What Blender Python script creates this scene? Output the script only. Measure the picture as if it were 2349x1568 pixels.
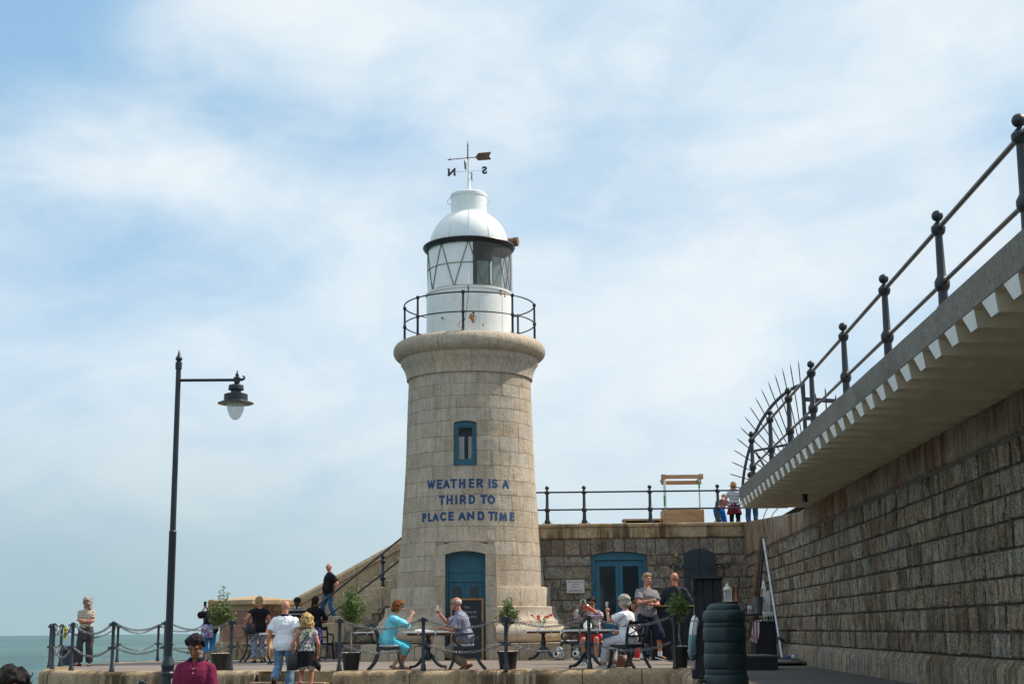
import bpy, bmesh, math, random
from mathutils import Vector, Matrix, noise as mnoise
import numpy as np
rad = math.radians
random.seed(7)
for _o in list(bpy.data.objects):
    bpy.data.objects.remove(_o)
SC = bpy.context.scene
COL = SC.collection
# ------------------------------------------------------------ camera
FPX = 3262.5
cam_data = bpy.data.cameras.new('camera')
cam_data.lens = 50.0
cam_data.sensor_width = 36.0
cam_data.clip_start = 0.1
cam_data.clip_end = 60000.0
cam = bpy.data.objects.new('camera', cam_data)
COL.objects.link(cam)
CAM_Z = 0.74
CAM_R = (Matrix.Rotation(rad(90 + 11.43), 3, 'X') @ Matrix.Rotation(rad(-0.65), 3, 'Z'))
cam.matrix_world = Matrix.Translation((0, 0, CAM_Z)) @ CAM_R.to_4x4()
SC.camera = cam
# ------------------------------------------------------------ sun, sky, exposure
SUN_EL, SUN_AZ = 50.0, 72.0          # azimuth measured from +Y towards +X
sv = Vector((math.cos(rad(SUN_EL)) * math.sin(rad(SUN_AZ)), math.cos(rad(SUN_EL)) * math.cos(rad(SUN_AZ)), math.sin(rad(SUN_EL))))
sun_data = bpy.data.lights.new('sun', 'SUN')
sun_data.energy = 5.0
sun_data.angle = rad(0.6)
sun_data.color = (1.0, 0.91, 0.78)
sun = bpy.data.objects.new('sun', sun_data)
COL.objects.link(sun)
sun.rotation_euler = sv.to_track_quat('Z', 'Y').to_euler()
SC.view_settings.view_transform = 'Standard'
SC.view_settings.look = 'None'
SC.view_settings.exposure = 0.12
SC.view_settings.gamma = 1.0
world = bpy.data.worlds.new('World')
SC.world = world
world.use_nodes = True


class NT:
    """small node-tree helper"""
    def __init__(self, tree):
        self.t = tree
        self.n = tree.nodes
        self.l = tree.links

    def new(self, typ, **kw):
        nd = self.n.new(typ)
        for k, v in kw.items():
            setattr(nd, k, v)
        return nd

    def set(self, sock, v):
        if isinstance(v, bpy.types.NodeSocket):
            self.l.new(v, sock)
        else:
            try:
                sock.default_value = v
            except Exception:
                sock.default_value = (*v, 1.0)

    def math(self, op, a, b=0.0, c=None, clamp=False):
        nd = self.new('ShaderNodeMath', operation=op, use_clamp=clamp)
        self.set(nd.inputs[0], a)
        self.set(nd.inputs[1], b)
        if c is not None:
            self.set(nd.inputs[2], c)
        return nd.outputs[0]

    def mix(self, f, a, b, mode='MIX'):
        nd = self.new('ShaderNodeMix', data_type='RGBA', blend_type=mode)
        self.set(nd.inputs[0], f)
        self.set(nd.inputs[6], a)
        self.set(nd.inputs[7], b)
        return nd.outputs[2]

    def ramp(self, f, a, b, lo=0.0, hi=1.0):
        nd = self.new('ShaderNodeMapRange', interpolation_type='SMOOTHSTEP')
        self.set(nd.inputs[0], f)
        for i, v in enumerate((a, b, lo, hi)):
            nd.inputs[1 + i].default_value = v
        return nd.outputs[0]

    def noise(self, vec, scale, detail=4.0, rough=0.55, dist=0.0):
        nd = self.new('ShaderNodeTexNoise')
        if vec is not None:
            self.set(nd.inputs['Vector'], vec)
        nd.inputs['Scale'].default_value = scale
        nd.inputs['Detail'].default_value = detail
        nd.inputs['Roughness'].default_value = rough
        nd.inputs['Distortion'].default_value = dist
        return nd.outputs[0]

    def voro(self, vec, scale, feature='F1'):
        nd = self.new('ShaderNodeTexVoronoi', feature=feature)
        if vec is not None:
            self.set(nd.inputs['Vector'], vec)
        nd.inputs['Scale'].default_value = scale
        return nd

    def mapping(self, vec, scale=(1, 1, 1), loc=(0, 0, 0), rot=(0, 0, 0)):
        nd = self.new('ShaderNodeMapping')
        self.set(nd.inputs['Vector'], vec)
        nd.inputs['Scale'].default_value = scale
        nd.inputs['Location'].default_value = loc
        nd.inputs['Rotation'].default_value = rot
        return nd.outputs[0]


def build_world():
    w = NT(world.node_tree)
    w.n.clear()
    out = w.new('ShaderNodeOutputWorld')
    bg = w.new('ShaderNodeBackground')
    bg.inputs['Strength'].default_value = 0.1
    w.l.new(bg.outputs[0], out.inputs[0])
    sky = w.new('ShaderNodeTexSky', sky_type='NISHITA')
    sky.sun_disc = False
    sky.sun_elevation = rad(SUN_EL)
    sky.sun_rotation = rad(SUN_AZ)
    sky.air_density = 1.0
    sky.dust_density = 1.6
    sky.ozone_density = 2.0
    tc = w.new('ShaderNodeTexCoord')
    sep = w.new('ShaderNodeSeparateXYZ')
    w.l.new(tc.outputs['Generated'], sep.inputs[0])
    x, y, z = sep.outputs
    az = w.math('ARCTAN2', x, y)                   # radians, 0 = straight ahead
    el = w.math('ARCSINE', z)
    # streaky cloud coordinates, slightly tilted like the photographed cirrus sheets
    cx = w.math('ADD', w.math('MULTIPLY', az, 4.2), w.math('MULTIPLY', el, 2.2))
    cy = w.math('SUBTRACT', w.math('MULTIPLY', el, 8.0), w.math('MULTIPLY', az, 1.6))
    comb = w.new('ShaderNodeCombineXYZ')
    w.l.new(cx, comb.inputs[0])
    w.l.new(cy, comb.inputs[1])
    comb.inputs[2].default_value = 3.7
    n1 = w.noise(comb.outputs[0], 1.25, 8.0, 0.54, 0.35)
    n2 = w.noise(comb.outputs[0], 3.2, 8.0, 0.56, 0.5)
    nn = w.math('ADD', w.math('MULTIPLY', n1, 0.72), w.math('MULTIPLY', n2, 0.28))

    def blob(a0, e0, sa, se, amp, tilt=0.0):
        da = w.math('SUBTRACT', az, rad(a0))
        de = w.math('SUBTRACT', w.math('SUBTRACT', el, rad(e0)), w.math('MULTIPLY', da, tilt))
        q = w.math('ADD', w.math('POWER', w.math('DIVIDE', da, rad(sa)), 2.0), w.math('POWER', w.math('DIVIDE', de, rad(se)), 2.0))
        return w.math('MULTIPLY', w.math('EXPONENT', w.math('MULTIPLY', q, -1.0)), amp)
    tot = nn
    for b in SKY_BLOBS:
        tot = w.math('ADD', tot, blob(*b))
    mask = w.ramp(tot, 0.05, 0.79)
    # gain on the unseen sky behind the viewer, added to fill shaded faces
    back = w.ramp(y, 0.5, -0.6, 1.0, SKY_BACK)
    thick = w.ramp(nn, 0.35, 0.7)
    ccol = w.mix(thick, (7.1, 8.1, 8.8, 1), (7.9, 8.5, 8.9, 1))
    skyc = w.mix(1.0, sky.outputs[0], SKY_TINT, 'MULTIPLY')
    skyc = w.mix(0.75, skyc, (3.3, 5.85, 8.4, 1))
    c = w.mix(mask, skyc, ccol)
    # pale sea haze low over the horizon
    hz = w.ramp(el, rad(11.0), rad(-0.5), 0.0, 1.0)
    right = w.ramp(az, rad(-20), rad(12))
    hcol = w.mix(right, (3.6, 5.05, 5.6, 1), (6.5, 7.5, 7.9, 1))
    c = w.mix(hz, c, hcol)
    fac = w.new('ShaderNodeVectorMath', operation='SCALE')
    w.set(fac.inputs[0], c)
    w.l.new(back, fac.inputs['Scale'])
    w.l.new(fac.outputs[0], bg.inputs[0])


SKY_TINT = (1.0, 1.0, 1.0, 1)
SKY_BACK = 1.05
# azimuth, elevation, spread, spread, amount (+ cloud, - clear blue), tilt
SKY_BLOBS = [(-21.5, 25.5, 7.0, 6.5, -0.62, 0.0), (-6, 19.0, 9, 2.0, -0.14, -0.22), (-17.0, 14.3, 5.0, 2.0, -0.16, 0.1), (-12.5, 21.0, 3.5, 1.5, -0.08, -0.3), (-19, 19.5, 3.0, 2.0, 0.10, 0.0),
             (-6, 23.8, 8, 2.0, 0.20, -0.05), (-12, 17.4, 5.5, 1.8, 0.22, -0.22), (4, 18.5, 4, 3.0, -0.14, 0.3), (12, 16.5, 7, 1.3, -0.12, 0.15),
             (14, 20.5, 8, 1.8, 0.16, 0.1), (7, 12.5, 9, 3.0, 0.25, 0.0), (-8, 11.8, 8, 2.4, 0.16, 0.0), (19, 18.6, 3, 1.3, -0.12, 0.1)]
build_world()


# ------------------------------------------------------------ pixel rays -> points on real planes
def ray(u, v):
    return CAM_R @ Vector(((u - 1174.5) / FPX, -(v - 784) / FPX, -1))


def at(u, v, d):
    """point that stands d metres in front of the camera"""
    r = ray(u, v)
    return Vector((0, 0, CAM_Z)) + r * (d / r.y)


def onz(u, v, z=0.0):
    r = ray(u, v)
    return Vector((0, 0, CAM_Z)) + r * ((z - CAM_Z) / r.z)


# ------------------------------------------------------------ object helpers
def tag(o, label=None, cat=None, group=None, kind=None):
    if label:
        o['label'] = label
    if cat:
        o['category'] = cat
    if group:
        o['group'] = group
    if kind:
        o['kind'] = kind
    return o


def thing(name, label, cat, loc=(0, 0, 0), rz=0.0, group=None):
    o = bpy.data.objects.new(name, None)
    o.empty_display_size = 0.2
    COL.objects.link(o)
    o.location = loc
    o.rotation_euler = (0, 0, rz)
    return tag(o, label, cat, group)


CHILD = {}


def copy_tree(o, parent=None):
    c = o.copy()
    COL.objects.link(c)
    if parent is not None:
        c.parent = parent
        CHILD.setdefault(parent.name, []).append(c)
    for ch in list(CHILD.get(o.name, [])):
        copy_tree(ch, c)
    return c


class MB:
    """mesh builder: verts, faces, per-face tint and material index"""
    def __init__(self):
        self.v, self.f, self.t, self.m = [], [], [], []

    def add(self, verts, faces, tint=0.5, mi=0):
        o = len(self.v)
        self.v.extend([tuple(p) for p in verts])
        for q in faces:
            self.f.append(tuple(i + o for i in q))
            self.t.append(tint)
            self.m.append(mi)
        return self

    def box(self, c, s, rz=0.0, mi=0, tint=0.5, M=None, top=None):
        """box of centre c, size s; top=(sx,sy) scales the upper face"""
        x, y, z = s[0] / 2, s[1] / 2, s[2] / 2
        tx, ty = top if top else (1, 1)
        vs = [Vector(p) for p in ((-x, -y, -z), (x, -y, -z), (x, y, -z), (-x, y, -z), (-x * tx, -y * ty, z), (x * tx, -y * ty, z), (x * tx, y * ty, z), (-x * tx, y * ty, z))]
        Rm = M if M is not None else Matrix.Rotation(rz, 3, 'Z')
        vs = [Rm @ p + Vector(c) for p in vs]
        return self.add(vs, [(0, 3, 2, 1), (4, 5, 6, 7), (0, 1, 5, 4), (1, 2, 6, 5), (2, 3, 7, 6), (3, 0, 4, 7)], tint, mi)

    def bar(self, a, b, w, h, up=(0, 0, 1), mi=0, tint=0.5):
        """rectangular bar from a to b, width w, height h"""
        a, b = Vector(a), Vector(b)
        d = (b - a).normalized()
        u = Vector(up)
        s = d.cross(u)
        if s.length < 1e-4:
            s = d.cross(Vector((1, 0, 0)))
        s.normalize()
        u = s.cross(d).normalized()
        vs = []
        for p in (a, b):
            for sx, sy in ((-1, -1), (1, -1), (1, 1), (-1, 1)):
                vs.append(p + s * (sx * w / 2) + u * (sy * h / 2))
        return self.add(vs, [(3, 2, 1, 0), (4, 5, 6, 7), (0, 1, 5, 4), (1, 2, 6, 5), (2, 3, 7, 6), (3, 0, 4, 7)], tint, mi)

    def tube(self, pts, r, seg=8, mi=0, tint=0.5, cap=True, closed=False):
        """swept tube through pts; r number or list"""
        pts = [Vector(p) for p in pts]
        n = len(pts)
        rs = r if isinstance(r, (list, tuple)) else [r] * n
        vs, fs = [], []
        prev = None
        for i, p in enumerate(pts):
            if closed:
                d = pts[(i + 1) % n] - pts[i - 1]
            else:
                d = pts[min(i + 1, n - 1)] - pts[max(i - 1, 0)]
            d.normalize()
            if prev is None:
                a = Vector((0, 0, 1)) if abs(d.z) < 0.9 else Vector((1, 0, 0))
                s = d.cross(a).normalized()
            else:
                s = (prev - d * prev.dot(d)).normalized()
            prev = s
            t = d.cross(s)
            for k in range(seg):
                an = 2 * math.pi * k / seg
                vs.append(p + (s * math.cos(an) + t * math.sin(an)) * rs[i])
        m = n if closed else n - 1
        for i in range(m):
            j = (i + 1) % n
            for k in range(seg):
                k2 = (k + 1) % seg
                fs.append((i * seg + k, i * seg + k2, j * seg + k2, j * seg + k))
        if cap and not closed:
            fs.append(tuple(reversed(range(seg))))
            fs.append(tuple(range((n - 1) * seg, n * seg)))
        return self.add(vs, fs, tint, mi)

    def lathe(self, prof, seg=24, c=(0, 0, 0), mi=0, tint=0.5, a0=0.0, a1=2 * math.pi, cap=True):
        """revolve (r,z) profile round z through c"""
        full = abs(a1 - a0 - 2 * math.pi) < 1e-6
        ns = seg if full else seg + 1
        vs, fs = [], []
        for r, z in prof:
            for k in range(ns):
                an = a0 + (a1 - a0) * k / seg
                vs.append((c[0] + r * math.cos(an), c[1] + r * math.sin(an), c[2] + z))
        for i in range(len(prof) - 1):
            for k in range(seg):
                k2 = (k + 1) % ns
                fs.append((i * ns + k, i * ns + k2, (i + 1) * ns + k2, (i + 1) * ns + k))
        if cap and full:
            if prof[0][0] > 1e-5:
                fs.append(tuple(reversed(range(ns))))
            if prof[-1][0] > 1e-5:
                o = (len(prof) - 1) * ns
                fs.append(tuple(range(o, o + ns)))
        return self.add(vs, fs, tint, mi)

    def ball(self, c, r, seg=12, rings=8, mi=0, tint=0.5, M=None):
        rx, ry, rz = r if isinstance(r, (list, tuple)) else (r, r, r)
        vs, fs = [], []
        for i in range(1, rings):
            th = math.pi * i / rings
            for k in range(seg):
                ph = 2 * math.pi * k / seg
                vs.append(Vector((rx * math.sin(th) * math.cos(ph), ry * math.sin(th) * math.sin(ph), rz * math.cos(th))))
        vs += [Vector((0, 0, rz)), Vector((0, 0, -rz))]
        T, B = len(vs) - 2, len(vs) - 1
        for i in range(rings - 2):
            for k in range(seg):
                k2 = (k + 1) % seg
                fs.append((i * seg + k, (i + 1) * seg + k, (i + 1) * seg + k2, i * seg + k2))
        for k in range(seg):
            k2 = (k + 1) % seg
            fs.append((T, k, k2))
            o = (rings - 2) * seg
            fs.append((B, o + k2, o + k))
        if M is not None:
            vs = [M @ p for p in vs]
        vs = [p + Vector(c) for p in vs]
        return self.add(vs, fs, tint, mi)

    def prism(self, poly, z0, z1, mi=0, tint=0.5, f=None):
        """extrude a counter-clockwise polygon (x,y) from z0 to z1; f maps each point"""
        n = len(poly)
        vs = [(p[0], p[1], z0) for p in poly] + [(p[0], p[1], z1) for p in poly]
        if f:
            vs = [f(*p) for p in vs]
        fs = [tuple(reversed(range(n))), tuple(range(n, 2 * n))]
        fs += [(i, (i + 1) % n, n + (i + 1) % n, n + i) for i in range(n)]
        return self.add(vs, fs, tint, mi)

    def loft(self, rings, mi=0, tint=0.5, cap=True):
        n = len(rings[0])
        vs = [p for r in rings for p in r]
        fs = []
        for i in range(len(rings) - 1):
            for k in range(n):
                k2 = (k + 1) % n
                fs.append((i * n + k, i * n + k2, (i + 1) * n + k2, (i + 1) * n + k))
        if cap:
            fs.append(tuple(reversed(range(n))))
            o = (len(rings) - 1) * n
            fs.append(tuple(range(o, o + n)))
        return self.add(vs, fs, tint, mi)

    def mesh(self, name, mats, smooth=35.0):
        me = bpy.data.meshes.new(name)
        me.from_pydata(self.v, [], self.f)
        for m in (mats if isinstance(mats, (list, tuple)) else [mats]):
            me.materials.append(m)
        me.polygons.foreach_set('material_index', self.m)
        a = me.attributes.new('tint', 'FLOAT', 'FACE')
        a.data.foreach_set('value', self.t)
        finish(me, smooth)
        return me

    def build(self, name, mats, parent=None, smooth=35.0, loc=None):
        o = bpy.data.objects.new(name, self.mesh(name, mats, smooth))
        COL.objects.link(o)
        if loc:
            o.location = loc
        if parent is not None:
            o.parent = parent
            CHILD.setdefault(parent.name, []).append(o)
        return o


def finish(me, smooth):
    if smooth is None:
        me.update()
        return
    bm = bmesh.new()
    bm.from_mesh(me)
    bmesh.ops.recalc_face_normals(bm, faces=bm.faces)
    lim = rad(smooth)
    for fc in bm.faces:
        fc.smooth = True
    for e in bm.edges:
        if len(e.link_faces) == 2:
            if e.calc_face_angle(0.0) > lim:
                e.smooth = False
    bm.to_mesh(me)
    bm.free()
    me.update()


def bevel_mesh(o, w=0.01, seg=2, ang=40):
    """bevel sharp edges of an object's mesh in place"""
    bm = bmesh.new()
    bm.from_mesh(o.data)
    bmesh.ops.remove_doubles(bm, verts=bm.verts, dist=1e-5)
    es = [e for e in bm.edges if len(e.link_faces) == 2 and e.calc_face_angle(0) > rad(ang)]
    bmesh.ops.bevel(bm, geom=es, offset=w, segments=seg, profile=0.6, affect='EDGES', clamp_overlap=True)
    bm.to_mesh(o.data)
    bm.free()
    finish(o.data, 40)
    return o


# ------------------------------------------------------------ materials
def base_mat(name):
    m = bpy.data.materials.new(name)
    m.use_nodes = True
    t = NT(m.node_tree)
    p = t.n['Principled BSDF']
    return m, t, p


def L(r, g, b):
    """sRGB 0-255 -> linear"""
    f = lambda c: (c / 255 / 12.92) if c <= 10 else ((c / 255 + 0.055) / 1.055) ** 2.4
    return (f(r), f(g), f(b), 1.0)


def sh(c, k):
    return (c[0] * k, c[1] * k, c[2] * k, 1.0)


def mat_plain(name, col, rough=0.5, metal=0.0, var=0.18, vscale=6.0, bump=0.0, bscale=40.0, spec=0.5, coat=0.0):
    m, t, p = base_mat(name)
    tc = t.new('ShaderNodeTexCoord').outputs['Object']
    n = t.noise(tc, vscale, 5, 0.6)
    f = t.ramp(n, 0.3, 0.7)
    t.set(p.inputs['Base Color'], t.mix(f, sh(col, 1 - var), sh(col, 1 + var)))
    p.inputs['Roughness'].default_value = rough
    p.inputs['Metallic'].default_value = metal
    p.inputs['Specular IOR Level'].default_value = spec
    p.inputs['Coat Weight'].default_value = coat
    if bump:
        b = t.new('ShaderNodeBump')
        b.inputs['Strength'].default_value = bump
        b.inputs['Distance'].default_value = 0.02
        t.l.new(t.noise(tc, bscale, 5, 0.65), b.inputs['Height'])
        t.l.new(b.outputs[0], p.inputs['Normal'])
    return m


def mat_stone(name, c1, c2, speck=0.35, sscale=55.0, stain=None, stain_amt=0.0, bump=0.5, bscale=38.0, rough=0.85, streak=None, streak_amt=0.0, streak_th=0.5, tint_amt=1.0, c3=None, tool=0.0):
    """granite: tint attribute picks each block between c1 and c2, fine speckle, soft stains, vertical streaks"""
    m, t, p = base_mat(name)
    tc = t.new('ShaderNodeTexCoord').outputs['Object']
    at_ = t.new('ShaderNodeAttribute', attribute_name='tint')
    tint = t.math('ADD', t.math('MULTIPLY', t.math('SUBTRACT', at_.outputs['Fac'], 0.5), tint_amt), 0.5)
    big = t.noise(tc, 1.3, 5, 0.6)
    f = t.math('ADD', t.math('MULTIPLY', tint, 0.7), t.math('MULTIPLY', t.ramp(big, 0.3, 0.7), 0.3), clamp=True)
    c = t.mix(f, c1, c2)
    if c3:
        c = t.mix(t.ramp(t.math('FRACT', t.math('MULTIPLY', at_.outputs['Fac'], 7.31)), 0.45, 0.8), c, c3)
    sp = t.noise(tc, sscale, 3, 0.75)
    sf = t.ramp(sp, 0.36, 0.64, 1 - speck, 1 + speck)
    mid = t.noise(tc, sscale * 0.13, 5, 0.7)
    mf = t.ramp(mid, 0.3, 0.7, 1 - speck * 0.45, 1 + speck * 0.45)
    vm = t.new('ShaderNodeVectorMath', operation='SCALE')
    t.set(vm.inputs[0], c)
    t.l.new(t.math('MULTIPLY', sf, mf), vm.inputs['Scale'])
    c = vm.outputs[0]
    if tool:
        tl = t.noise(t.mapping(tc, (11, 11, 0.9)), 1.0, 4, 0.7)
        vt = t.new('ShaderNodeVectorMath', operation='SCALE')
        t.set(vt.inputs[0], c)
        t.l.new(t.ramp(tl, 0.36, 0.6, 1 - tool, 1.08), vt.inputs['Scale'])
        c = vt.outputs[0]
    if stain:
        sn = t.noise(t.mapping(tc, (1, 1, 0.7)), 2.3, 6, 0.65, 0.6)
        c = t.mix(t.math('MULTIPLY', t.ramp(sn, 0.52, 0.72), stain_amt), c, stain)
    if streak:
        st = t.noise(t.mapping(tc, (6.5, 6.5, 0.28)), 1.0, 4, 0.6)
        s2 = t.noise(tc, 0.9, 3, 0.5)
        k = t.math('MULTIPLY', t.ramp(st, streak_th, streak_th + 0.2), t.ramp(s2, 0.4, 0.62))
        c = t.mix(t.math('MULTIPLY', k, streak_amt), c, streak)
    t.set(p.inputs['Base Color'], c)
    p.inputs['Roughness'].default_value = rough
    p.inputs['Specular IOR Level'].default_value = 0.25
    b = t.new('ShaderNodeBump')
    b.inputs['Strength'].default_value = bump
    b.inputs['Distance'].default_value = 0.03
    h = t.math('ADD', t.noise(tc, bscale, 6, 0.7), t.math('MULTIPLY', t.noise(tc, bscale * 0.25, 4, 0.6), 1.2))
    t.l.new(h, b.inputs['Height'])
    t.l.new(b.outputs[0], p.inputs['Normal'])
    return m


def mat_glass(name, col=(0.02, 0.03, 0.035, 1), rough=0.05, alpha=1.0):
    m, t, p = base_mat(name)
    p.inputs['Base Color'].default_value = col
    p.inputs['Roughness'].default_value = rough
    p.inputs['Specular IOR Level'].default_value = 0.5
    if alpha < 1.0:
        p.inputs['Alpha'].default_value = alpha
    return m


def mat_stripes(name, cols, axis='Z', freq=14.0, duty=0.5, rough=0.85, second=None, bump=0.25):
    """cloth with stripes along an object axis"""
    m, t, p = base_mat(name)
    tc = t.new('ShaderNodeTexCoord').outputs['Object']
    sep = t.new('ShaderNodeSeparateXYZ')
    t.l.new(tc, sep.inputs[0])
    s = sep.outputs['XYZ'.index(axis)]
    wob = t.math('MULTIPLY', t.math('SUBTRACT', t.noise(tc, 9.0, 2), 0.5), 0.018)
    fr = t.math('FRACT', t.math('MULTIPLY', t.math('ADD', s, wob), freq))
    k = t.ramp(fr, duty - 0.05, duty + 0.05)
    c = t.mix(k, cols[0], cols[1])
    if second:
        s2 = sep.outputs['XYZ'.index(second[0])]
        fr2 = t.math('FRACT', t.math('MULTIPLY', t.math('ADD', s2, wob), second[1]))
        c = t.mix(t.math('MULTIPLY', t.ramp(fr2, 0.45, 0.55), 0.7), c, second[2])
    t.set(p.inputs['Base Color'], c)
    p.inputs['Roughness'].default_value = rough
    p.inputs['Specular IOR Level'].default_value = 0.15
    b = t.new('ShaderNodeBump')
    b.inputs['Strength'].default_value = bump
    b.inputs['Distance'].default_value = 0.02
    t.l.new(t.noise(t.mapping(tc, (1, 1, 0.55)), 16, 3, 0.5), b.inputs['Height'])
    t.l.new(b.outputs[0], p.inputs['Normal'])
    return m


def mat_cloth(name, col, col2=None, pscale=18.0, thr=0.5, soft=0.08, var=0.12, rough=0.88, col3=None, bump=0.3):
    """cloth with fold bump; optional printed second and third colour"""
    m, t, p = base_mat(name)
    tc = t.new('ShaderNodeTexCoord').outputs['Object']
    n = t.noise(tc, 7.0, 4, 0.6)
    c = t.mix(t.ramp(n, 0.3, 0.7), sh(col, 1 - var), sh(col, 1 + var))
    if col2:
        v = t.noise(tc, pscale, 3, 0.55, 1.2)
        c = t.mix(t.ramp(v, thr - soft, thr + soft), c, col2)
    if col3:
        v = t.noise(t.mapping(tc, loc=(3, 5, 1)), pscale * 0.8, 3, 0.5, 0.8)
        c = t.mix(t.ramp(v, 0.56, 0.62), c, col3)
    t.set(p.inputs['Base Color'], c)
    p.inputs['Roughness'].default_value = rough
    p.inputs['Specular IOR Level'].default_value = 0.15
    b = t.new('ShaderNodeBump')
    b.inputs['Strength'].default_value = bump
    b.inputs['Distance'].default_value = 0.025
    t.l.new(t.noise(t.mapping(tc, (1, 1, 0.5)), 13, 4, 0.5, 0.4), b.inputs['Height'])
    t.l.new(b.outputs[0], p.inputs['Normal'])
    return m


def mat_wood(name, c1, c2, axis='X', scale=9.0, rough=0.7, bump=0.2):
    m, t, p = base_mat(name)
    tc = t.new('ShaderNodeTexCoord').outputs['Object']
    sc = {'X': (0.12, 1, 1), 'Y': (1, 0.12, 1), 'Z': (1, 1, 0.12)}[axis]
    n = t.noise(t.mapping(tc, sc), scale, 5, 0.6, 0.6)
    t.set(p.inputs['Base Color'], t.mix(t.ramp(n, 0.3, 0.7), c1, c2))
    p.inputs['Roughness'].default_value = rough
    b = t.new('ShaderNodeBump')
    b.inputs['Strength'].default_value = bump
    b.inputs['Distance'].default_value = 0.01
    t.l.new(n, b.inputs['Height'])
    t.l.new(b.outputs[0], p.inputs['Normal'])
    return m


M = {}
M['granite'] = mat_stone('tower granite', (0.35, 0.285, 0.21, 1), (0.53, 0.44, 0.335, 1), c3=(0.44, 0.375, 0.30, 1), tool=0.12, speck=0.2, sscale=60, tint_amt=0.75, stain=(0.30, 0.19, 0.10, 1), stain_amt=0.4, bump=0.55, bscale=26, streak=(0.2, 0.165, 0.125, 1), streak_amt=0.5, streak_th=0.52)
M['joint'] = mat_plain('mortar joint', (0.26, 0.22, 0.175, 1), 0.95, bump=0.3)
M['granite_dark'] = mat_stone('rock faced granite', (0.13, 0.10, 0.072, 1), (0.30, 0.24, 0.178, 1), c3=(0.23, 0.2, 0.165, 1), speck=0.45, sscale=30, stain=(0.05, 0.043, 0.036, 1), stain_amt=0.75, bump=0.9, bscale=20)
M['granite_wall'] = mat_stone('harbour wall granite', (0.15, 0.11, 0.07, 1), (0.38, 0.305, 0.215, 1), c3=(0.30, 0.265, 0.21, 1), tool=0.55, speck=0.5, sscale=40, stain=(0.06, 0.052, 0.043, 1), stain_amt=0.6, bump=1.0, bscale=26, streak=(0.13, 0.065, 0.025, 1), streak_amt=0.55, streak_th=0.48)
M['granite_rust'] = mat_stone('rust stained coping granite', (0.23, 0.18, 0.125, 1), (0.34, 0.28, 0.2, 1), tool=0.35, speck=0.35, sscale=40, stain=(0.09, 0.042, 0.018, 1), stain_amt=0.8, bump=0.6, streak=(0.14, 0.05, 0.014, 1), streak_amt=0.95, streak_th=0.38)
M['coping'] = mat_stone('weathered coping granite', (0.33, 0.235, 0.135, 1), (0.45, 0.335, 0.21, 1), speck=0.28, sscale=38, stain=(0.30, 0.15, 0.05, 1), stain_amt=0.75, bump=0.5, streak=(0.065, 0.04, 0.024, 1), streak_amt=0.9, streak_th=0.36)
M['sand'] = mat_stone('sandy stair stone', (0.36, 0.275, 0.175, 1), (0.46, 0.365, 0.245, 1), speck=0.25, sscale=45, stain=(0.25, 0.15, 0.075, 1), stain_amt=0.4, bump=0.6)
M['dark_joint'] = mat_plain('dark mortar joint', (0.105, 0.09, 0.072, 1), 0.95, bump=0.3)
M['pave'] = mat_stone('weathered deck boards', (0.27, 0.235, 0.205, 1), (0.36, 0.315, 0.275, 1), speck=0.12, sscale=40, stain=(0.16, 0.14, 0.125, 1), stain_amt=0.5, bump=0.35)
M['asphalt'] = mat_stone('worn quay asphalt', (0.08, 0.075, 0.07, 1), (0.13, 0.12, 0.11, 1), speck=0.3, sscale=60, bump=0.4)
M['concrete'] = mat_stone('grey concrete', (0.17, 0.16, 0.135, 1), (0.23, 0.215, 0.185, 1), speck=0.18, sscale=24, stain=(0.2, 0.19, 0.165, 1), stain_amt=0.55, bump=0.45, streak=(0.19, 0.17, 0.14, 1), streak_amt=0.6, streak_th=0.5)
M['soffit'] = mat_plain('cream painted soffit', (0.74, 0.625, 0.46, 1), 0.8, var=0.1, vscale=3, bump=0.35, bscale=14)
M['rib_white'] = mat_plain('white painted rib end', (0.84, 0.85, 0.82, 1), 0.6, var=0.05, vscale=9, bump=0.1)
M['white'] = mat_plain('white lighthouse paint', (0.82, 0.83, 0.82, 1), 0.35, var=0.04, vscale=2.5, bump=0.06, bscale=5)
M['blue'] = mat_plain('blue letter paint', (0.009, 0.058, 0.165, 1), 0.8, var=0.2, vscale=30)
M['teal'] = mat_plain('teal joinery paint', (0.011, 0.105, 0.16, 1), 0.42, var=0.12, vscale=5)
M['iron'] = mat_plain('blue grey iron paint', (0.012, 0.0195, 0.027, 1), 0.42, var=0.2, vscale=8, bump=0.12, bscale=30)
M['iron_dark'] = mat_plain('black iron paint', (0.016, 0.016, 0.018, 1), 0.38, var=0.3, vscale=9)
M['rail_tube'] = mat_plain('worn steel handrail', (0.06, 0.052, 0.048, 1), 0.32, 0.5, var=0.25, vscale=4)
M['chain'] = mat_plain('galvanised chain', (0.2, 0.205, 0.205, 1), 0.5, 0.6, var=0.25, vscale=30)
M['furniture'] = mat_plain('slate painted wood', (0.013, 0.02, 0.027, 1), 0.4, var=0.25, vscale=12)
M['seat'] = mat_cloth('oatmeal seat cloth', (0.55, 0.50, 0.46, 1), bump=0.1)
M['table_top'] = mat_plain('white table laminate', (0.82, 0.8, 0.78, 1), 0.3, var=0.03)
M['black_wood'] = mat_wood('black stained timber', (0.004, 0.005, 0.008, 1), (0.011, 0.0135, 0.019, 1), 'Z', 14, 0.62)
M['pine'] = mat_wood('bare pine timber', (0.36, 0.19, 0.085, 1), (0.55, 0.33, 0.17, 1), 'X', 12, 0.75)
M['glass'] = mat_glass('dark window glass')
M['clear_glass'] = mat_glass('clear drinking glass', (0.75, 0.8, 0.8, 1), 0.05, 0.35)
M['gold'] = mat_plain('gilt frame', (0.28, 0.13, 0.035, 1), 0.4, 0.3)
M['board'] = mat_plain('blackboard', (0.008, 0.012, 0.02, 1), 0.7, bump=0.05)
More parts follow.
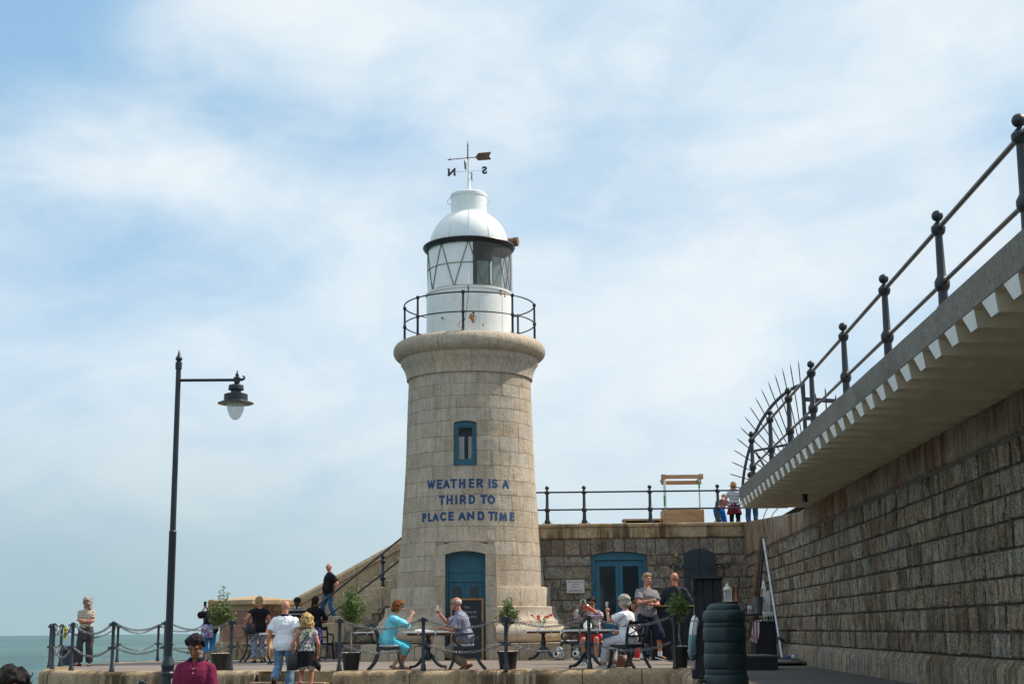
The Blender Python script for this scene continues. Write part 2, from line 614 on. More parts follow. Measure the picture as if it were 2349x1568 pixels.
M['chalk'] = mat_plain('chalk', (0.6, 0.6, 0.58, 1), 0.9)
M['pot'] = mat_plain('black planter plastic', (0.012, 0.012, 0.013, 1), 0.45)
M['bark'] = mat_plain('olive bark', (0.28, 0.23, 0.17, 1), 0.9, bump=0.5)
M['gravel'] = mat_plain('pale gravel', (0.6, 0.55, 0.46, 1), 0.9, var=0.4, vscale=60, bump=0.8)
M['metal'] = mat_plain('galvanised tube', (0.5, 0.51, 0.53, 1), 0.35, 0.7)
M['rust'] = mat_plain('rusty brown steel', (0.12, 0.062, 0.032, 1), 0.7, var=0.45, vscale=9, bump=0.3)
M['bollard'] = mat_plain('navy bollard iron', (0.03, 0.042, 0.06, 1), 0.3, bump=0.2)
M['butt'] = mat_plain('dark green water butt plastic', (0.0075, 0.026, 0.029, 1), 0.5, var=0.4, vscale=3.5, bump=0.12, bscale=8)
M['pink_granite'] = mat_stone('pink granite', (0.27, 0.145, 0.105, 1), (0.34, 0.19, 0.14, 1), speck=0.25, sscale=50, bump=0.15)
M['plaque'] = mat_plain('pale slate plaque', (0.5, 0.47, 0.45, 1), 0.5, var=0.05)
M['letter_dark'] = mat_plain('dark engraved letter', (0.08, 0.08, 0.085, 1), 0.8)
M['shutter'] = mat_plain('slate blue shutter paint', (0.017, 0.025, 0.038, 1), 0.55, var=0.1, bump=0.1)
M['red'] = mat_plain('red petal', (0.6, 0.02, 0.012, 1), 0.6)
M['stem'] = mat_plain('green stem', (0.06, 0.14, 0.025, 1), 0.7)
M['ceramic'] = mat_plain('glazed white ceramic', (0.8, 0.8, 0.77, 1), 0.15, var=0.03)
M['paper'] = mat_plain('white paper', (0.78, 0.78, 0.76, 1), 0.8, var=0.03)
M['black'] = mat_plain('black plastic', (0.008, 0.008, 0.009, 1), 0.35)
M['yellow'] = mat_plain('yellow notice', (0.75, 0.55, 0.02, 1), 0.5)
M['leather'] = mat_plain('tan leather', (0.16, 0.065, 0.03, 1), 0.5, bump=0.3)
M['black_leather'] = mat_plain('black leather', (0.012, 0.011, 0.013, 1), 0.45, bump=0.3)
M['brown_trim'] = mat_plain('aged trim metal', (0.34, 0.29, 0.22, 1), 0.55, 0.2, var=0.3, vscale=12)


# ------------------------------------------------------------ masonry generator
def masonry(mb, fmap, u0, u1, courses, wlen, joint=0.012, depth=0.015, rough=0.0, bulge=0.0, cell=0.12, holes=(), mi=0, seed=1, edge=0.02, lowf=3.0, vjoint=None):
    vjoint = joint if vjoint is None else vjoint
    rng = random.Random(seed)
    for ci, (v0, v1) in enumerate(courses):
        iv = [(u0, u1)]
        for (ha, hb, hc, hd) in holes:
            if min(v1, hd) - max(v0, hc) > 0.02:
                nv = []
                for a, b in iv:
                    if hb <= a or ha >= b:
                        nv.append((a, b))
                    else:
                        if ha > a:
                            nv.append((a, ha))
                        if hb < b:
                            nv.append((hb, b))
                iv = nv
        for a, b in iv:
            cuts = [a]
            x = a + rng.uniform(0.35, 1.0) * wlen[1]
            while x < b - wlen[0] * 0.6:
                cuts.append(x)
                x += rng.uniform(*wlen)
            cuts.append(b)
            for p, q in zip(cuts, cuts[1:]):
                tint = rng.random()
                ua, ub, va, vb = p + vjoint / 2, q - vjoint / 2, v0 + joint / 2, v1 - joint / 2
                if ub - ua < 0.02 or vb - va < 0.02:
                    continue
                nu = max(1, int((ub - ua - 2 * edge) / cell + 0.5))
                nv_ = max(1, int((vb - va - 2 * edge) / cell + 0.5))
                us = [ua, ua] + [ua + edge + (ub - ua - 2 * edge) * i / nu for i in range(nu + 1)] + [ub, ub]
                vs_ = [va, va] + [va + edge + (vb - va - 2 * edge) * i / nv_ for i in range(nv_ + 1)] + [vb, vb]
                lu, lv = len(us), len(vs_)
                ox, oy = rng.uniform(0, 90), rng.uniform(0, 90)
                tu, tv = rng.uniform(-1, 1) * rough * 0.6, rng.uniform(-1, 1) * rough * 0.5
                verts = []
                for j, v in enumerate(vs_):
                    for i, u in enumerate(us):
                        if i in (0, lu - 1) or j in (0, lv - 1):
                            w = -depth
                        elif i in (1, lu - 2) or j in (1, lv - 2):
                            w = 0.0 if not rough else rough * 0.35 * mnoise.noise((u * 9 + ox, v * 9 + oy, 1.0))
                        else:
                            w = bulge
                            if rough:
                                w += rough * (mnoise.noise((u * lowf + ox, v * lowf + oy, 0.0)) + 0.6 * mnoise.noise((u * lowf * 2.7 + ox, v * lowf * 2.7 + oy, 5.0)))
                                w += tu * (2 * (u - ua) / (ub - ua) - 1) + tv * (2 * (v - va) / (vb - va) - 1)
                        verts.append(fmap(u, v, w))
                faces = [(j * lu + i, j * lu + i + 1, (j + 1) * lu + i + 1, (j + 1) * lu + i) for j in range(lv - 1) for i in range(lu - 1)]
                mb.add(verts, faces, tint, mi)


def even(a, b, n, jit=0.0, seed=0):
    r = random.Random(seed)
    c = [a] + [a + (b - a) * i / n + (r.uniform(-jit, jit) * (b - a) / n) for i in range(1, n)] + [b]
    return list(zip(c, c[1:]))


def arch_pts(hw, z0, zs, zt, n=10, cx=0.0):
    """outline (x,z) of an opening with a segmental arch: anticlockwise from lower left"""
    pts = [(cx - hw, z0), (cx + hw, z0)]
    for i in range(n + 1):
        a = math.pi * i / n
        x = cx + hw * math.cos(math.pi * 0 + a * 1.0) if False else cx + hw - 2 * hw * i / n
        k = (x - cx) / hw
        pts.append((x, zs + (zt - zs) * (1 - k * k)))
    return pts


def plate(mb, pts, y0, y1, mi=0, tint=0.5):
    """(x,z) outline extruded from y0 (front) to y1 (back)"""
    return mb.prism([(p[0], p[1]) for p in pts], -y1, -y0, mi, tint, f=lambda a, b, c: (a, -c, b))


def ring_plate(mb, outer, inner, y0, y1, mi=0, tint=0.5):
    """frame between two outlines with the same point count"""
    n = len(outer)
    vs = []
    for y in (y0, y1):
        vs += [(p[0], y, p[1]) for p in outer] + [(p[0], y, p[1]) for p in inner]
    fs = []
    for i in range(n):
        j = (i + 1) % n
        fs += [(i, j, n + j, n + i), (2 * n + i, 3 * n + i, 3 * n + j, 2 * n + j), (i, 2 * n + i, 2 * n + j, j), (n + i, n + j, 3 * n + j, 3 * n + i)]
    return mb.add(vs, fs, tint, mi)


def font_mesh(text, size, ext=0.004, bold=0.0, space=1.0, cuts=None):
    """flat lettering as verts/faces in the xz plane, centred in x, baseline z=0; size = capital height"""
    cu = bpy.data.curves.new('lettering', 'FONT')
    cu.body = text
    cu.size = size / 0.729
    cu.extrude = ext
    cu.offset = bold
    cu.space_character = space
    cu.align_x = 'LEFT'
    cu.resolution_u = 5
    ob = bpy.data.objects.new('lettering', cu)
    COL.objects.link(ob)
    dg = bpy.context.evaluated_depsgraph_get()
    me = bpy.data.meshes.new_from_object(ob.evaluated_get(dg))
    bpy.data.objects.remove(ob)
    bpy.data.curves.remove(cu)
    bm = bmesh.new()
    bm.from_mesh(me)
    bpy.data.meshes.remove(me)
    if cuts:
        x0 = min(v.co.x for v in bm.verts)
        x1 = max(v.co.x for v in bm.verts)
        x = x0 + cuts
        while x < x1:
            bmesh.ops.bisect_plane(bm, geom=bm.verts[:] + bm.edges[:] + bm.faces[:], plane_co=(x, 0, 0), plane_no=(1, 0, 0))
            x += cuts
    bm.verts.ensure_lookup_table()
    x0 = min(v.co.x for v in bm.verts)
    x1 = max(v.co.x for v in bm.verts)
    vs = [Vector((v.co.x - (x0 + x1) / 2, -v.co.z, v.co.y)) for v in bm.verts]
    bm.verts.index_update()
    fs = [tuple(v.index for v in f.verts) for f in bm.faces]
    bm.free()
    return vs, fs, x1 - x0


# ------------------------------------------------------------ sea
def build_sea():
    m, t, p = base_mat('sea water')
    tc = t.new('ShaderNodeTexCoord').outputs['Object']
    n1 = t.noise(t.mapping(tc, (0.07, 0.022, 1)), 1.0, 8, 0.72, 0.4)
    n2 = t.noise(t.mapping(tc, (0.42, 0.13, 1)), 1.0, 6, 0.7, 0.5)
    big = t.noise(t.mapping(tc, (0.006, 0.004, 1)), 1.0, 5, 0.6)
    c = t.mix(t.ramp(big, 0.35, 0.65), (0.030, 0.098, 0.098, 1), (0.075, 0.18, 0.178, 1))
    c = t.mix(t.math('MULTIPLY', t.ramp(n2, 0.6, 0.8), 0.25), c, (0.12, 0.24, 0.23, 1))
    c = t.mix(t.math('MULTIPLY', t.ramp(n1, 0.46, 0.60), 0.85), c, (0.095, 0.135, 0.115, 1))
    c = t.mix(t.math('MULTIPLY', t.ramp(n2, 0.54, 0.40), 0.85), c, (0.022, 0.07, 0.072, 1))
    foam = t.ramp(t.math('MULTIPLY', n2, n1), 0.40, 0.45)
    c = t.mix(t.math('MULTIPLY', foam, 0.75), c, (0.5, 0.55, 0.54, 1))
    t.set(p.inputs['Base Color'], c)
    p.inputs['Roughness'].default_value = 0.38
    p.inputs['Specular IOR Level'].default_value = 0.22
    p.inputs['IOR'].default_value = 1.33
    b = t.new('ShaderNodeBump')
    b.inputs['Strength'].default_value = 1.0
    b.inputs['Distance'].default_value = 1.6
    t.l.new(t.math('ADD', t.math('MULTIPLY', n1, 1.4), t.math('MULTIPLY', n2, 0.45)), b.inputs['Height'])
    t.l.new(b.outputs[0], p.inputs['Normal'])
    mb = MB()
    mb.add([(-30000, -3000, -5), (30000, -3000, -5), (30000, 40000, -5), (-30000, 40000, -5)], [(0, 1, 2, 3)])
    tag(mb.build('sea', m), 'choppy green sea reaching to the horizon', 'sea', kind='structure')


build_sea()

# ------------------------------------------------------------ the terrace: outline of its outer edge, seaward end to the right corner
EDGE_R = lambda d: 1.67 + 0.049 * d
STEP_L, STEP_R = Vector((-5.12, 28.62)), Vector((-3.52, 28.0))
left_path = [(-7.0, 47.0), (-8.9, 44.2), (-10.1, 41.4), (-10.85, 38.8), (-11.12, 36.2), (-10.98, 33.9), (-10.45, 32.0), (-9.55, 30.5), (-8.4, 29.55), (-7.2, 29.2), (-6.2, 28.95), (STEP_L.x, STEP_L.y)]
right_path = [(STEP_R.x, STEP_R.y), (-1.75, 27.62), (0.0, 27.35), (1.6, 27.18), (2.98, 27.02), (3.62, 26.95)]
down_path = [(EDGE_R(26.95), 26.93), (EDGE_R(20), 20.0), (EDGE_R(12), 12.0), (EDGE_R(3), 3.0)]


def resample(path, step):
    pts = [Vector((p[0], p[1], 0)) for p in path]
    out = [pts[0]]
    for a, b in zip(pts, pts[1:]):
        n = max(1, int((b - a).length / step + 0.5))
        for i in range(1, n + 1):
            out.append(a.lerp(b, i / n))
    return out


def coping_run(name, path, stone, seed, z_low=-0.42, width=0.62, top=0.006, mats=None):
    """bull-nosed coping stones along a path whose outer side lies to its right when walking... (outer = camera side)"""
    pts = resample(path, 0.2)
    dist = [0]
    for a, b in zip(pts, pts[1:]):
        dist.append(dist[-1] + (b - a).length)

    def pos(s):
        s = max(0, min(dist[-1], s))
        for i in range(len(pts) - 1):
            if s <= dist[i + 1] + 1e-9:
                k = (s - dist[i]) / max(1e-9, dist[i + 1] - dist[i])
                p = pts[i].lerp(pts[i + 1], k)
                a, b = pts[max(0, i - 1)], pts[min(len(pts) - 1, i + 2)]
                d = (b - a).normalized()
                return p, Vector((d.y, -d.x, 0))
        return pts[-1], Vector((0, -1, 0))
    prof = [(-width, top - 0.03), (-width, top), (-0.14, top), (-0.075, top - 0.012), (-0.02, top - 0.045), (0.012, top - 0.10), (0.02, top - 0.17), (0.02, z_low), (-width, z_low)]
    rng = random.Random(seed)
    mb = MB()
    s = 0.0
    L_ = dist[-1]
    while s < L_ - 0.05:
        e = min(L_, s + rng.uniform(stone * 0.75, stone * 1.25))
        if L_ - e < stone * 0.4:
            e = L_
        n = max(2, int((e - s) / 0.25))
        rings = []
        for i in range(n + 1):
            ss = s + 0.008 + (e - s - 0.016) * i / n
            p, nn = pos(ss)
            k = 0.012 * mnoise.noise((ss * 1.7, seed, 0))
            rings.append([p + nn * (a + (k if a > -0.3 else 0)) + Vector((0, 0, z)) for a, z in prof])
        mb.loft(rings, tint=rng.random())
        s = e
    # backing behind the joints
    rings = []
    for i in range(int(L_ / 0.3) + 2):
        p, nn = pos(i * 0.3)
        rings.append([p + nn * a + Vector((0, 0, z)) for a, z in ((-width + 0.03, top - 0.05), (-0.2, top - 0.05), (-0.06, top - 0.14), (-0.03, z_low + 0.02), (-width + 0.03, z_low + 0.02))])
    mb.loft(rings, mi=1)
    return mb.build(name, mats or [M['coping'], M['dark_joint']])


terrace = thing('terrace_edge', 'weathered bull-nosed stone edge of the harbour terrace', 'stone edge')
coping_run('coping', left_path, 1.5, 3).parent = terrace
coping_run('coping', right_path, 1.45, 5).parent = terrace
coping_run('coping', down_path, 1.6, 9).parent = terrace


def wall_skin(mb, path, z0, z1, off, mi=0):
    pts = resample(path, 0.4)
    rings = []
    for i, p in enumerate(pts):
        d = (pts[min(i + 1, len(pts) - 1)] - pts[max(i - 1, 0)]).normalized()
        nn = Vector((d.y, -d.x, 0))
        rings.append([p + nn * off + Vector((0, 0, z0)), p + nn * off + Vector((0, 0, z1)), p - nn * 0.5 + Vector((0, 0, z1)), p - nn * 0.5 + Vector((0, 0, z0))])
    mb.loft(rings, mi=mi)


mb = MB()
wall_skin(mb, left_path, -6, -0.425, -0.02)
wall_skin(mb, [(STEP_L.x, STEP_L.y)] + [(STEP_L.x + 0.1, STEP_L.y + 0.6), (STEP_R.x - 0.1, STEP_R.y + 0.6), (STEP_R.x, STEP_R.y)], -1.2, -0.425, 0.0)
wall_skin(mb, right_path, -1.2, -0.425, -0.02)
wall_skin(mb, down_path, -1.2, -0.425, -0.02)
w_ = mb.build('quay_face', M['granite_dark'])
w_.parent = terrace


def sheet(name, poly, z, m, label, cat):
    mb = MB()
    mb.add([(p[0], p[1], z) for p in poly], [tuple(range(len(poly)))])
    return tag(mb.build(name, m, smooth=None), label, cat, kind='structure')


# boards of the terrace deck
m, t, p = base_mat('terrace deck')
tc = t.new('ShaderNodeTexCoord').outputs['Object']
sepn = t.new('ShaderNodeSeparateXYZ')
t.l.new(tc, sepn.inputs[0])
row = t.math('FLOOR', t.math('MULTIPLY', sepn.outputs[1], 1.0 / 0.42))
cmb = t.new('ShaderNodeCombineXYZ')
t.l.new(t.math('ADD', t.math('MULTIPLY', sepn.outputs[0], 0.35), t.math('MULTIPLY', row, 7.31)), cmb.inputs[0])
t.l.new(row, cmb.inputs[1])
rn = t.noise(cmb.outputs[0], 1.0, 2, 0.5)
c = t.mix(t.ramp(rn, 0.3, 0.7), (0.125, 0.095, 0.075, 1), (0.235, 0.185, 0.15, 1))
fr = t.math('FRACT', t.math('MULTIPLY', sepn.outputs[1], 1.0 / 0.42))
c = t.mix(t.math('MULTIPLY', t.ramp(fr, 0.09, 0.04), 0.75), c, (0.05, 0.043, 0.038, 1))
gr = t.noise(t.mapping(tc, (0.5, 6, 1)), 2.0, 5, 0.65)
c = t.mix(t.math('MULTIPLY', t.ramp(gr, 0.4, 0.7), 0.4), c, (0.13, 0.115, 0.105, 1))
t.set(p.inputs['Base Color'], c)
p.inputs['Roughness'].default_value = 0.8
M['deck'] = m
inset = [(-6.2, 46.9), (-8.5, 43.9), (-9.6, 41.2), (-10.3, 38.6), (-10.55, 36.2), (-10.42, 34.1), (-9.95, 32.4), (-9.15, 31.0), (-8.2, 30.15), (-7.1, 29.8), (-6.2, 29.55), (-5.05, 29.2), (-4.99, 28.56), (-3.55, 28.2), (-3.4, 28.58), (-1.7, 28.2), (0, 27.95), (1.6, 27.78), (3.4, 27.55), (EDGE_R(27) + 0.58, 27.3), (9, 27.3), (9, 56), (-4, 56)]
sheet('terrace_deck', inset, 0.0, M['deck'], 'weathered terrace paving in front of the lighthouse', 'paving')
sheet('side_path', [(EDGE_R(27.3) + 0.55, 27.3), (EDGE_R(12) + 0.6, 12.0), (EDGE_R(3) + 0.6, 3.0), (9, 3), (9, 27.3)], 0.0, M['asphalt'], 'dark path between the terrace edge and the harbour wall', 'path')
sheet('quay_ground', [(-9.0, -8), (EDGE_R(3) + .3, -8), (EDGE_R(3) + 0.3, 3.0), (EDGE_R(27), 27.3), (STEP_R.x, 28.4), (-9.0, 29.6)], -1.0, M['asphalt'], 'lower quay surface below the terrace', 'ground')
# steps up through the coping
mb = MB()
for i in range(5):
    z = -0.2 * (i + 1) + 0.2
    a, b = STEP_L + Vector((0.03, 0.02)), STEP_R - Vector((0.03, -0.02))
    dirv = (b - a).normalized()
    nn = Vector((dirv.y, -dirv.x))
    off = 0.02 + 0.32 * i - 0.08
    q = [a + nn * (off - 0.5), b + nn * (off - 0.5), b + nn * (off + 0.0), a + nn * off]
    z0, z1 = -1.05, z + 0.003
    vs = [(p_.x, p_.y, z0) for p_ in q] + [(p_.x, p_.y, z1) for p_ in q]
    mb.add(vs, [(0, 1, 2, 3), (7, 6, 5, 4), (0, 4, 5, 1), (1, 5, 6, 2), (2, 6, 7, 3), (3, 7, 4, 0)], tint=0.3 + 0.1 * i)
st = mb.build('terrace_steps', M['coping'])
bevel_mesh(st, 0.02, 2)
tag(st, 'short flight of stone steps cut through the terrace edge', 'steps')

# ------------------------------------------------------------ lighthouse
TX, TY = -1.205, 39.5
RREF = 2.0
TP = [(0.0, 2.10), (1.95, 2.02), (3.25, 1.90), (5.1, 1.79), (7.62, 1.715)]


def trad(z):
    for (a, ra), (b, rb) in zip(TP, TP[1:]):
        if z <= b:
            k = max(0, (z - a) / (b - a))
            return ra + (rb - ra) * k
    return TP[-1][1]


def tmap(u, v, w):
    a = u / RREF - math.pi / 2
    r = trad(v) + w
    return (r * math.cos(a), r * math.sin(a), v)


lh = thing('lighthouse', 'round granite lighthouse with blue slogan, white lantern room and weather vane', 'lighthouse', (TX, TY, 0))
DX = -0.075      # the door and window face a little left of the camera line
dzt = at(1070, 1262, 37.25).z
dzs = at(1070, 1270, 37.25).z
wz0, wz1, wzs = at(1070, 1066.5, 37.75).z, at(1070, 963, 37.75).z, at(1070, 968, 37.75).z
WHW = 0.305
mb = MB()
# courses from plinth to cornice, cut so that window sill and head meet joints
cs = even(1.86, wz0, 8, 0.06, 2) + even(wz0, wz1, 3, 0.03, 4) + even(wz1, 7.62, 4, 0.05, 6)
kk = RREF / 1.78
masonry(mb, tmap, -2 * math.pi, 2 * math.pi, cs, (0.5, 0.95), joint=0.011, depth=0.012, rough=0.004, cell=0.13, edge=0.012, seed=21,
        holes=[((DX - WHW) * kk, (DX + WHW) * kk, wz0, wz1), (DX - 0.86, DX + 0.80, 0, 3.0)])
prof = [(trad(z) - 0.010, z) for z in [1.8, 2.2, 2.6, 3.0, 3.4, 3.8, 4.2, 4.6]]
a0, a1 = -math.pi / 2 + (DX + WHW) / 1.78, -math.pi / 2 + 2 * math.pi + (DX - WHW) / 1.78
mb.lathe([(trad(z) - 0.010, z) for z in (1.8, 2.5, 3.0)], 96, mi=1, cap=False, a0=-math.pi / 2 - 0.034 + 0.3, a1=-math.pi / 2 - 0.034 + 2 * math.pi - 0.3)
mb.lathe([(trad(z) - 0.010, z) for z in (3.0, 3.6, 4.2, wz0)], 96, mi=1, cap=False)
mb.lathe([(trad(z) - 0.010, z) for z in (wz0, (wz0 + wz1) / 2, wz1)], 96, mi=1, a0=a0, a1=a1, cap=False)
mb.lathe([(trad(z) - 0.010, z) for z in (wz1, 7.0, 7.62)], 96, mi=1, cap=False)
mb.build('tower_shaft', [M['granite'], M['joint']], lh)


# sweeping mouldings are cut into stones by angle
def stones_lathe(mb, prof, n, off=0.0, gap=0.004, seg=5, span=2 * math.pi, seed=0, mi=0):
    rng = random.Random(seed)
    for k in range(n):
        b0, b1 = off + span * k / n + gap, off + span * (k + 1) / n - gap
        rings = []
        for i in range(seg + 1):
            a = b0 + (b1 - b0) * i / seg
            rings.append([Vector((r * math.cos(a), r * math.sin(a), z)) for r, z in prof])
        mb.loft(rings, tint=rng.random(), mi=mi)


mb = MB()
crn = [(1.60, 7.60), (1.77, 7.60), (1.775, 7.68), (1.79, 7.76), (1.83, 7.88), (1.885, 7.98), (1.935, 8.05), (1.94, 8.17), (1.6, 8.17)]
stones_lathe(mb, crn, 11, off=-1.52, gap=0.003, seg=8, seed=3)
mb.lathe([(r - 0.02 if r > 1.65 else r + 0.02, z + (0.01 if z < 8 else -0.01)) for r, z in crn], 96, mi=1, cap=False)
tor = []
for i in range(17):
    a = -math.pi / 2 + math.pi * i / 16
    tor.append((1.90 + 0.25 * math.cos(a), 8.42 + 0.255 * math.sin(a)))
tor = [(1.3, 8.165)] + tor + [(1.3, 8.675)]
stones_lathe(mb, tor, 8, off=-1.95, gap=0.003, seg=14, seed=5)
mb.lathe([(r - 0.015 if r > 1.4 else r, z) for r, z in [(1.32, 8.18)] + [(1.90 + 0.235 * math.cos(-math.pi / 2 + math.pi * i / 12), 8.42 + 0.24 * math.sin(-math.pi / 2 + math.pi * i / 12)) for i in range(13)] + [(1.32, 8.66)]], 72, mi=1, cap=False)
mb.build('gallery_cornice', [M['granite'], M['joint']], lh)
# stepped base
zq = lambda v, dd=39.5: at(1077, v, dd).z
mb = MB()
p1 = [(1.7, 1.35), (2.19, 1.33), (2.185, 1.80), (2.15, 1.86), (1.7, 1.87)]
p2 = [(1.7, 0.88), (2.52, 0.88), (2.50, 0.97), (2.42, 1.03), (2.36, 1.12), (2.335, 1.24), (2.335, 1.32), (2.31, 1.345), (1.7, 1.345)]
p3 = [(1.7, 0.44), (2.60, 0.44)] + [(2.54 + 0.17 * math.cos(a), 0.665 + 0.215 * math.sin(a)) for a in [(-70 + 14 * i) * math.pi / 180 for i in range(12)]] + [(1.7, 0.88)]
DA = -math.pi / 2 - 0.034
DG = 0.30
stones_lathe(mb, p1, 14, off=DA + DG, gap=0.0025, seg=5, seed=11, span=2 * math.pi - 2 * DG)
stones_lathe(mb, p2, 13, off=DA + DG, gap=0.0025, seg=5, seed=12, span=2 * math.pi - 2 * DG)
stones_lathe(mb, p3, 12, off=DA + DG, gap=0.0025, seg=6, seed=13, span=2 * math.pi - 2 * DG)
mb.lathe([(2.0, 0.0), (2.0, 1.86)], 48, mi=1, cap=False, a0=DA + DG, a1=DA + 2 * math.pi - DG)
base_o = mb.build('base_mouldings', [M['granite'], M['joint']], lh)
mb = MB()
for i, (x0, x1) in enumerate([(-2.72, -2.0), (-2.0, -1.35), (-1.35, -0.75 + DX), (0.75 + DX, 1.3), (1.3, 1.95), (1.95, 2.6)]):
    mb.box(((x0 + x1) / 2, -1.30, 0.205), (x1 - x0 - 0.008, 2.8, 0.41), tint=[0.3, 0.6, 0.45, 0.7, 0.35, 0.55][i])
bl = mb.build('base_block', M['granite'], lh)
bevel_mesh(bl, 0.012, 2)
# flat door surround
SW0, SW1 = 0.80, 0.84
sp_y = -2.16
mb = MB()
dhw = 0.525
op = arch_pts(dhw, 0.0, dzs, dzt, 12, DX)
hood = at(1070, 1240, 37.3).z
zsh = at(1137, 1253, 37.3).z
outer = [(DX - SW1, 0.0), (DX + SW1, 0.0)] + [(DX + SW0 - 2 * SW0 * i / 12, zsh + (hood - zsh) * (1 - (1 - i / 6) ** 2)) for i in range(13)]
# jamb stones left and right in courses, then the arched lintel
rngj = random.Random(4)
zc = [0.412, 0.88, 1.345, 1.86, dzs - 0.55, dzs]
for sgn in (-1, 1):
    for a, b in zip([0.0] + zc, zc):
        if b - a < 0.05:
            continue
        k = lambda z: SW1 + (SW0 - SW1) * z / zsh
        xa, xb = dhw, k(a)
        xb2 = k(b)
        ex = 0.30 if a < 0.4 else (0.12 if a < 0.86 else 0.0)
        yf = sp_y - (0.50 if a < 0.4 else 0.36 if a < 0.85 else 0.22 if a < 1.3 else 0.06 if a < 1.8 else 0.0)
        yf2 = sp_y - (0.50 if a < 0.4 else 0.36 if a < 0.85 else 0.14 if a < 1.3 else 0.06 if a < 1.8 else 0.0)
        g = 0.003
        q = [(DX + sgn * xa, yf, a + g), (DX + sgn * xb, yf, a + g), (DX + sgn * xb2, yf2, b - g), (DX + sgn * xa, yf2, b - g)]
        vs = q + [(x, -1.5, z) for x, y, z in q]
        fs = [(0, 1, 2, 3), (7, 6, 5, 4), (0, 4, 5, 1), (1, 5, 6, 2), (2, 6, 7, 3), (3, 7, 4, 0)]
        mb.add(vs, fs, rngj.random())
lint = []
n = 12
for i in range(n + 1):
    x = DX - dhw + 2 * dhw * i / n
    lint.append((x, dzs + (dzt - dzs) * (1 - ((x - DX) / dhw) ** 2) + 0.001))
topc = []
for i in range(n + 1):
    x = DX - SW0 + 2 * SW0 * i / n
    topc.append((x, zsh + (hood - zsh) * (1 - ((x - DX) / SW0) ** 2)))
for i in range(n):
    t_ = [0.35, 0.62, 0.5, 0.7][i // 3]
    q = [lint[i], lint[i + 1], topc[i + 1], topc[i]]
    if i == 0:
        q = [(DX - SW0, dzs), lint[0], lint[1], topc[1], topc[0]]
    if i == n - 1:
        q = [lint[n - 1], lint[n], (DX + SW0, dzs), topc[n], topc[n - 1]]
    plate(mb, q, sp_y, -1.5, tint=t_)
mb.build('door_surround', M['granite'], lh)
# the teal double door
door = thing('door', None, None, (DX, -1.83, 0))
door.parent = lh
CHILD.setdefault(lh.name, []).append(door)
mb = MB()
o_ = arch_pts(dhw - 0.003, 0.03, dzs, dzt - 0.004, 12)
i_ = arch_pts(dhw - 0.075, 0.031, dzs - 0.07, dzt - 0.085, 12)
ring_plate(mb, o_, i_, -0.05, 0.05)
mb.box((0, 0, 2.02), (2 * dhw - 0.15, 0.08, 0.07))
mb.build('door_frame', M['teal'], door)
tz = 2.055
mb = MB()
plate(mb, [(-0.44, tz), (0.44, tz)] + [p_ for p_ in i_[2:]], 0.0, 0.04)
mb.box((0, -0.005, tz + 0.17), (0.9, 0.03, 0.02))
mb.build('transom_panel', M['teal'], door)
for sgn in (-1, 1):
    leaf = MB()
    cx = sgn * 0.222
    oo = [(cx - 0.218, 0.04), (cx + 0.218, 0.04), (cx + 0.218, 1.985), (cx - 0.218, 1.985)]
    ii = [(cx - 0.12, 0.75), (cx + 0.12, 0.75), (cx + 0.12, 1.86), (cx - 0.12, 1.86)]
    ring_plate(leaf, oo, ii, 0.0, 0.05)
    leaf.box((cx, 0.005, 0.4), (0.26, 0.03, 0.5))
    lf = leaf.build('door_leaf', M['teal'], door)
    g = MB()
    g.box((cx, 0.03, 1.305), (0.24, 0.012, 1.11))
    g.build('glass_pane', M['glass'], door)
mb = MB()
mb.ball((0.03, -0.03, 1.05), 0.025)
mb.build('door_knob', M['brown_trim'], door)
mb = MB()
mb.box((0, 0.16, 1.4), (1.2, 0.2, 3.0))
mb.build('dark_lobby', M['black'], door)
# window
win = thing('window', None, None, (DX, -1.60, 0))
win.parent = lh
CHILD.setdefault(lh.name, []).append(win)
mb = MB()
ring_plate(mb, arch_pts(WHW - 0.002, wz0, wzs, wz1, 8), arch_pts(WHW - 0.1, wz0 + 0.10, wzs - 0.10, wzs - 0.085, 8), -0.06, 0.06)
ring_plate(mb, arch_pts(WHW - 0.1, wz0 + 0.10, wzs - 0.10, wzs - 0.085, 8), arch_pts(WHW - 0.125, wz0 + 0.18, wzs - 0.13, wzs - 0.125, 8), -0.03, 0.05)
mb.build('window_frame', M['teal'], win)
mb = MB()
plate(mb, arch_pts(WHW - 0.12, wz0 + 0.15, wzs - 0.12, wzs - 0.115, 8), 0.0, 0.008)
mb.build('glass_pane', mat_glass('window glass', (0.02, 0.03, 0.035, 1), 0.04, 0.2), win)
mb = MB()
for x0, x1 in ((-0.185, -0.03), (0.075, 0.185)):
    n = 7
    vs = []
    for z in (wz0 + 0.12, wz0 + 0.12 + 0.68):
        for i in range(n):
            vs.append((x0 + (x1 - x0) * i / (n - 1), 0.06 + 0.012 * (i % 2), z))
    mb.add(vs, [(i, i + 1, n + i + 1, n + i) for i in range(n - 1)])
mb.build('curtain', M['paper'], win)
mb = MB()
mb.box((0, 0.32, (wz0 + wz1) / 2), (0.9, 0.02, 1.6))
mb.build('dark_room', M['black'], win)
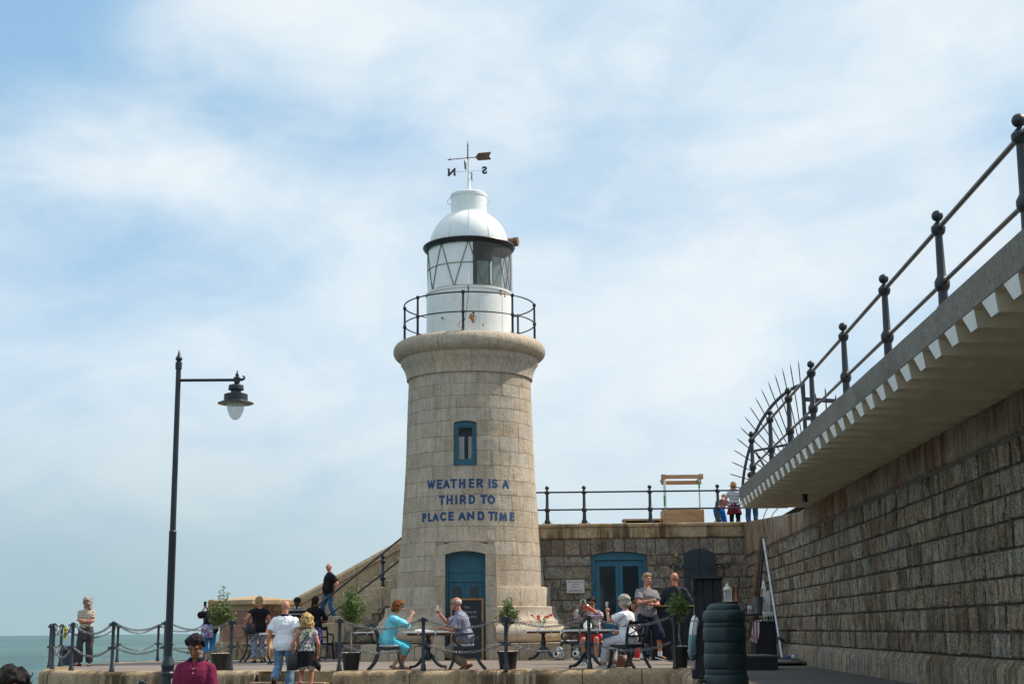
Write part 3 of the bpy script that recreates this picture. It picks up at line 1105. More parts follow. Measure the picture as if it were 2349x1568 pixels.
# arched head and reveals of the window in granite
mb = MB()
rr = 1.70
for sgn in (-1, 1):
    vs = [(DX + sgn * WHW, -1.80, wz0), (DX + sgn * WHW, -1.45, wz0), (DX + sgn * WHW, -1.45, wzs), (DX + sgn * WHW, -1.795, wzs)]
    mb.add(vs, [(0, 1, 2, 3)])
mb.add([(DX - WHW, -1.82, wz0), (DX + WHW, -1.82, wz0), (DX + WHW, -1.45, wz0), (DX - WHW, -1.45, wz0)], [(0, 1, 2, 3)])
ap = arch_pts(WHW, wz0, wzs, wz1 - 0.005, 8, DX)[2:]
for p_, q_ in zip(ap, ap[1:]):
    mb.add([(p_[0], -math.sqrt(trad(wz1) ** 2 - p_[0] ** 2) + 0.002, p_[1]), (q_[0], -math.sqrt(trad(wz1) ** 2 - q_[0] ** 2) + 0.002, q_[1]), (q_[0], -1.45, q_[1]), (p_[0], -1.45, p_[1])], [(0, 1, 2, 3)])
    mb.add([(p_[0], -math.sqrt(trad(wz1) ** 2 - p_[0] ** 2) + 0.002, p_[1]), (q_[0], -math.sqrt(trad(wz1) ** 2 - q_[0] ** 2) + 0.002, q_[1]), (q_[0], -math.sqrt(trad(wz1) ** 2 - q_[0] ** 2) + 0.002, wz1 + 0.01), (p_[0], -math.sqrt(trad(wz1) ** 2 - p_[0] ** 2) + 0.002, wz1 + 0.01)], [(0, 1, 2, 3)])
mb.build('window_reveal', M['granite'], lh)
# slogan painted round the shaft, each letter brushed from straight and curved strokes (unit box, y up)
def arc_(cx, cy, rx, ry, a0, a1, n=12):
    return [(cx + rx * math.cos(rad(a0 + (a1 - a0) * i / n)), cy + ry * math.sin(rad(a0 + (a1 - a0) * i / n))) for i in range(n + 1)]


GLY = {'W': [[(0, 1), (0.26, 0), (0.5, 0.95), (0.74, 0), (1, 1)]], 'E': [[(1, 1), (0.06, 1), (0.06, 0), (1, 0)], [(0.06, 0.52), (0.88, 0.52)]],
       'A': [[(0, 0), (0.5, 1), (1, 0)], [(0.2, 0.32), (0.8, 0.32)]], 'T': [[(0, 1), (1, 1)], [(0.5, 1), (0.5, 0)]], 'H': [[(0.05, 0), (0.05, 1)], [(0.95, 0), (0.95, 1)], [(0.05, 0.52), (0.95, 0.52)]],
       'R': [[(0.06, 0), (0.06, 1), (0.6, 1)] + arc_(0.6, 0.73, 0.34, 0.27, 90, -90) + [(0.06, 0.46)], [(0.5, 0.46), (1, 0)]], 'I': [[(0.5, 0), (0.5, 1)]],
       'S': [arc_(0.5, 0.74, 0.42, 0.26, 35, 250, 14) + arc_(0.5, 0.25, 0.46, 0.25, 70, -145, 14)], 'D': [[(0.06, 0), (0.06, 1), (0.45, 1)] + arc_(0.45, 0.5, 0.5, 0.5, 90, -90, 16) + [(0.06, 0)]],
       'O': [arc_(0.5, 0.5, 0.48, 0.5, 0, 360, 28)], 'P': [[(0.08, 0), (0.08, 1), (0.55, 1)] + arc_(0.55, 0.73, 0.38, 0.27, 90, -90) + [(0.08, 0.46)]], 'L': [[(0.08, 1), (0.08, 0), (1, 0)]],
       'C': [arc_(0.56, 0.5, 0.5, 0.5, 48, 312, 22)], 'N': [[(0.06, 0), (0.06, 1), (0.94, 0), (0.94, 1)]], 'M': [[(0.04, 0), (0.12, 1), (0.5, 0.2), (0.88, 1), (0.96, 0)]]}
LINES = [(70, 190, 'W147-253 E274-343 A357-446 T453-536 H560-648 E688-758 R783-868 I942-963 S975-1060 A1117-1200'),
         (280, 397, 'T303-380 H398-486 I518-539 R570-657 D685-776 T836-920 O925-1027'),
         (490, 607, 'P77-142 L156-213 A219-299 C314-407 E425-498 A555-649 N665-764 D798-891 T937-1020 I1028-1050 M1078-1180 E1210-1270')]
mb = MB()
zz_ = lambda x, y: ((1660 + x / 3.1976) / 1.7437, (1890 + y / 3.1976) / 1.7437)
for ya, yb, row in LINES:
    zb, zt_ = at(*zz_(660, yb), 37.62).z, at(*zz_(660, ya), 37.62).z
    for item in row.split():
        ch = item[0]
        pa, pb = [float(q_) for q_ in item[1:].split('-')]
        xa, xb = at(*zz_(pa, ya), 37.75).x - TX, at(*zz_(pb, ya), 37.75).x - TX
        wst = 0.054
        h_ = zt_ - zb - wst
        for si_, st_ in enumerate(GLY[ch]):
            P2 = [Vector((xa + wst / 2 + (xb - xa - wst) * p_[0], zb + wst / 2 + h_ * p_[1])) for p_ in st_]
            fine = [P2[0]]
            for p_, q_ in zip(P2, P2[1:]):
                n_ = max(1, int((q_ - p_).length / 0.06))
                fine += [p_.lerp(q_, i / n_) for i in range(1, n_ + 1)]
            closed = (fine[0] - fine[-1]).length < 1e-4
            vs = []
            for i, p_ in enumerate(fine):
                d0 = (fine[i] - fine[i - 1]).normalized() if i > 0 else ((fine[-1] - fine[-2]).normalized() if closed else (fine[1] - fine[0]).normalized())
                d1 = (fine[i + 1] - fine[i]).normalized() if i < len(fine) - 1 else ((fine[1] - fine[0]).normalized() if closed else d0)
                t_ = (d0 + d1).normalized() if (d0 + d1).length > 1e-3 else d0
                nn = Vector((-t_.y, t_.x))
                k_ = min(2.2, 1.0 / max(0.3, nn.dot(Vector((-d0.y, d0.x)))))
                e_ = Vector((0, 0))
                if not closed and i == 0:
                    e_ = -d1 * wst / 2
                if not closed and i == len(fine) - 1:
                    e_ = d0 * wst / 2
                for s_ in (-1, 1):
                    q_ = p_ + nn * (s_ * wst / 2 * k_) + e_
                    zq_ = min(max(q_.y, zb), zt_)
                    r_ = trad(zq_) + 0.0045 + 0.0006 * si_
                    a_ = -math.pi / 2 + math.asin(max(-1, min(1, q_.x / r_)))
                    vs.append((r_ * math.cos(a_), r_ * math.sin(a_), zq_))
            mb.add(vs, [(2 * i, 2 * i + 1, 2 * i + 3, 2 * i + 2) for i in range(len(fine) - 1)])
mb.build('lettering', M['blue'], lh, smooth=None)
# gallery railing
gr_ = thing('gallery_railing', None, None, (0, 0, 0))
gr_.parent = lh
CHILD.setdefault(lh.name, []).append(gr_)
GR = 1.85
mb = MB()
for z, r in ((9.76, 0.021), (9.215, 0.019)):
    mb.tube([(GR * math.cos(2 * math.pi * i / 64), GR * math.sin(2 * math.pi * i / 64), z) for i in range(64)], r, 8, closed=True)
mb.build('rail', M['iron_dark'], gr_)
for k in range(8):
    a = -math.pi / 2 + rad(-3.5 + 45 * k)
    mb = MB()
    mb.lathe([(0.06, 8.66), (0.06, 8.69), (0.035, 8.72), (0.032, 9.16), (0.05, 9.19), (0.05, 9.24), (0.032, 9.27), (0.028, 9.70), (0.048, 9.73), (0.048, 9.79), (0.02, 9.81)], 10, (GR * math.cos(a), GR * math.sin(a), 0))
    mb.build('post', M['iron_dark'], gr_)
# lantern room
mw = mat_stone('white drum paint with rust', (0.78, 0.79, 0.77, 1), (0.82, 0.83, 0.81, 1), speck=0.03, sscale=8, stain=(0.6, 0.55, 0.45, 1), stain_amt=0.2, bump=0.05, bscale=5, rough=0.4, streak=(0.45, 0.24, 0.08, 1), streak_amt=0.5, streak_th=0.6)
mb = MB()
mb.lathe([(1.21, 8.66), (1.21, 10.04), (1.245, 10.05), (1.245, 10.10), (1.2, 10.11)], 64, cap=False)
for k in range(10):
    a = -math.pi / 2 + rad(-20 + 36 * k)
    mb.box((1.212 * math.cos(a), 1.212 * math.sin(a), 9.36), (0.045, 0.014, 1.34), rz=a + math.pi / 2)
mb.build('lantern_drum', mw, lh)
mb = MB()
for a_, z_ in ((-35, 9.22), (7, 9.30)):
    a = -math.pi / 2 + rad(a_)
    Mx = Matrix.Rotation(a + math.pi / 2, 3, 'Z') @ Matrix.Rotation(rad(90), 3, 'X')
    vs = MB()
    mb.tube([(1.19 * math.cos(a), 1.19 * math.sin(a), z_), (1.25 * math.cos(a), 1.25 * math.sin(a), z_)], 0.05, 12, mi=0)
    mb.tube([(1.2 * math.cos(a), 1.2 * math.sin(a), z_), (1.253 * math.cos(a), 1.253 * math.sin(a), z_)], 0.036, 12, mi=1)
mb.build('porthole', [M['white'], M['rust']], lh)
# rust run below the porthole, an irregular thin scab of rust
mb = MB()
for (a_, z_, s_, sd) in ((5.5, 9.17, 0.10, 1), (48, 9.98, 0.07, 2), (-14, 8.80, 0.03, 3), (-20, 8.83, 0.02, 4), (20, 8.98, 0.025, 5), (-26, 8.75, 0.02, 6), (57, 9.93, 0.06, 7)):
    rg = random.Random(sd)
    n = 14
    pts = []
    for i in range(n):
        q = 2 * math.pi * i / n
        k = s_ * (0.6 + 0.6 * rg.random())
        du, dz = k * math.cos(q) * 0.8, k * math.sin(q) * 1.5
        a = -math.pi / 2 + rad(a_) + (du - 0.25 * dz * 0.4) / 1.21
        pts.append((1.2135 * math.cos(a), 1.2135 * math.sin(a), z_ + dz))
    a = -math.pi / 2 + rad(a_)
    pts.append((1.2145 * math.cos(a), 1.2145 * math.sin(a), z_))
    mb.add(pts, [(i, (i + 1) % n, n) for i in range(n)])
mb.build('rust_stain', mat_plain('orange rust bloom', (0.42, 0.22, 0.08, 1), 0.9, var=0.5, vscale=22), lh, smooth=None)
# glazing: white blanking panels on the landward side, open glass towards the right
G0, G1 = 10.10, 11.40
GA, GB = rad(7), rad(150)
mb = MB()
mb.lathe([(1.172, G0), (1.172, G1)], 52, a0=-math.pi / 2 + GB, a1=-math.pi / 2 + GA + 2 * math.pi, cap=False)
mb.build('blanking_panel', M['white'], lh)
mb = MB()
mb.lathe([(1.172, G0), (1.172, G1)], 24, a0=-math.pi / 2 + GA, a1=-math.pi / 2 + GB, cap=False)
mb.build('lantern_glass', mat_glass('lantern glass', (0.03, 0.06, 0.06, 1), 0.04, 0.18), lh)
mb = MB()
for k in range(-9, 9):
    for z0_, z1_, k0, k1 in ((G0, G1, k, k + 0.5), (G1, G0, k + 0.5, k + 1)):
        st_ = rad(40)
        pts = []
        for i in range(7):
            a = -math.pi / 2 + rad(-19) + st_ * (k0 + (k1 - k0) * i / 6)
            pts.append((1.185 * math.cos(a), 1.185 * math.sin(a), z0_ + (z1_ - z0_) * i / 6))
        if k < 0 or k > -10:
            mb.tube(pts, 0.013, 5)
ang = [2 * math.pi * i / 64 for i in range(64)]
for z in (G0 + 0.02, (G0 + G1) / 2 + 0.03, G1 - 0.02):
    if z > G1 - 0.1 or z < G0 + 0.1:
        mb.tube([(1.187 * math.cos(a), 1.187 * math.sin(a), z) for a in ang], 0.018, 6, closed=True)
    else:
        pa = [-math.pi / 2 + GB + (GA + 2 * math.pi - GB) * i / 48 for i in range(49)]
        mb.tube([(1.187 * math.cos(a), 1.187 * math.sin(a), z) for a in pa], 0.012, 6)
mb.build('glazing_bar', M['brown_trim'], lh)
# wire mesh guard over the glass
m, t, p = base_mat('wire mesh guard')
uv = t.new('ShaderNodeTexCoord').outputs['UV']
sp_ = t.new('ShaderNodeSeparateXYZ')
t.l.new(uv, sp_.inputs[0])
fx = t.math('FRACT', t.math('MULTIPLY', sp_.outputs[0], 1.0))
fy = t.math('FRACT', t.math('MULTIPLY', sp_.outputs[1], 1.0))
k = t.math('MAXIMUM', t.math('LESS_THAN', fx, 0.2), t.math('LESS_THAN', fy, 0.2))
p.inputs['Base Color'].default_value = (0.12, 0.11, 0.1, 1)
t.l.new(k, p.inputs['Alpha'])
mb = MB()
mb.lathe([(1.235, G0 - 0.02), (1.235, G1 + 0.08)], 40, a0=-math.pi / 2 + GA, a1=-math.pi / 2 + rad(125), cap=False)
me_o = mb.build('mesh_guard', m, lh)
uvl = me_o.data.uv_layers.new(name='UVMap')
for lp in me_o.data.loops:
    co = me_o.data.vertices[lp.vertex_index].co
    uvl.data[lp.index].uv = (math.atan2(co.y, co.x) * 1.235 / 0.03, co.z / 0.03)
# inside: floor, lamp optic and pale back panels seen through the glass
mb = MB()
mb.lathe([(0.0, G0 + 0.01), (1.17, G0 + 0.01)], 32, cap=False)
mb.lathe([(0.0, G1 + 0.03), (1.17, G1 + 0.03)], 32, cap=False)
mb.build('lantern_floor', mat_plain('dark lantern interior', (0.10, 0.11, 0.11, 1), 0.8), lh)
mb = MB()
mb.lathe([(0.16, G0 + 0.01), (0.16, G0 + 0.35), (0.30, G0 + 0.4), (0.34, G0 + 0.62), (0.30, G0 + 0.85), (0.12, G0 + 0.92)], 20)
mb.build('lamp_optic', mat_plain('green lamp glass', (0.12, 0.3, 0.28, 1), 0.15), lh)
mb = MB()
for (x, y, w, h, z, rz_) in ((0.40, -0.62, 0.34, 0.80, G0 + 0.45, 0.35), (0.80, -0.42, 0.34, 0.95, G0 + 0.52, 0.75), (0.2, 0.5, 0.7, 0.9, G0 + 0.45, 0.3)):
    mb.box((x, y, z), (w, 0.03, h), rz=rz_)
mb.build('interior_panel', mat_plain('pale green panel', (0.5, 0.66, 0.62, 1), 0.5), lh)
mb = MB()
mb.lathe([(1.16, 11.36), (1.25, 11.37), (1.30, 11.42), (1.325, 11.47), (1.31, 11.50), (1.2, 11.53), (1.1, 11.54)], 64, cap=False)
mb.build('eaves_gutter', M['iron_dark'], lh)
mb = MB()
dm = [(1.12 * math.cos(a), 11.53 + 1.07 * math.sin(a)) for a in [rad(66 * i / 14) for i in range(15)]]
mb.lathe(dm, 64, cap=False)
for k in range(12):
    a = -math.pi / 2 + rad(2 + 30 * k)
    for (r, z) in [(1.127 * math.cos(rad(q)), 11.53 + 1.077 * math.sin(rad(q))) for q in range(3, 62, 4)]:
        for da in (-0.018, 0.018):
            mb.ball((r * math.cos(a + da / r), r * math.sin(a + da / r), z), 0.009, 6, 4)
    mb.tube([(1.122 * math.cos(rad(q)) * math.cos(a), 1.122 * math.cos(rad(q)) * math.sin(a), 11.53 + 1.072 * math.sin(rad(q))) for q in range(2, 66, 4)], 0.007, 5)
mb.build('dome', M['white'], lh)
mb = MB()
mb.lathe([(0.44, 12.44), (0.47, 12.44), (0.525, 12.46), (0.525, 12.50), (0.515, 12.51), (0.515, 12.97), (0.53, 12.98), (0.53, 13.06), (0.50, 13.09), (0.1, 13.13)], 40)
for sgn in (-1, 1):
    mb.tube([(sgn * (0.51 + 0.10 * math.sin(math.pi * i / 8)), -0.12, 12.97 - 0.24 * i / 8 * 1.0) for i in range(9)], 0.012, 6)
mb.build('vent_cowl', M['white'], lh)
mb = MB()
hp = Vector((0.86, 0.55, 11.78))
mb.tube([hp, hp + Vector((0.42, -0.1, 0.0)), hp + Vector((0.43, -0.1, 0.0)), hp + Vector((0.55, -0.13, 0.0))], [0.12, 0.12, 0.135, 0.135], 18)
mb.build('vent_pipe', M['rust'], lh)
# weather vane
vane = thing('weather_vane', None, None, (0, 0, 0))
vane.parent = lh
CHILD.setdefault(lh.name, []).append(vane)
mb = MB()
mb.lathe([(0.095, 13.11), (0.075, 13.2), (0.05, 13.38), (0.036, 13.55), (0.045, 13.57), (0.045, 13.6), (0.03, 13.62), (0.028, 14.2)], 12)
mb.build('mast', M['white'], vane)
mb = MB()
mb.lathe([(0.02, 14.16), (0.035, 14.2), (0.02, 14.25), (0.016, 14.56), (0.03, 14.58), (0.018, 14.6), (0.0, 14.74)], 10, c=(-0.02, 0, 0))
mb.build('spire', M['rust'], vane)
ARM = Matrix.Rotation(rad(-9), 3, 'Z')
mb = MB()
mb.tube([ARM @ Vector((-0.42, 0, 13.80)), ARM @ Vector((0.40, 0, 13.80))], 0.012, 6)
mb.tube([ARM @ Vector((0, -0.42, 13.80)), ARM @ Vector((0, 0.40, 13.80))], 0.012, 6)
mb.build('compass_arm', M['white'], vane)
for ch, c_, al in (('N', (-0.50, 0), 0), ('S', (0.47, 0), 0), ('W', (0, -0.5), 1), ('E', (0, 0.5), 1)):
    vs, fs, wd = font_mesh(ch, 0.215, ext=0.008, bold=0.014)
    out = []
    for v_ in vs:
        q = Vector((-v_.x * 1.05, v_.y, v_.z)) if not al else Vector((v_.y, v_.x, v_.z))
        out.append(ARM @ Vector((q.x + c_[0], q.y + c_[1], q.z + 13.695)))
    mb = MB()
    mb.add(out, fs)
    if ch in 'NS':     # slab serifs of the cut letters
        hw_ = wd / 2 * 1.05
        for (sx, sz) in (((-hw_ + 0.012, 0.008), (hw_ - 0.012, 0.207), (-hw_ + 0.012, 0.207), (hw_ - 0.012, 0.008)) if ch == 'N' else ((-hw_ + 0.01, 0.05), (hw_ - 0.01, 0.165))):
            mb.box(ARM @ Vector((-sx + c_[0], c_[1], sz + 13.695)), (0.062, 0.0156, 0.017) if ch == 'N' else (0.014, 0.0156, 0.06), rz=rad(-9))
    mb.build('letter', M['iron_dark'], vane, smooth=None)
AR = Matrix.Rotation(rad(-13), 3, 'Z')
mb = MB()
mb.tube([AR @ Vector((-0.56, 0, 14.2)), AR @ Vector((0.32, 0, 14.2))], 0.013, 6)
mb.tube([AR @ Vector((-0.64, 0, 14.2)), AR @ Vector((-0.55, 0, 14.2)), AR @ Vector((-0.54, 0, 14.2))], [0.001, 0.035, 0.012], 8)
fe = [(0.2, 0.0), (0.27, -0.085), (0.30, -0.11), (0.68, -0.11), (0.62, 0.0), (0.68, 0.12), (0.30, 0.12), (0.24, 0.05)]
n = len(fe)
vs = [AR @ Vector((a, -0.009, 14.2 + b)) for a, b in fe] + [AR @ Vector((a, 0.009, 14.2 + b)) for a, b in fe]
mb.add(vs, [tuple(range(n)), tuple(reversed(range(n, 2 * n)))] + [(i, n + i, n + (i + 1) % n, (i + 1) % n) for i in range(n)])
for i in range(7):
    x = 0.32 + 0.045 * i
    mb.bar(AR @ Vector((x, -0.012, 14.2)), AR @ Vector((x + 0.05, -0.012, 14.3)), 0.006, 0.006)
    mb.bar(AR @ Vector((x, -0.012, 14.2)), AR @ Vector((x + 0.05, -0.012, 14.1)), 0.006, 0.006)
mb.build('arrow', M['rust'], vane)
# aerial and loose cable on the gallery rail
mb = MB()
a = -math.pi / 2 + rad(1)
mb.tube([(1.85 * math.cos(a), 1.85 * math.sin(a), 9.74), (1.85 * math.cos(a), 1.85 * math.sin(a), 9.95)], 0.018, 8, mi=1)
mb.tube([(1.85 * math.cos(a), 1.85 * math.sin(a), 9.93), (1.85 * math.cos(a), 1.85 * math.sin(a), 10.33)], 0.014, 8, mi=0)
mb.build('aerial', [M['paper'], M['iron_dark']], lh)
mb = MB()
cb = [(0.03, 9.9), (0.02, 9.6), (-0.02, 9.3), (-0.06, 9.05), (-0.12, 8.82), (-0.2, 8.75), (-0.24, 8.85), (-0.18, 8.98), (-0.1, 8.95), (-0.08, 8.82), (-0.12, 8.72), (-0.18, 8.70)]
mb.tube([(x, -1.80 + 0.03 * math.sin(i), z) for i, (x, z) in enumerate(cb)], 0.007, 5)
mb.tube([(0.2, -1.24, 9.27), (0.22, -1.3, 9.1), (0.17, -1.42, 8.9), (0.1, -1.6, 8.72), (0.02, -1.75, 8.68)], 0.007, 5)
mb.build('cable', M['black'], lh)


# ------------------------------------------------------------ low stone building right of the tower
BY = 39.4
bld = thing('harbour_building', 'low rock-faced stone building beside the lighthouse with teal glazed double doors', 'building', (0, BY, 0))
zcb = at(1500, 1233, BY).z
zct = at(1500, 1199, BY).z
DLX, DRX = at(1358.5, 1400, BY).x, at(1487.5, 1400, BY).x
bzs, bzt = at(1422, 1272, BY).z, at(1422, 1264, BY).z
SLX, SRX = at(1568, 1300, BY).x, at(1639.5, 1300, BY).x
szs, szt = at(1600, 1269, BY).z, at(1600, 1258, BY).z
mb = MB()
cs = even(0.0, bzs - 0.02, 9, 0.08, 3) + [(bzs - 0.02, zcb)]
bf = lambda u, v, w: (u, -w, v)
dm_, dh_ = (DLX + DRX) / 2, (DRX - DLX) / 2
sm_, sh_ = (SLX + SRX) / 2, (SRX - SLX) / 2
masonry(mb, bf, 0.3, 6.75, cs[:-1], (0.3, 0.62), joint=0.026, depth=0.03, rough=0.034, bulge=0.015, cell=0.06, edge=0.025, seed=8, holes=[(DLX, DRX, 0, bzs)], lowf=7)
masonry(mb, bf, 0.3, 6.75, cs[-1:], (0.36, 0.46), joint=0.028, depth=0.03, rough=0.028, bulge=0.02, cell=0.07, edge=0.025, seed=9, holes=[(DLX, DRX, 0, bzs)], lowf=6)
# arched voussoirs over the doors
nv = 5
for k in range(nv):
    xa, xb = DLX + (DRX - DLX) * k / nv, DLX + (DRX - DLX) * (k + 1) / nv
    f = lambda x: bzs + (bzt - bzs) * (1 - ((x - dm_) / dh_) ** 2)
    fl = lambda x: dm_ + (x - dm_) * 1.12
    q = [(xa + 0.01, f(xa) + 0.0), ((xa + xb) / 2, f((xa + xb) / 2)), (xb - 0.01, f(xb)), (xb - 0.01, zcb), (xa + 0.01, zcb)]
    plate(mb, q, -0.025, 0.3, tint=random.random())
for (x0, x1, z0, z1) in ((0.3, DLX, 0, zcb), (DRX, 6.75, 0, zcb), (DLX, DRX, bzs + 0.09, zcb)):
    mb.box(((x0 + x1) / 2, 0.2, (z0 + z1) / 2), (x1 - x0, 0.39, z1 - z0), mi=1)
mb.build('stone_wall', [M['granite_dark'], M['dark_joint']], bld)
mb = MB()
xs = [0.25, at(1330, 1200, BY).x - 0.05, at(1475, 1200, BY).x, at(1621, 1200, BY).x, 5.75, 6.5]
rg = random.Random(12)
for a, b in zip(xs, xs[1:]):
    vs = []
    prof = [(0.55, zcb + 0.002), (-0.05, zcb + 0.002), (-0.07, zcb + 0.03), (-0.07, zct - 0.10), (-0.11, zct - 0.09), (-0.115, zct - 0.02), (-0.09, zct), (0.55, zct)]
    mb.loft([[(x, y, z) for y, z in prof] for x in (a + 0.004, b - 0.004)], tint=rg.random())
cp = mb.build('coping', M['coping'], bld)
# teal double doors
dd = thing('double_door', None, None, (dm_, 0.16, 0))
dd.parent = bld
CHILD.setdefault(bld.name, []).append(dd)
DB = 0.14
mb = MB()
o_ = arch_pts(dh_ - 0.004, DB - 0.1, bzs, bzt - 0.004, 12)
i_ = arch_pts(dh_ - 0.10, DB - 0.099, bzs - 0.13, bzs - 0.129, 12)
ring_plate(mb, o_, i_, -0.08, 0.06)
mb.build('door_frame', M['teal'], dd)
lw = (dh_ - 0.10)
for sgn, nm in ((-1, 'l'), (1, 'r')):
    cx = sgn * lw / 2
    oo = [(cx - lw / 2 + 0.004, DB - 0.1), (cx + lw / 2 - 0.004, DB - 0.1), (cx + lw / 2 - 0.004, bzs - 0.14), (cx - lw / 2 + 0.004, bzs - 0.14)]
    ii = [(cx - lw / 2 + 0.13, 0.92), (cx + lw / 2 - 0.10, 0.92), (cx + lw / 2 - 0.10, bzs - 0.30), (cx - lw / 2 + 0.13, bzs - 0.30)]
    if sgn > 0:
        ii = [(cx - lw / 2 + 0.10, 0.92), (cx + lw / 2 - 0.13, 0.92), (cx + lw / 2 - 0.13, bzs - 0.30), (cx - lw / 2 + 0.10, bzs - 0.30)]
    mb = MB()
    ring_plate(mb, oo, ii, -0.02, 0.04)
    mb.box((cx, 0.0, 0.5), (lw - 0.34, 0.02, 0.55))
    mb.build('door_leaf', M['teal'], dd)
    mb = MB()
    mb.box((cx, 0.015, (0.92 + bzs - 0.30) / 2), (lw - 0.2, 0.012, bzs - 0.30 - 0.9))
    mb.build('glass_pane', M['glass'], dd)
mb = MB()
for z in (0.5, 1.9):
    mb.box((-dh_ + 0.095, -0.09, z), (0.03, 0.03, 0.12))
mb.build('hinge', M['iron'], dd)
# slate shutter with strap hinges
mb = MB()
for sgn in (-1, 1):
    pts = [p_ for p_ in arch_pts(sh_, at(1600, 1420, BY).z, szs, szt, 12)]
    lo = pts[0][1]
    if sgn < 0:
        pp = [(-sh_, lo), (-0.006, lo)] + [p_ for p_ in pts[2:] if p_[0] < -0.01]
    else:
        pp = [(0.006, lo), (sh_, lo)] + [p_ for p_ in pts[2:] if p_[0] > 0.01]
    if sgn < 0:
        pp.insert(2, (-0.006, szt))
    else:
        pp.append((0.006, szt))
    plate(mb, [(a + sm_, b) for a, b in pp], -0.14, -0.085)
mb.build('shutter', M['shutter'], bld)
mb = MB()
zst = at(1600, 1301, BY).z
for sgn in (-1, 1):
    mb.box((sm_ + sgn * (sh_ * 0.72), -0.15, zst - 0.03), (sh_ * 0.62, 0.018, 0.045))
    mb.box((sm_ + sgn * (sh_ + 0.20), -0.10, zst + 0.03), (0.42, 0.03, 0.055))
    for dx in (0.1, 0.3):
        mb.ball((sm_ + sgn * (sh_ + dx), -0.12, zst + 0.03), 0.018, 8, 5, mi=1)
mb.build('strap_hinge', [M['iron'], M['metal']], bld)
mb = MB()
q = at(1551, 1261 + 12, BY)
mb.lathe([(0.0, 0.0), (0.06, 0.0), (0.055, 0.03), (0.0, 0.045)], 16)
pl = mb.build('wall_boss', M['coping'], bld)
pl.rotation_euler = (rad(90), 0, 0)
pl.location = (q.x, -0.04, q.z)
# slate plaque
PX0, PX1 = at(1299.5, 1345, BY).x, at(1340.5, 1345, BY).x
PZ0, PZ1 = at(1320, 1359.5, BY).z, at(1320, 1329, BY).z
plq = thing('plaque', None, None, ((PX0 + PX1) / 2, -0.075, PZ0))
plq.parent = bld
CHILD.setdefault(bld.name, []).append(plq)
mb = MB()
mb.box((0, 0, (PZ1 - PZ0) / 2), (PX1 - PX0, 0.03, PZ1 - PZ0))
bevel_mesh(mb.build('slate', M['plaque'], plq), 0.004, 1)
mb = MB()
for i, (tx, fr_) in enumerate((('THE FOLKESTONE LIGHTHOUSE', 0.88), ('was refurbished by', 0.42), ('JOHN KINLEY in 2015', 0.5), ('One of seven miniature artworks sites', 0.72), ('exhibited at the Folkestone Triennial', 0.76))):
    vs, fs, wd = font_mesh(tx, 0.034, ext=0.001)
    k = (PX1 - PX0) * fr_ / wd
    zz = (PZ1 - PZ0) * [0.84, 0.66, 0.46, 0.24, 0.14][i] - 0.012
    mb.add([(v_.x * k, -0.017, zz + v_.z) for v_ in vs], fs)
mb.build('inscription', M['letter_dark'], plq, smooth=None)

# ------------------------------------------------------------ long harbour wall on the right with its walkway
WX = lambda d: 4.45 + 0.049 * d       # face of the wall
WN = Vector((-1, 0.049, 0)).normalized()
hw = thing('harbour_wall', 'tall rock-faced granite harbour wall running back to the building, rust streaked at the top', 'wall')
D0, D1 = 3.0, 39.45
wtop = lambda d: 3.05 if d < 29.4 else 3.05 + (d - 29.4) / (39.4 - 29.4) * (zct - 0.0 - 3.05)
mb = MB()


def wmap(u, v, w):
    p_ = Vector((WX(u), u, 0)) + WN * (w + 0.03 * (1 - v / 3.0))
    return (p_.x, p_.y, v)


rgw = random.Random(3)
cs = [0.38] + [0.38 + 0.2825 * i + rgw.uniform(-0.012, 0.012) for i in range(1, 8)] + [2.64]
masonry(mb, wmap, D0, D1, list(zip(cs, cs[1:])), (0.36, 0.88), joint=0.032, vjoint=0.065, depth=0.05, rough=0.026, bulge=0.008, cell=0.07, edge=0.02, seed=17, lowf=6.5)
vs = [(WX(D0), D0, 0), (WX(D1), D1, 0), (WX(D1), D1, 2.66), (WX(D0), D0, 2.66)]
vs = [Vector(v_) - WN * 0.022 for v_ in vs]
mb.add(vs, [(0, 1, 2, 3)], mi=1)
mb.build('rock_faced_wall', [M['granite_wall'], M['dark_joint']], hw)
mb = MB()
# plain coping course, rust streaked
cuts = [D0]
while cuts[-1] < D1 - 1.2:
    cuts.append(cuts[-1] + rgw.uniform(1.0, 1.9))
cuts[-1] = D1
for a, b in zip(cuts, cuts[1:]):
    rings = []
    for i in range(5):
        u = a + 0.006 + (b - a - 0.012) * i / 4
        zt = wtop(u)
        rings.append([Vector((WX(u), u, z)) + WN * w for w, z in ((-0.5, 2.65), (0.03, 2.65), (0.055, 2.68), (0.055, zt - 0.05), (0.03, zt - 0.002), (-0.5, zt - 0.002))])
    mb.loft(rings, tint=rgw.random())
vs = [Vector(v_) + WN * 0.02 for v_ in [(WX(D0), D0, 2.6), (WX(D1), D1, 2.6), (WX(D1), D1, 3.03), (WX(D0), D0, 3.03)]]
mb.add(vs, [(0, 1, 2, 3)], mi=1)
mb.build('wall_coping', [M['granite_rust'], M['dark_joint']], hw)
mb = MB()
cuts = [D0]
while cuts[-1] < D1 - 0.9:
    cuts.append(cuts[-1] + rgw.choice((0.45, 0.8, 1.1, 1.3, 1.6)))
cuts[-1] = D1
for a, b in zip(cuts, cuts[1:]):
    rings = []
    for u in (a + 0.005, b - 0.005):
        rings.append([Vector((WX(u), u, z)) + WN * w for w, z in ((-0.2, 0.0), (0.21, 0.0), (0.20, 0.28), (0.13, 0.375), (-0.2, 0.378))])
    mb.loft(rings, tint=rgw.random())
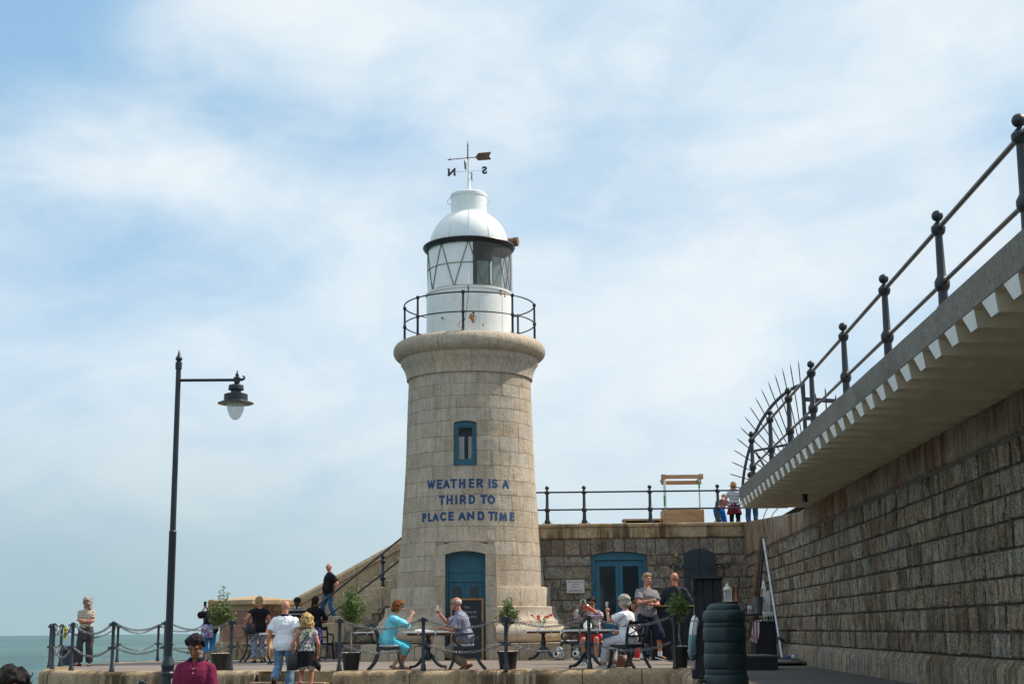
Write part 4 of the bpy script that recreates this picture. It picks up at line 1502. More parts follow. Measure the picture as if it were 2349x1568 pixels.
vs = [Vector(v_) + WN * 0.18 for v_ in [(WX(D0), D0, 0), (WX(D1), D1, 0), (WX(D1), D1, 0.3), (WX(D0), D0, 0.3)]]
mb.add(vs, [(0, 1, 2, 3)], mi=1)
mb.build('plinth', [M['granite_wall'], M['dark_joint']], hw)

# upper promenade
PZ = 3.36
sheet('upper_promenade', [(WX(D0) + 0.2, D0), (16, D0), (16, 70), (-2.2, 70), (-2.2, 41.2), (0, 40.0), (6.3, 40.0), (WX(38) + 0.3, 38), (WX(29) + 0.3, 29)], PZ, M['asphalt'], 'upper promenade behind the wall', 'promenade')
mb = MB()
mb.box((3.6, 40.6, 1.6), (7.4, 1.2, 3.5))
o_ = mb.build('promenade_core', M['granite_dark'])
o_.parent = bld
o_.matrix_parent_inverse = Matrix.Translation((0, -BY, 0))

# cantilevered walkway slab on white-ended ribs
OX = lambda d: 3.13 + 0.048 * d
slab = thing('walkway_slab', 'grey concrete walkway slab on cream trapezoidal ribs projecting from the wall top', 'walkway')
E0, E1 = 3.0, 28.35
zt, zm, zb = 3.48, 3.185, 3.05
mb = MB()
seams = [E1]
while seams[-1] > E0 + 1:
    seams.append(seams[-1] - rgw.uniform(1.7, 3.0))
seams[-1] = E0
for b, a in zip(seams, seams[1:]):
    dz = rgw.uniform(-0.006, 0.006)
    rings = []
    for i in range(9):
        d = a + 0.003 + (b - a - 0.006) * i / 8
        e = 0.008 * mnoise.noise((d * 1.3, 1, 0))
        rings.append([(OX(d) + 0.012, d, zm + 0.002), (OX(d) + e, d, zm + 0.016), (OX(d) + e, d, zt - 0.03 + dz + 0.5 * e), (OX(d) + 0.035, d, zt + dz), (WX(d) + 0.6, d, zt), (WX(d) + 0.6, d, zm + 0.002)])
    mb.loft(rings, tint=rgw.random())
mb.build('slab_edge', M['concrete'], slab)
# ribs: one corrugated soffit mesh with separate white ends
pitch = 0.585
nr = int((E1 - E0) / pitch)
so = MB()
for k in range(nr):
    d1 = E1 - 0.05 - k * pitch
    w_t, w_b = 0.345, 0.19
    a_, b_ = d1 - w_t, d1
    ca = (a_ + b_) / 2
    j = rgw.uniform(-0.012, 0.012)
    wr = 0.07
    fr = [(OX(a_) + 0.004, a_, zm), (OX(b_) + 0.004, b_, zm), (OX(ca + w_b / 2) + 0.045, ca + w_b / 2, zb + j * 0.3), (OX(ca - w_b / 2) + 0.045, ca - w_b / 2, zb + j * 0.3)]
    bk = [(WX(a_) + 0.1, a_, zm), (WX(b_) + 0.1, b_, zm), (WX(ca + w_b / 2) + 0.1, ca + w_b / 2, zb), (WX(ca - w_b / 2) + 0.1, ca - w_b / 2, zb)]
    so.add(fr + bk, [(0, 3, 7, 4), (3, 2, 6, 7), (2, 1, 5, 6)])
    so.add([fr[1], bk[1], (WX(d1 + pitch - w_t) + 0.1, d1 + pitch - w_t, zm), (OX(d1 + pitch - w_t) + 0.004, d1 + pitch - w_t, zm)], [(0, 1, 2, 3)])
    en = MB()
    n_ = Vector((-0.006, 0, 0.0))
    en.add([Vector(fr[i]) + n_ for i in range(4)] + [Vector(fr[i]) + Vector((0.008, 0, 0)) for i in range(4)], [(0, 1, 2, 3), (0, 4, 5, 1), (1, 5, 6, 2), (2, 6, 7, 3), (3, 7, 4, 0)])
    en.build('rib_end', M['rib_white'], slab)
so.build('ribbed_soffit', M['soffit'], slab, smooth=20)
mb = MB()
mb.box((0, 0, (zm + zb) / 2 + 0.005), (1.0, 0.10, zm - zb - 0.01))
e_ = mb.build('end_beam', M['soffit'], slab)
e_.scale = ((WX(E1) - OX(E1)) - 0.02, 1, 1)
e_.location = ((WX(E1) + OX(E1)) / 2 + 0.03, E1 - 0.03, 0)
mb = MB()     # dark weep pipe under the soffit
q = at(1876, 1137, 24.5)
mb.lathe([(0.05, 0.0), (0.05, 0.14), (0.035, 0.16)], 12)
mb.build('drain_pipe', M['black'], slab, loc=(q.x, 25.6, 2.93))

# ------------------------------------------------------------ railings
POST = [(0.075, 0.0), (0.075, 0.10), (0.055, 0.13), (0.048, 0.16), (0.041, 0.34), (0.060, 0.36), (0.068, 0.39), (0.068, 0.43), (0.052, 0.46), (0.040, 0.48), (0.033, 0.83), (0.056, 0.85), (0.064, 0.88), (0.064, 0.91), (0.034, 0.945), (0.018, 0.96), (0.018, 0.975)]


def rail_post(name, parent, p, mat=None, plate_=True, k=1.0, low=False):
    mb = MB()
    if low:     # shorter posts of the walkway: lower collar close to the slab
        mb.lathe([(r, z) for r, z in [(0.046, 0.0), (0.042, 0.16), (0.060, 0.185), (0.068, 0.21), (0.068, 0.25), (0.052, 0.28), (0.040, 0.30), (0.033, 0.67), (0.056, 0.695), (0.064, 0.72), (0.064, 0.75), (0.034, 0.785), (0.018, 0.80), (0.018, 0.815)]], 14)
        mb.ball((0, 0, 0.855), 0.052, 16, 12)
    else:
        mb.lathe([(r * k, z) for r, z in POST], 12)
        mb.ball((0, 0, 1.018), 0.052 * k, 14, 10)
    if plate_:
        mb.box((0, 0, 0.012), (0.30, 0.16, 0.024))
        for sx in (-0.12, 0.12):
            for sy in (-0.05, 0.05):
                mb.lathe([(0.014, 0.02), (0.014, 0.045), (0.0, 0.05)], 6, c=(sx, sy, 0))
    o = mb.build(name, mat or M['iron'], parent)
    o.location = p
    return o


pr = thing('walkway_railing', 'long iron railing of ball-topped posts along the concrete walkway edge', 'railing')
ds = [9.855, 12.30, 14.64, 17.07, 19.6, 21.87, 24.13, 26.85]
RX = lambda d: 3.24 + 0.048 * d
first = None
for d in [5.0, 7.4] + ds:
    if first is None:
        first = rail_post('post', pr, (RX(d), d, zt), plate_=False, low=True)
    else:
        c = first.copy()
        COL.objects.link(c)
        c.parent = pr
        c.location = (RX(d), d, zt)
mb = MB()
mb.tube([(RX(4) + 0.0, 4, zt + 0.735), (RX(26.85), 26.85, zt + 0.735)], 0.022, 10)
mb.build('top_rail', M['rail_tube'], pr)
mb = MB()
mb.tube([(RX(4), 4, zt + 0.23), (RX(26.85), 26.85, zt + 0.23)], 0.020, 10)
mb.build('lower_rail', M['rail_tube'], pr)

rr_ = thing('roof_railing', 'blue-grey iron railing along the coping of the low stone building', 'railing')
first = None
rys = 39.62
for u in (1256, 1341, 1492.5, 1648.7):
    p_ = at(u, 1199, rys)
    p_.z = zct
    if first is None:
        first = rail_post('post', rr_, p_, k=1.12)
    else:
        c = first.copy()
        COL.objects.link(c)
        c.parent = rr_
        c.location = p_
for z, r in ((0.895, 0.024), (0.41, 0.023)):
    mb = MB()
    mb.tube([(0.3, rys, zct + z), (7.6, rys, zct + z)], r, 8)
    mb.build('rail', M['iron'], rr_)

# anti-climb fan of spikes beside the walkway
M['spike'] = mat_plain('dull black iron', (0.012, 0.013, 0.015, 1), 0.8, spec=0.15)
fan = thing('spiked_fan_barrier', 'dark iron quarter-circle fan of spikes guarding the end of the walkway', 'barrier')
FC = at(1862, 1141, 31.0)
fdir = Vector((-0.46, 0.888, 0))
FR = 2.52
mb = MB()
arc = [FC + fdir * (FR * math.cos(rad(q))) + Vector((0, 0, FR * math.sin(rad(q)))) for q in range(2, 87, 4)]
for a, b in zip(arc, arc[1:]):
    mb.bar(a, b + (b - a) * 0.05, 0.03, 0.07, up=fdir.cross(Vector((0, 0, 1))).cross(b - a))
mb.build('curved_bar', M['iron'], fan)
for i in range(15):
    q = rad(10 + 76 * i / 14)
    dv = fdir * math.cos(q) + Vector((0, 0, math.sin(q)))
    mb = MB()
    mb.tube([FC + dv * 0.5, FC + dv * (FR + 0.44), FC + dv * (FR + 0.58)], [0.012, 0.012, 0.002], 6)
    mb.build('spike', M['spike'], fan)
mb = MB()
for z in (0.35, 1.25):
    mb.tube([FC + Vector((0.0, 0, z)), FC + fdir * math.sqrt(FR * FR - z * z) + Vector((0, 0, z))], 0.028, 8)
mb.tube([FC + fdir * 1.9 + Vector((0, 0, 1.2)), FC + fdir * 1.0 + Vector((0, 0, 0.1))], 0.026, 8)
mb.build('brace', M['iron'], fan)
mb = MB()
q0 = at(1848, 1000, 31.0)
mb.box((q0.x, q0.y, (at(1848, 876, 31.0).z + PZ) / 2), (0.075, 0.075, at(1848, 876, 31.0).z - PZ))
mb.build('gate_post', M['iron'], fan)
mb = MB()
g0 = at(1848, 950, 31.0)
g0.z = at(1848, 822 + 0, 31).z
for v_ in (915.5, 958):
    a = at(1848, v_, 31.0)
    mb.bar(a, a + Vector((2.2, 0.9, 0)), 0.05, 0.09)
mb.build('gate_rail', M['iron'], fan)
za = at(1848, 915.5, 31.0)
for i in range(8):
    b = za + Vector((2.2, 0.9, 0)) * ((i + 1) / 9)
    mb = MB()
    hi = 0.30 if i % 2 else 0.16
    mb.tube([b + Vector((0, 0, hi)), b + Vector((0, 0, hi - 0.08)), b + Vector((0, 0, -1.2 if i % 2 else -0.14)), b + Vector((0, 0, -1.3 if i % 2 else -0.22))], [0.002, 0.016, 0.016, 0.002], 6)
    mb.build('gate_spike', M['iron'], fan)

# ------------------------------------------------------------ stone staircase left of the tower
sta = thing('stone_staircase', 'stone staircase climbing behind the lighthouse with rounded parapet', 'staircase')
SN = 18
X0, X1, SZ = -7.35, -2.6, zct
mb = MB()
rgs = random.Random(5)
rise = SZ / SN
YF, YB = 41.35, 44.35
SKX = 1.1                                # the steps run askew to the parapet
for i in range(SN):
    xa = X0 + (X1 - X0) * i / SN
    xb = X0 + (X1 - X0) * (i + 1) / SN + 0.06
    z = rise * (i + 1)
    ex = (0.05, 0.02, 0.04, 0.03)[i % 4]
    q = [(xa + SKX + ex * 0.35, YF - ex), (xb + SKX + ex * 0.35, YF - ex), (xb, YB), (xa, YB)]
    z0 = max(0.0, z - 0.55)
    mb.add([(x, y, z0) for x, y in q] + [(x, y, z) for x, y in q], [(3, 2, 1, 0), (4, 5, 6, 7), (0, 1, 5, 4), (1, 2, 6, 5), (2, 3, 7, 6), (3, 0, 4, 7)], rgs.random())
tr = mb.build('treads', M['sand'], sta)
bevel_mesh(tr, 0.03, 3)
mb = MB()
smf = lambda u, v, w: (u, YF + 0.0 - w, v)
for j in range(8):
    z0, z1 = j * 0.42, (j + 1) * 0.42
    xs_ = X0 + SKX + (X1 - X0) * max(0, (z1 - rise * 0.2) / SZ) + 0.12
    masonry(mb, smf, xs_, -1.0, [(z0, z1)], (0.45, 0.85), joint=0.03, depth=0.03, rough=0.04, bulge=0.03, cell=0.1, edge=0.04, seed=40 + j, lowf=5)
mb.add([(X0 + SKX + 0.35, YF + 0.05, 0), (-0.8, YF + 0.05, 0), (-0.8, YF + 0.05, SZ - 0.3), (X1 + SKX + 0.1, YF + 0.05, SZ - 0.35)], [(0, 1, 2, 3)], mi=1)
mb.build('side_wall', [M['granite_dark'], M['dark_joint']], sta)
# rounded parapet
PA, PB = at(625, 1399, 44.5), at(917.6, 1237.5, 44.5)
sl = (PB.z - PA.z) / (PB.x - PA.x)
mb = MB()
xs_ = [PA.x - 1.0, PA.x + 0.9, PA.x + 2.6, PA.x + 4.1, PA.x + 6.6]
for a, b in zip(xs_, xs_[1:]):
    rings = []
    for x in (a + 0.006, (a + b) / 2, b - 0.006):
        z = PA.z + sl * (x - PA.x)
        rings.append([(x, 44.36, -0.2), (x, 44.36, z - 0.34), (x, 44.30, z - 0.3), (x, 44.30, z - 0.12), (x, 44.36, z - 0.03), (x, 44.5, z), (x, 44.7, z - 0.04), (x, 44.76, z - 0.3), (x, 44.76, -0.2)])
    mb.loft(rings, tint=rgs.random())
mb.build('parapet', M['sand'], sta)
# handrail on its post
hr = thing('stair_handrail', 'blue-grey iron handrail with ball-topped post beside the stone staircase', 'handrail')
HY = 41.55
q = at(878, 1358.5, HY)
rail_post('post', hr, q, k=1.25)
for (ua, va, ub, vb) in ((720, 1396, 925, 1230), (720, 1437, 925, 1278)):
    mb = MB()
    mb.tube([at(ua, va, HY), at(ub, vb, HY)], 0.027, 8)
    mb.build('rail', M['iron'], hr)

# ------------------------------------------------------------ granite monument
MD = 41.2
mq = at(567, 1500, MD)
mon = thing('granite_monument', 'pink granite monument with carved panels and pale pyramid cap beside the stairs', 'monument', (mq.x, MD + 0.75, 0), rad(-35.6 + 0))
def zz(v):
    return at(560, v, MD - 0.0).z
mz = [0.0, zz(1452), zz(1441), zz(1342.5), zz(1328), zz(1315), zz(1307), zz(1291.5) ]
mz = [0.0, at(560, 1467, MD).z, at(560, 1469 - 7, MD).z]
tzb = lambda zc: at(560, (2050 + zc / 2.4125) / 1.7437, MD).z
b1, b2, s1, c0, c1, c2, c3 = tzb(1315), tzb(1240), tzb(1232), tzb(945), tzb(905), tzb(888), tzb(840)
pk = tzb(795)
HB, HS, HC = 0.90, 0.66, 0.90
mb = MB()
mb.box((0, 0, b1 / 2 + 0.0), (2 * HB, 2 * HB, b1), tint=0.6)
mb.box((0, 0, (b1 + b2) / 2), (2 * HB, 2 * HB, b2 - b1), tint=0.6, top=(HS * 1.03 / HB, HS * 1.03 / HB))
bevel_mesh(mb.build('base', M['coping'], mon), 0.015, 2)
mb = MB()
mb.box((0, 0, (b2 + c0) / 2), (2 * HS, 2 * HS, c0 - b2), tint=0.5)
mb.build('shaft', M['pink_granite'], mon)


def panel(hw_, z0, z1, c_=0.13):
    p_ = [(-hw_ + c_, z0), (hw_ - c_, z0)]
    for cx, cz, a0 in ((hw_, z0, 180), (hw_, z1, 270), (-hw_, z1, 0), (-hw_, z0, 90)):
        for q_ in range(5):
            a = rad(a0 - q_ * 22.5)
            p_.append((cx + c_ * math.cos(a), cz + c_ * math.sin(a)))
    return p_


for k in range(4):
    mb = MB()
    pa = panel(0.47, b2 + 0.13, c0 - 0.1)
    pi_ = panel(0.44, b2 + 0.16, c0 - 0.13)
    ring_plate(mb, pa, pi_, -HS - 0.028, -HS + 0.02)
    plate(mb, pi_, -HS - 0.012, -HS + 0.02)
    if k in (0, 1, 3):
        for i, tx in enumerate(('PADDLE', 'STEAMER')[:1]):
            vs, fs, wd = font_mesh(tx, 0.10, ext=0.001)
            mb.add([(v_.x * 0.6 / wd, -HS - 0.0135, c0 - 0.36 - 0.2 * i + v_.z) for v_ in vs], fs, mi=1)
    o = mb.build('carved_panel', [M['pink_granite'], M['letter_dark']], mon)
    o.rotation_euler = (0, 0, math.pi / 2 * k)
mb = MB()
rings = []
for hw_, z in ((HS + 0.03, c0), (HS + 0.05, c0 + 0.03), (HS + 0.06, c1), (HS + 0.16, c2), (HC, c2 + 0.02), (HC, c3), (HC - 0.03, c3 + 0.015), (0.02, pk)):
    rings.append([(-hw_, -hw_, z), (hw_, -hw_, z), (hw_, hw_, z), (-hw_, hw_, z)])
mb.loft(rings, tint=0.7)
mb.build('cap', M['coping'], mon, smooth=20)


# ------------------------------------------------------------ chain posts and hanging chains
def fpos(u, v, z=0.0):
    p_ = onz(u, v, z)
    return Vector((p_.x, p_.y, z))


def make_chain_post():
    root = thing('chain_post', 'slate grey iron post', 'post')
    mb = MB()
    mb.lathe([(0.058, 0.0), (0.058, 0.035), (0.05, 0.05), (0.046, 0.11), (0.034, 0.13), (0.034, 0.90), (0.046, 0.905), (0.046, 0.985), (0.03, 1.0), (0.0, 1.003)], 14)
    mb.build('shaft', M['iron'], root)
    for z in (0.94, 0.475):
        for s in (-1, 1):
            mb = MB()
            ring = [(s * (0.07 + 0.024 * math.cos(a)), 0, z + 0.024 * math.sin(a)) for a in [2 * math.pi * i / 10 for i in range(10)]]
            mb.tube(ring, 0.009, 6, closed=True)
            mb.box((s * 0.044, 0, z), (0.03, 0.03, 0.05))
            mb.build('eyelet', M['iron'], root)
    return root


post_proto = make_chain_post()
POSTS = {}
spec = {
    'b0': (113, 1530.5, 'slate chain post at the far left end, just behind its neighbour'), 'f0': (119.6, 1534.3, 'slate chain post at the far left tip of the terrace'),
    'b1': (137.5, 1527, 'back-row chain post with a yellow notice, left of the bollard'), 'f1': (163, 1537.5, 'front chain post left of the woman with crossed arms'),
    'f2': (256, 1540, 'front chain post right of the woman with crossed arms'), 'b2': (268, 1518.7, 'back-row chain post just right of a nearer post'),
    'b3': (361, 1515.5, 'back-row chain post against the sea left of the lamp post'), 'f3': (377, 1539.5, 'front chain post half hidden behind the lamp post'),
    'b4': (468, 1514, 'back-row chain post behind the woman taking a photo'), 'f4': (529, 1537, 'front chain post beside the olive tree left of the steps'),
    'g0': (778, 1538, 'front chain post right of the steps by an olive pot'), 'g1': (971, 1537, 'front chain post before the table of the talking couple'),
    'g2': (1161, 1536, 'front chain post before the small olive tree by the door'), 'g3': (1353, 1533.6, 'front chain post before the man with the camera'),
    'g4': (1550, 1532.5, 'front chain post at the right terrace corner')}
fx = 0
for k, (u, v, lb) in spec.items():
    o = post_proto if not POSTS else copy_tree(post_proto)
    o.location = fpos(u, v)
    o['label'] = lb
    o['group'] = 'chain posts round the terrace edge'
    POSTS[k] = o
for k in ('b0', 'f0', 'b1'):
    POSTS[k].rotation_euler = (0, 0, rad(60))
lp_ = copy_tree(post_proto)
q = at(324.7, 1559, 21.0)
lp_.location = (q.x, q.y, q.z - 1.0)
lp_['label'] = 'chain post on the lower quay, only its cap showing'
lp_['group'] = 'chain posts round the terrace edge'


def chain(name, a, b, sag, label, pitch=0.052, wire=0.0075):
    a, b = Vector(a), Vector(b)
    n = 40
    pts = []
    for i in range(n + 1):
        k = i / n
        p_ = a.lerp(b, k)
        p_.z -= sag * (1 - (2 * k - 1) ** 2)
        pts.append(p_)
    ds_ = [0]
    for p_, q_ in zip(pts, pts[1:]):
        ds_.append(ds_[-1] + (q_ - p_).length)
    tot = ds_[-1]
    m_ = int(tot / pitch)
    mb = MB()

    def atl(s):
        for i in range(n):
            if s <= ds_[i + 1]:
                k = (s - ds_[i]) / (ds_[i + 1] - ds_[i])
                return pts[i].lerp(pts[i + 1], k), (pts[i + 1] - pts[i]).normalized()
        return pts[-1], (pts[-1] - pts[-2]).normalized()
    for i in range(m_):
        p_, d_ = atl((i + 0.5) * tot / m_)
        s_ = d_.cross(Vector((0, 0, 1))).normalized()
        u_ = s_.cross(d_)
        roll = rad(45 + 90 * (i % 2)) + 0.2 * math.sin(i * 1.7)
        w_ = s_ * math.cos(roll) + u_ * math.sin(roll)
        hl, hw_ = pitch * 0.68, 0.021
        loop = []
        for q_ in range(10):
            t_ = 2 * math.pi * q_ / 10
            cx = math.cos(t_)
            loop.append(p_ + d_ * ((hl - hw_) * (1 if cx > 0.01 else -1 if cx < -0.01 else 0) + hw_ * cx) + w_ * (hw_ * math.sin(t_)))
        mb.tube(loop, wire, 5, closed=True)
    o = mb.build(name, M['chain'], None, smooth=60)
    return tag(o, label, 'chain', 'chains hanging between the posts')


def span(k1, k2, where, sag=0.2):
    a, b = POSTS[k1].location, POSTS[k2].location
    d_ = (b - a).normalized() * 0.085
    sg = sag * min(1.0, (b - a).length / 2.4)
    chain('chain', a + d_ + Vector((0, 0, 0.94)), b - d_ + Vector((0, 0, 0.94)), sg, 'upper chain hanging ' + where)
    chain('chain', a + d_ + Vector((0, 0, 0.475)), b - d_ + Vector((0, 0, 0.475)), sg * 0.95, 'lower chain hanging ' + where)


span('f0', 'f1', 'between the first two front posts at the far left', 0.32)
span('f1', 'f2', 'in front of the woman with crossed arms', 0.25)
span('f2', 'f3', 'between the woman with crossed arms and the lamp post', 0.25)
span('f3', 'f4', 'between the lamp post and the left olive tree', 0.25)
span('b0', 'b1', 'from the farthest left post towards the yellow notice', 0.3)
span('b1', 'b2', 'behind the woman with crossed arms', 0.28)
span('b2', 'b3', 'along the seaward side left of the lamp post', 0.27)
span('b3', 'b4', 'along the seaward side behind the lamp post', 0.27)
span('g0', 'g1', 'before the woman in cyan, right of the steps', 0.22)
span('g1', 'g2', 'before the seated man in the striped shirt', 0.22)
span('g2', 'g3', 'between the small olive tree and the man with the camera', 0.22)
span('g3', 'g4', 'before the grey-haired woman in white', 0.22)
mb = MB()
q = POSTS['b1'].location
mb.box((q.x + 0.10, q.y - 0.05, 0.79), (0.07, 0.012, 0.30))
for i in range(3):
    mb.box((q.x + 0.10, q.y - 0.058, 0.70 + 0.08 * i), (0.035, 0.004, 0.03), mi=1)
tag(mb.build('notice_tag', [M['yellow'], M['black']]), 'small yellow notice fixed to a chain post by the sea', 'notice')

# ------------------------------------------------------------ mooring bollard
q = fpos(160, 1525)
bo = thing('mooring_bollard', 'dark navy mooring bollard behind the woman with crossed arms', 'bollard', q)
mb = MB()
mb.lathe([(0.25, 0.0), (0.25, 0.03), (0.2, 0.06), (0.185, 0.24), (0.2, 0.3)], 24)
mb.build('bollard_body', M['bollard'], bo)
mb = MB()
mb.lathe([(0.19, 0.29), (0.225, 0.33), (0.235, 0.38), (0.22, 0.43), (0.17, 0.47), (0.08, 0.485), (0.0, 0.487)], 24)
mb.build('bollard_head', M['bollard'], bo)
bo.location.x += at(155, 1500, 36).x - at(160, 1500, 36).x

# ------------------------------------------------------------ street lamp
LD = 25.0
lq = at(388, 1450, LD)
lamp = thing('street_lamp', 'tall slate grey street lamp with one arm and a pear-shaped glass', 'street lamp', (lq.x, LD, -1.0))


def lz(v, u=400):
    return at(u, v, LD).z + 1.0


f4 = lambda y: (1350 + y / 3.92) / 1.7437
zt_top = lz(f4(190), 410)
z_coll0, z_coll1 = lz(f4(490)), lz(f4(385))
mid = lz(1204 + 60 / 4.0958 , 395)     # where the slim shaft steps to the thicker one
bz = lz(1504.8)
mb = MB()
mb.lathe([(0.20, 0.0), (0.20, 0.25), (0.125, 0.30), (0.10, bz - 0.52), (0.10, bz - 0.33), (0.118, bz - 0.31), (0.118, bz - 0.27), (0.103, bz - 0.25), (0.105, bz - 0.18), (0.115, bz - 0.165), (0.115, bz - 0.14), (0.106, bz - 0.12), (0.095, bz - 0.07), (0.072, bz - 0.02), (0.068, bz + 0.01)], 28)
mb.build('base', M['iron'], lamp)
mb = MB()
mb.lathe([(0.066, bz), (0.064, mid - 0.02), (0.066, mid - 0.01), (0.064, mid + 0.005), (0.052, mid + 0.02), (0.045, z_coll0)], 20)
mb.lathe([(0.045, z_coll0 - 0.01), (0.058, z_coll0), (0.058, z_coll1), (0.04, z_coll1 + 0.01)], 20)
mb.build('pole', M['iron'], lamp)
mb = MB()
mb.lathe([(0.030, z_coll1), (0.030, lz(f4(375))), (0.06, lz(f4(345))), (0.062, lz(f4(330))), (0.045, lz(f4(295))), (0.034, lz(f4(285))), (0.03, lz(f4(275))), (0.008, lz(f4(198))), (0.0, zt_top)], 18)
mb.build('finial', M['iron'], lamp)
# the pole is plumb; arm and lantern reach to the right
az_ = lz(f4(662), 480)
ax1 = at((650 + 1168 / 3.92) / 1.7437, f4(660), LD).x - lq.x
mb = MB()
mb.tube([(0.0, 0, az_), (ax1 - 0.02, 0, az_ - 0.005)], 0.027, 10)
mb.box((ax1, 0, az_), (0.10, 0.10, 0.09))
mb.lathe([(0.055, az_ - 0.06), (0.03, az_ - 0.075), (0.03, az_ - 0.1)], 10, c=(ax1, 0, 0))
mb.ball((ax1, 0, az_ + 0.085), 0.034, 12, 8)
mb.lathe([(0.014, az_ + 0.045), (0.014, az_ + 0.12), (0.016, az_ + 0.13), (0.0, az_ + 0.185)], 8, c=(ax1, 0, 0))
sc_ = [(ax1 + 0.05, az_), (ax1 + 0.09, az_), (ax1 + 0.125, az_ + 0.015), (ax1 + 0.135, az_ + 0.04), (ax1 + 0.12, az_ + 0.062), (ax1 + 0.095, az_ + 0.058)]
mb.tube([(x, 0, z) for x, z in sc_], [0.026, 0.026, 0.022, 0.018, 0.013, 0.012], 8)
mb.build('arm', M['iron'], lamp)
lxc = ax1 - 0.012
lf = lambda y: lz(f4(y), 540)
hd = thing('lantern', None, None, (lxc, 0, 0))
hd.parent = lamp
CHILD.setdefault(lamp.name, []).append(hd)
px = 1 / 3.92 / 1.7437 * LD / 3215.0
mb = MB()
mb.lathe([(25 * px, lf(725)), (70 * px, lf(732)), (112 * px, lf(745)), (118 * px, lf(765)), (118 * px, lf(800)), (122 * px, lf(803)), (120 * px, lf(820)), (80 * px, lf(830)), (80 * px, lf(870)), (150 * px, lf(878)), (184 * px, lf(890)), (186 * px, lf(985)), (200 * px, lf(993)), (278 * px, lf(1024)), (280 * px, lf(1031)), (274 * px, lf(1034)), (190 * px, lf(1012)), (130 * px, lf(1010))], 40, cap=False)
mb.build('lamp_hood', M['iron'], hd)
mb = MB()
mb.lathe([(272 * px, lf(1036)), (190 * px, lf(1015)), (120 * px, lf(1012)), (0.0, lf(1012))], 36, cap=False)
mb.build('reflector', M['brown_trim'], hd)
mb = MB()
gp = [(134, 1020), (134, 1060), (130, 1110), (118, 1160), (96, 1215), (66, 1258), (36, 1282), (0, 1289)]
mb.lathe([(r * px, lf(y)) for r, y in gp], 32, cap=False)
mb.build('glass_bowl', mat_glass('pale lamp glass', (0.72, 0.75, 0.75, 1), 0.12, 0.55), hd)
mb = MB()
mb.tube([(0.06, -0.03, bz + 0.20), (0.09, -0.03, bz + 0.20)], 0.014, 6)
for i in range(3):
    mb.box((-0.01, -0.068, bz + 0.05 + 0.06 * i), (0.03, 0.012, 0.03))
mb.build('cable_bracket', M['iron'], lamp)

# ------------------------------------------------------------ olive trees in pots
leafm, t, p = base_mat('olive leaf')
at_ = t.new('ShaderNodeAttribute', attribute_name='tint')
t.set(p.inputs['Base Color'], t.mix(at_.outputs['Fac'], (0.075, 0.13, 0.03, 1), (0.22, 0.28, 0.09, 1)))
p.inputs['Roughness'].default_value = 0.55
M['leaf'] = leafm


def leaf_cloud(mb, twigs, per, ln, wd, rg, droop=0.1):
    for (a, b) in twigs:
        d_ = (b - a)
        for i in range(per):
            k = rg.uniform(0.1, 1.02)
            p_ = a + d_ * k
            dv = (d_.normalized() * rg.uniform(0.3, 1.0) + Vector((rg.uniform(-1, 1), rg.uniform(-1, 1), rg.uniform(-0.6, 0.8)))).normalized()
            s_ = dv.cross(Vector((rg.uniform(-1, 1), rg.uniform(-1, 1), rg.uniform(-1, 1)))).normalized()
            n_ = dv.cross(s_)
            l_, w_ = ln * rg.uniform(0.7, 1.3), wd * rg.uniform(0.8, 1.25)
            vs = [p_, p_ + dv * l_ * 0.5 + s_ * w_ + n_ * w_ * 0.3, p_ + dv * l_, p_ + dv * l_ * 0.5 - s_ * w_ + n_ * w_ * 0.3]
            mb.add(vs, [(0, 1, 2), (0, 2, 3)], rg.random())


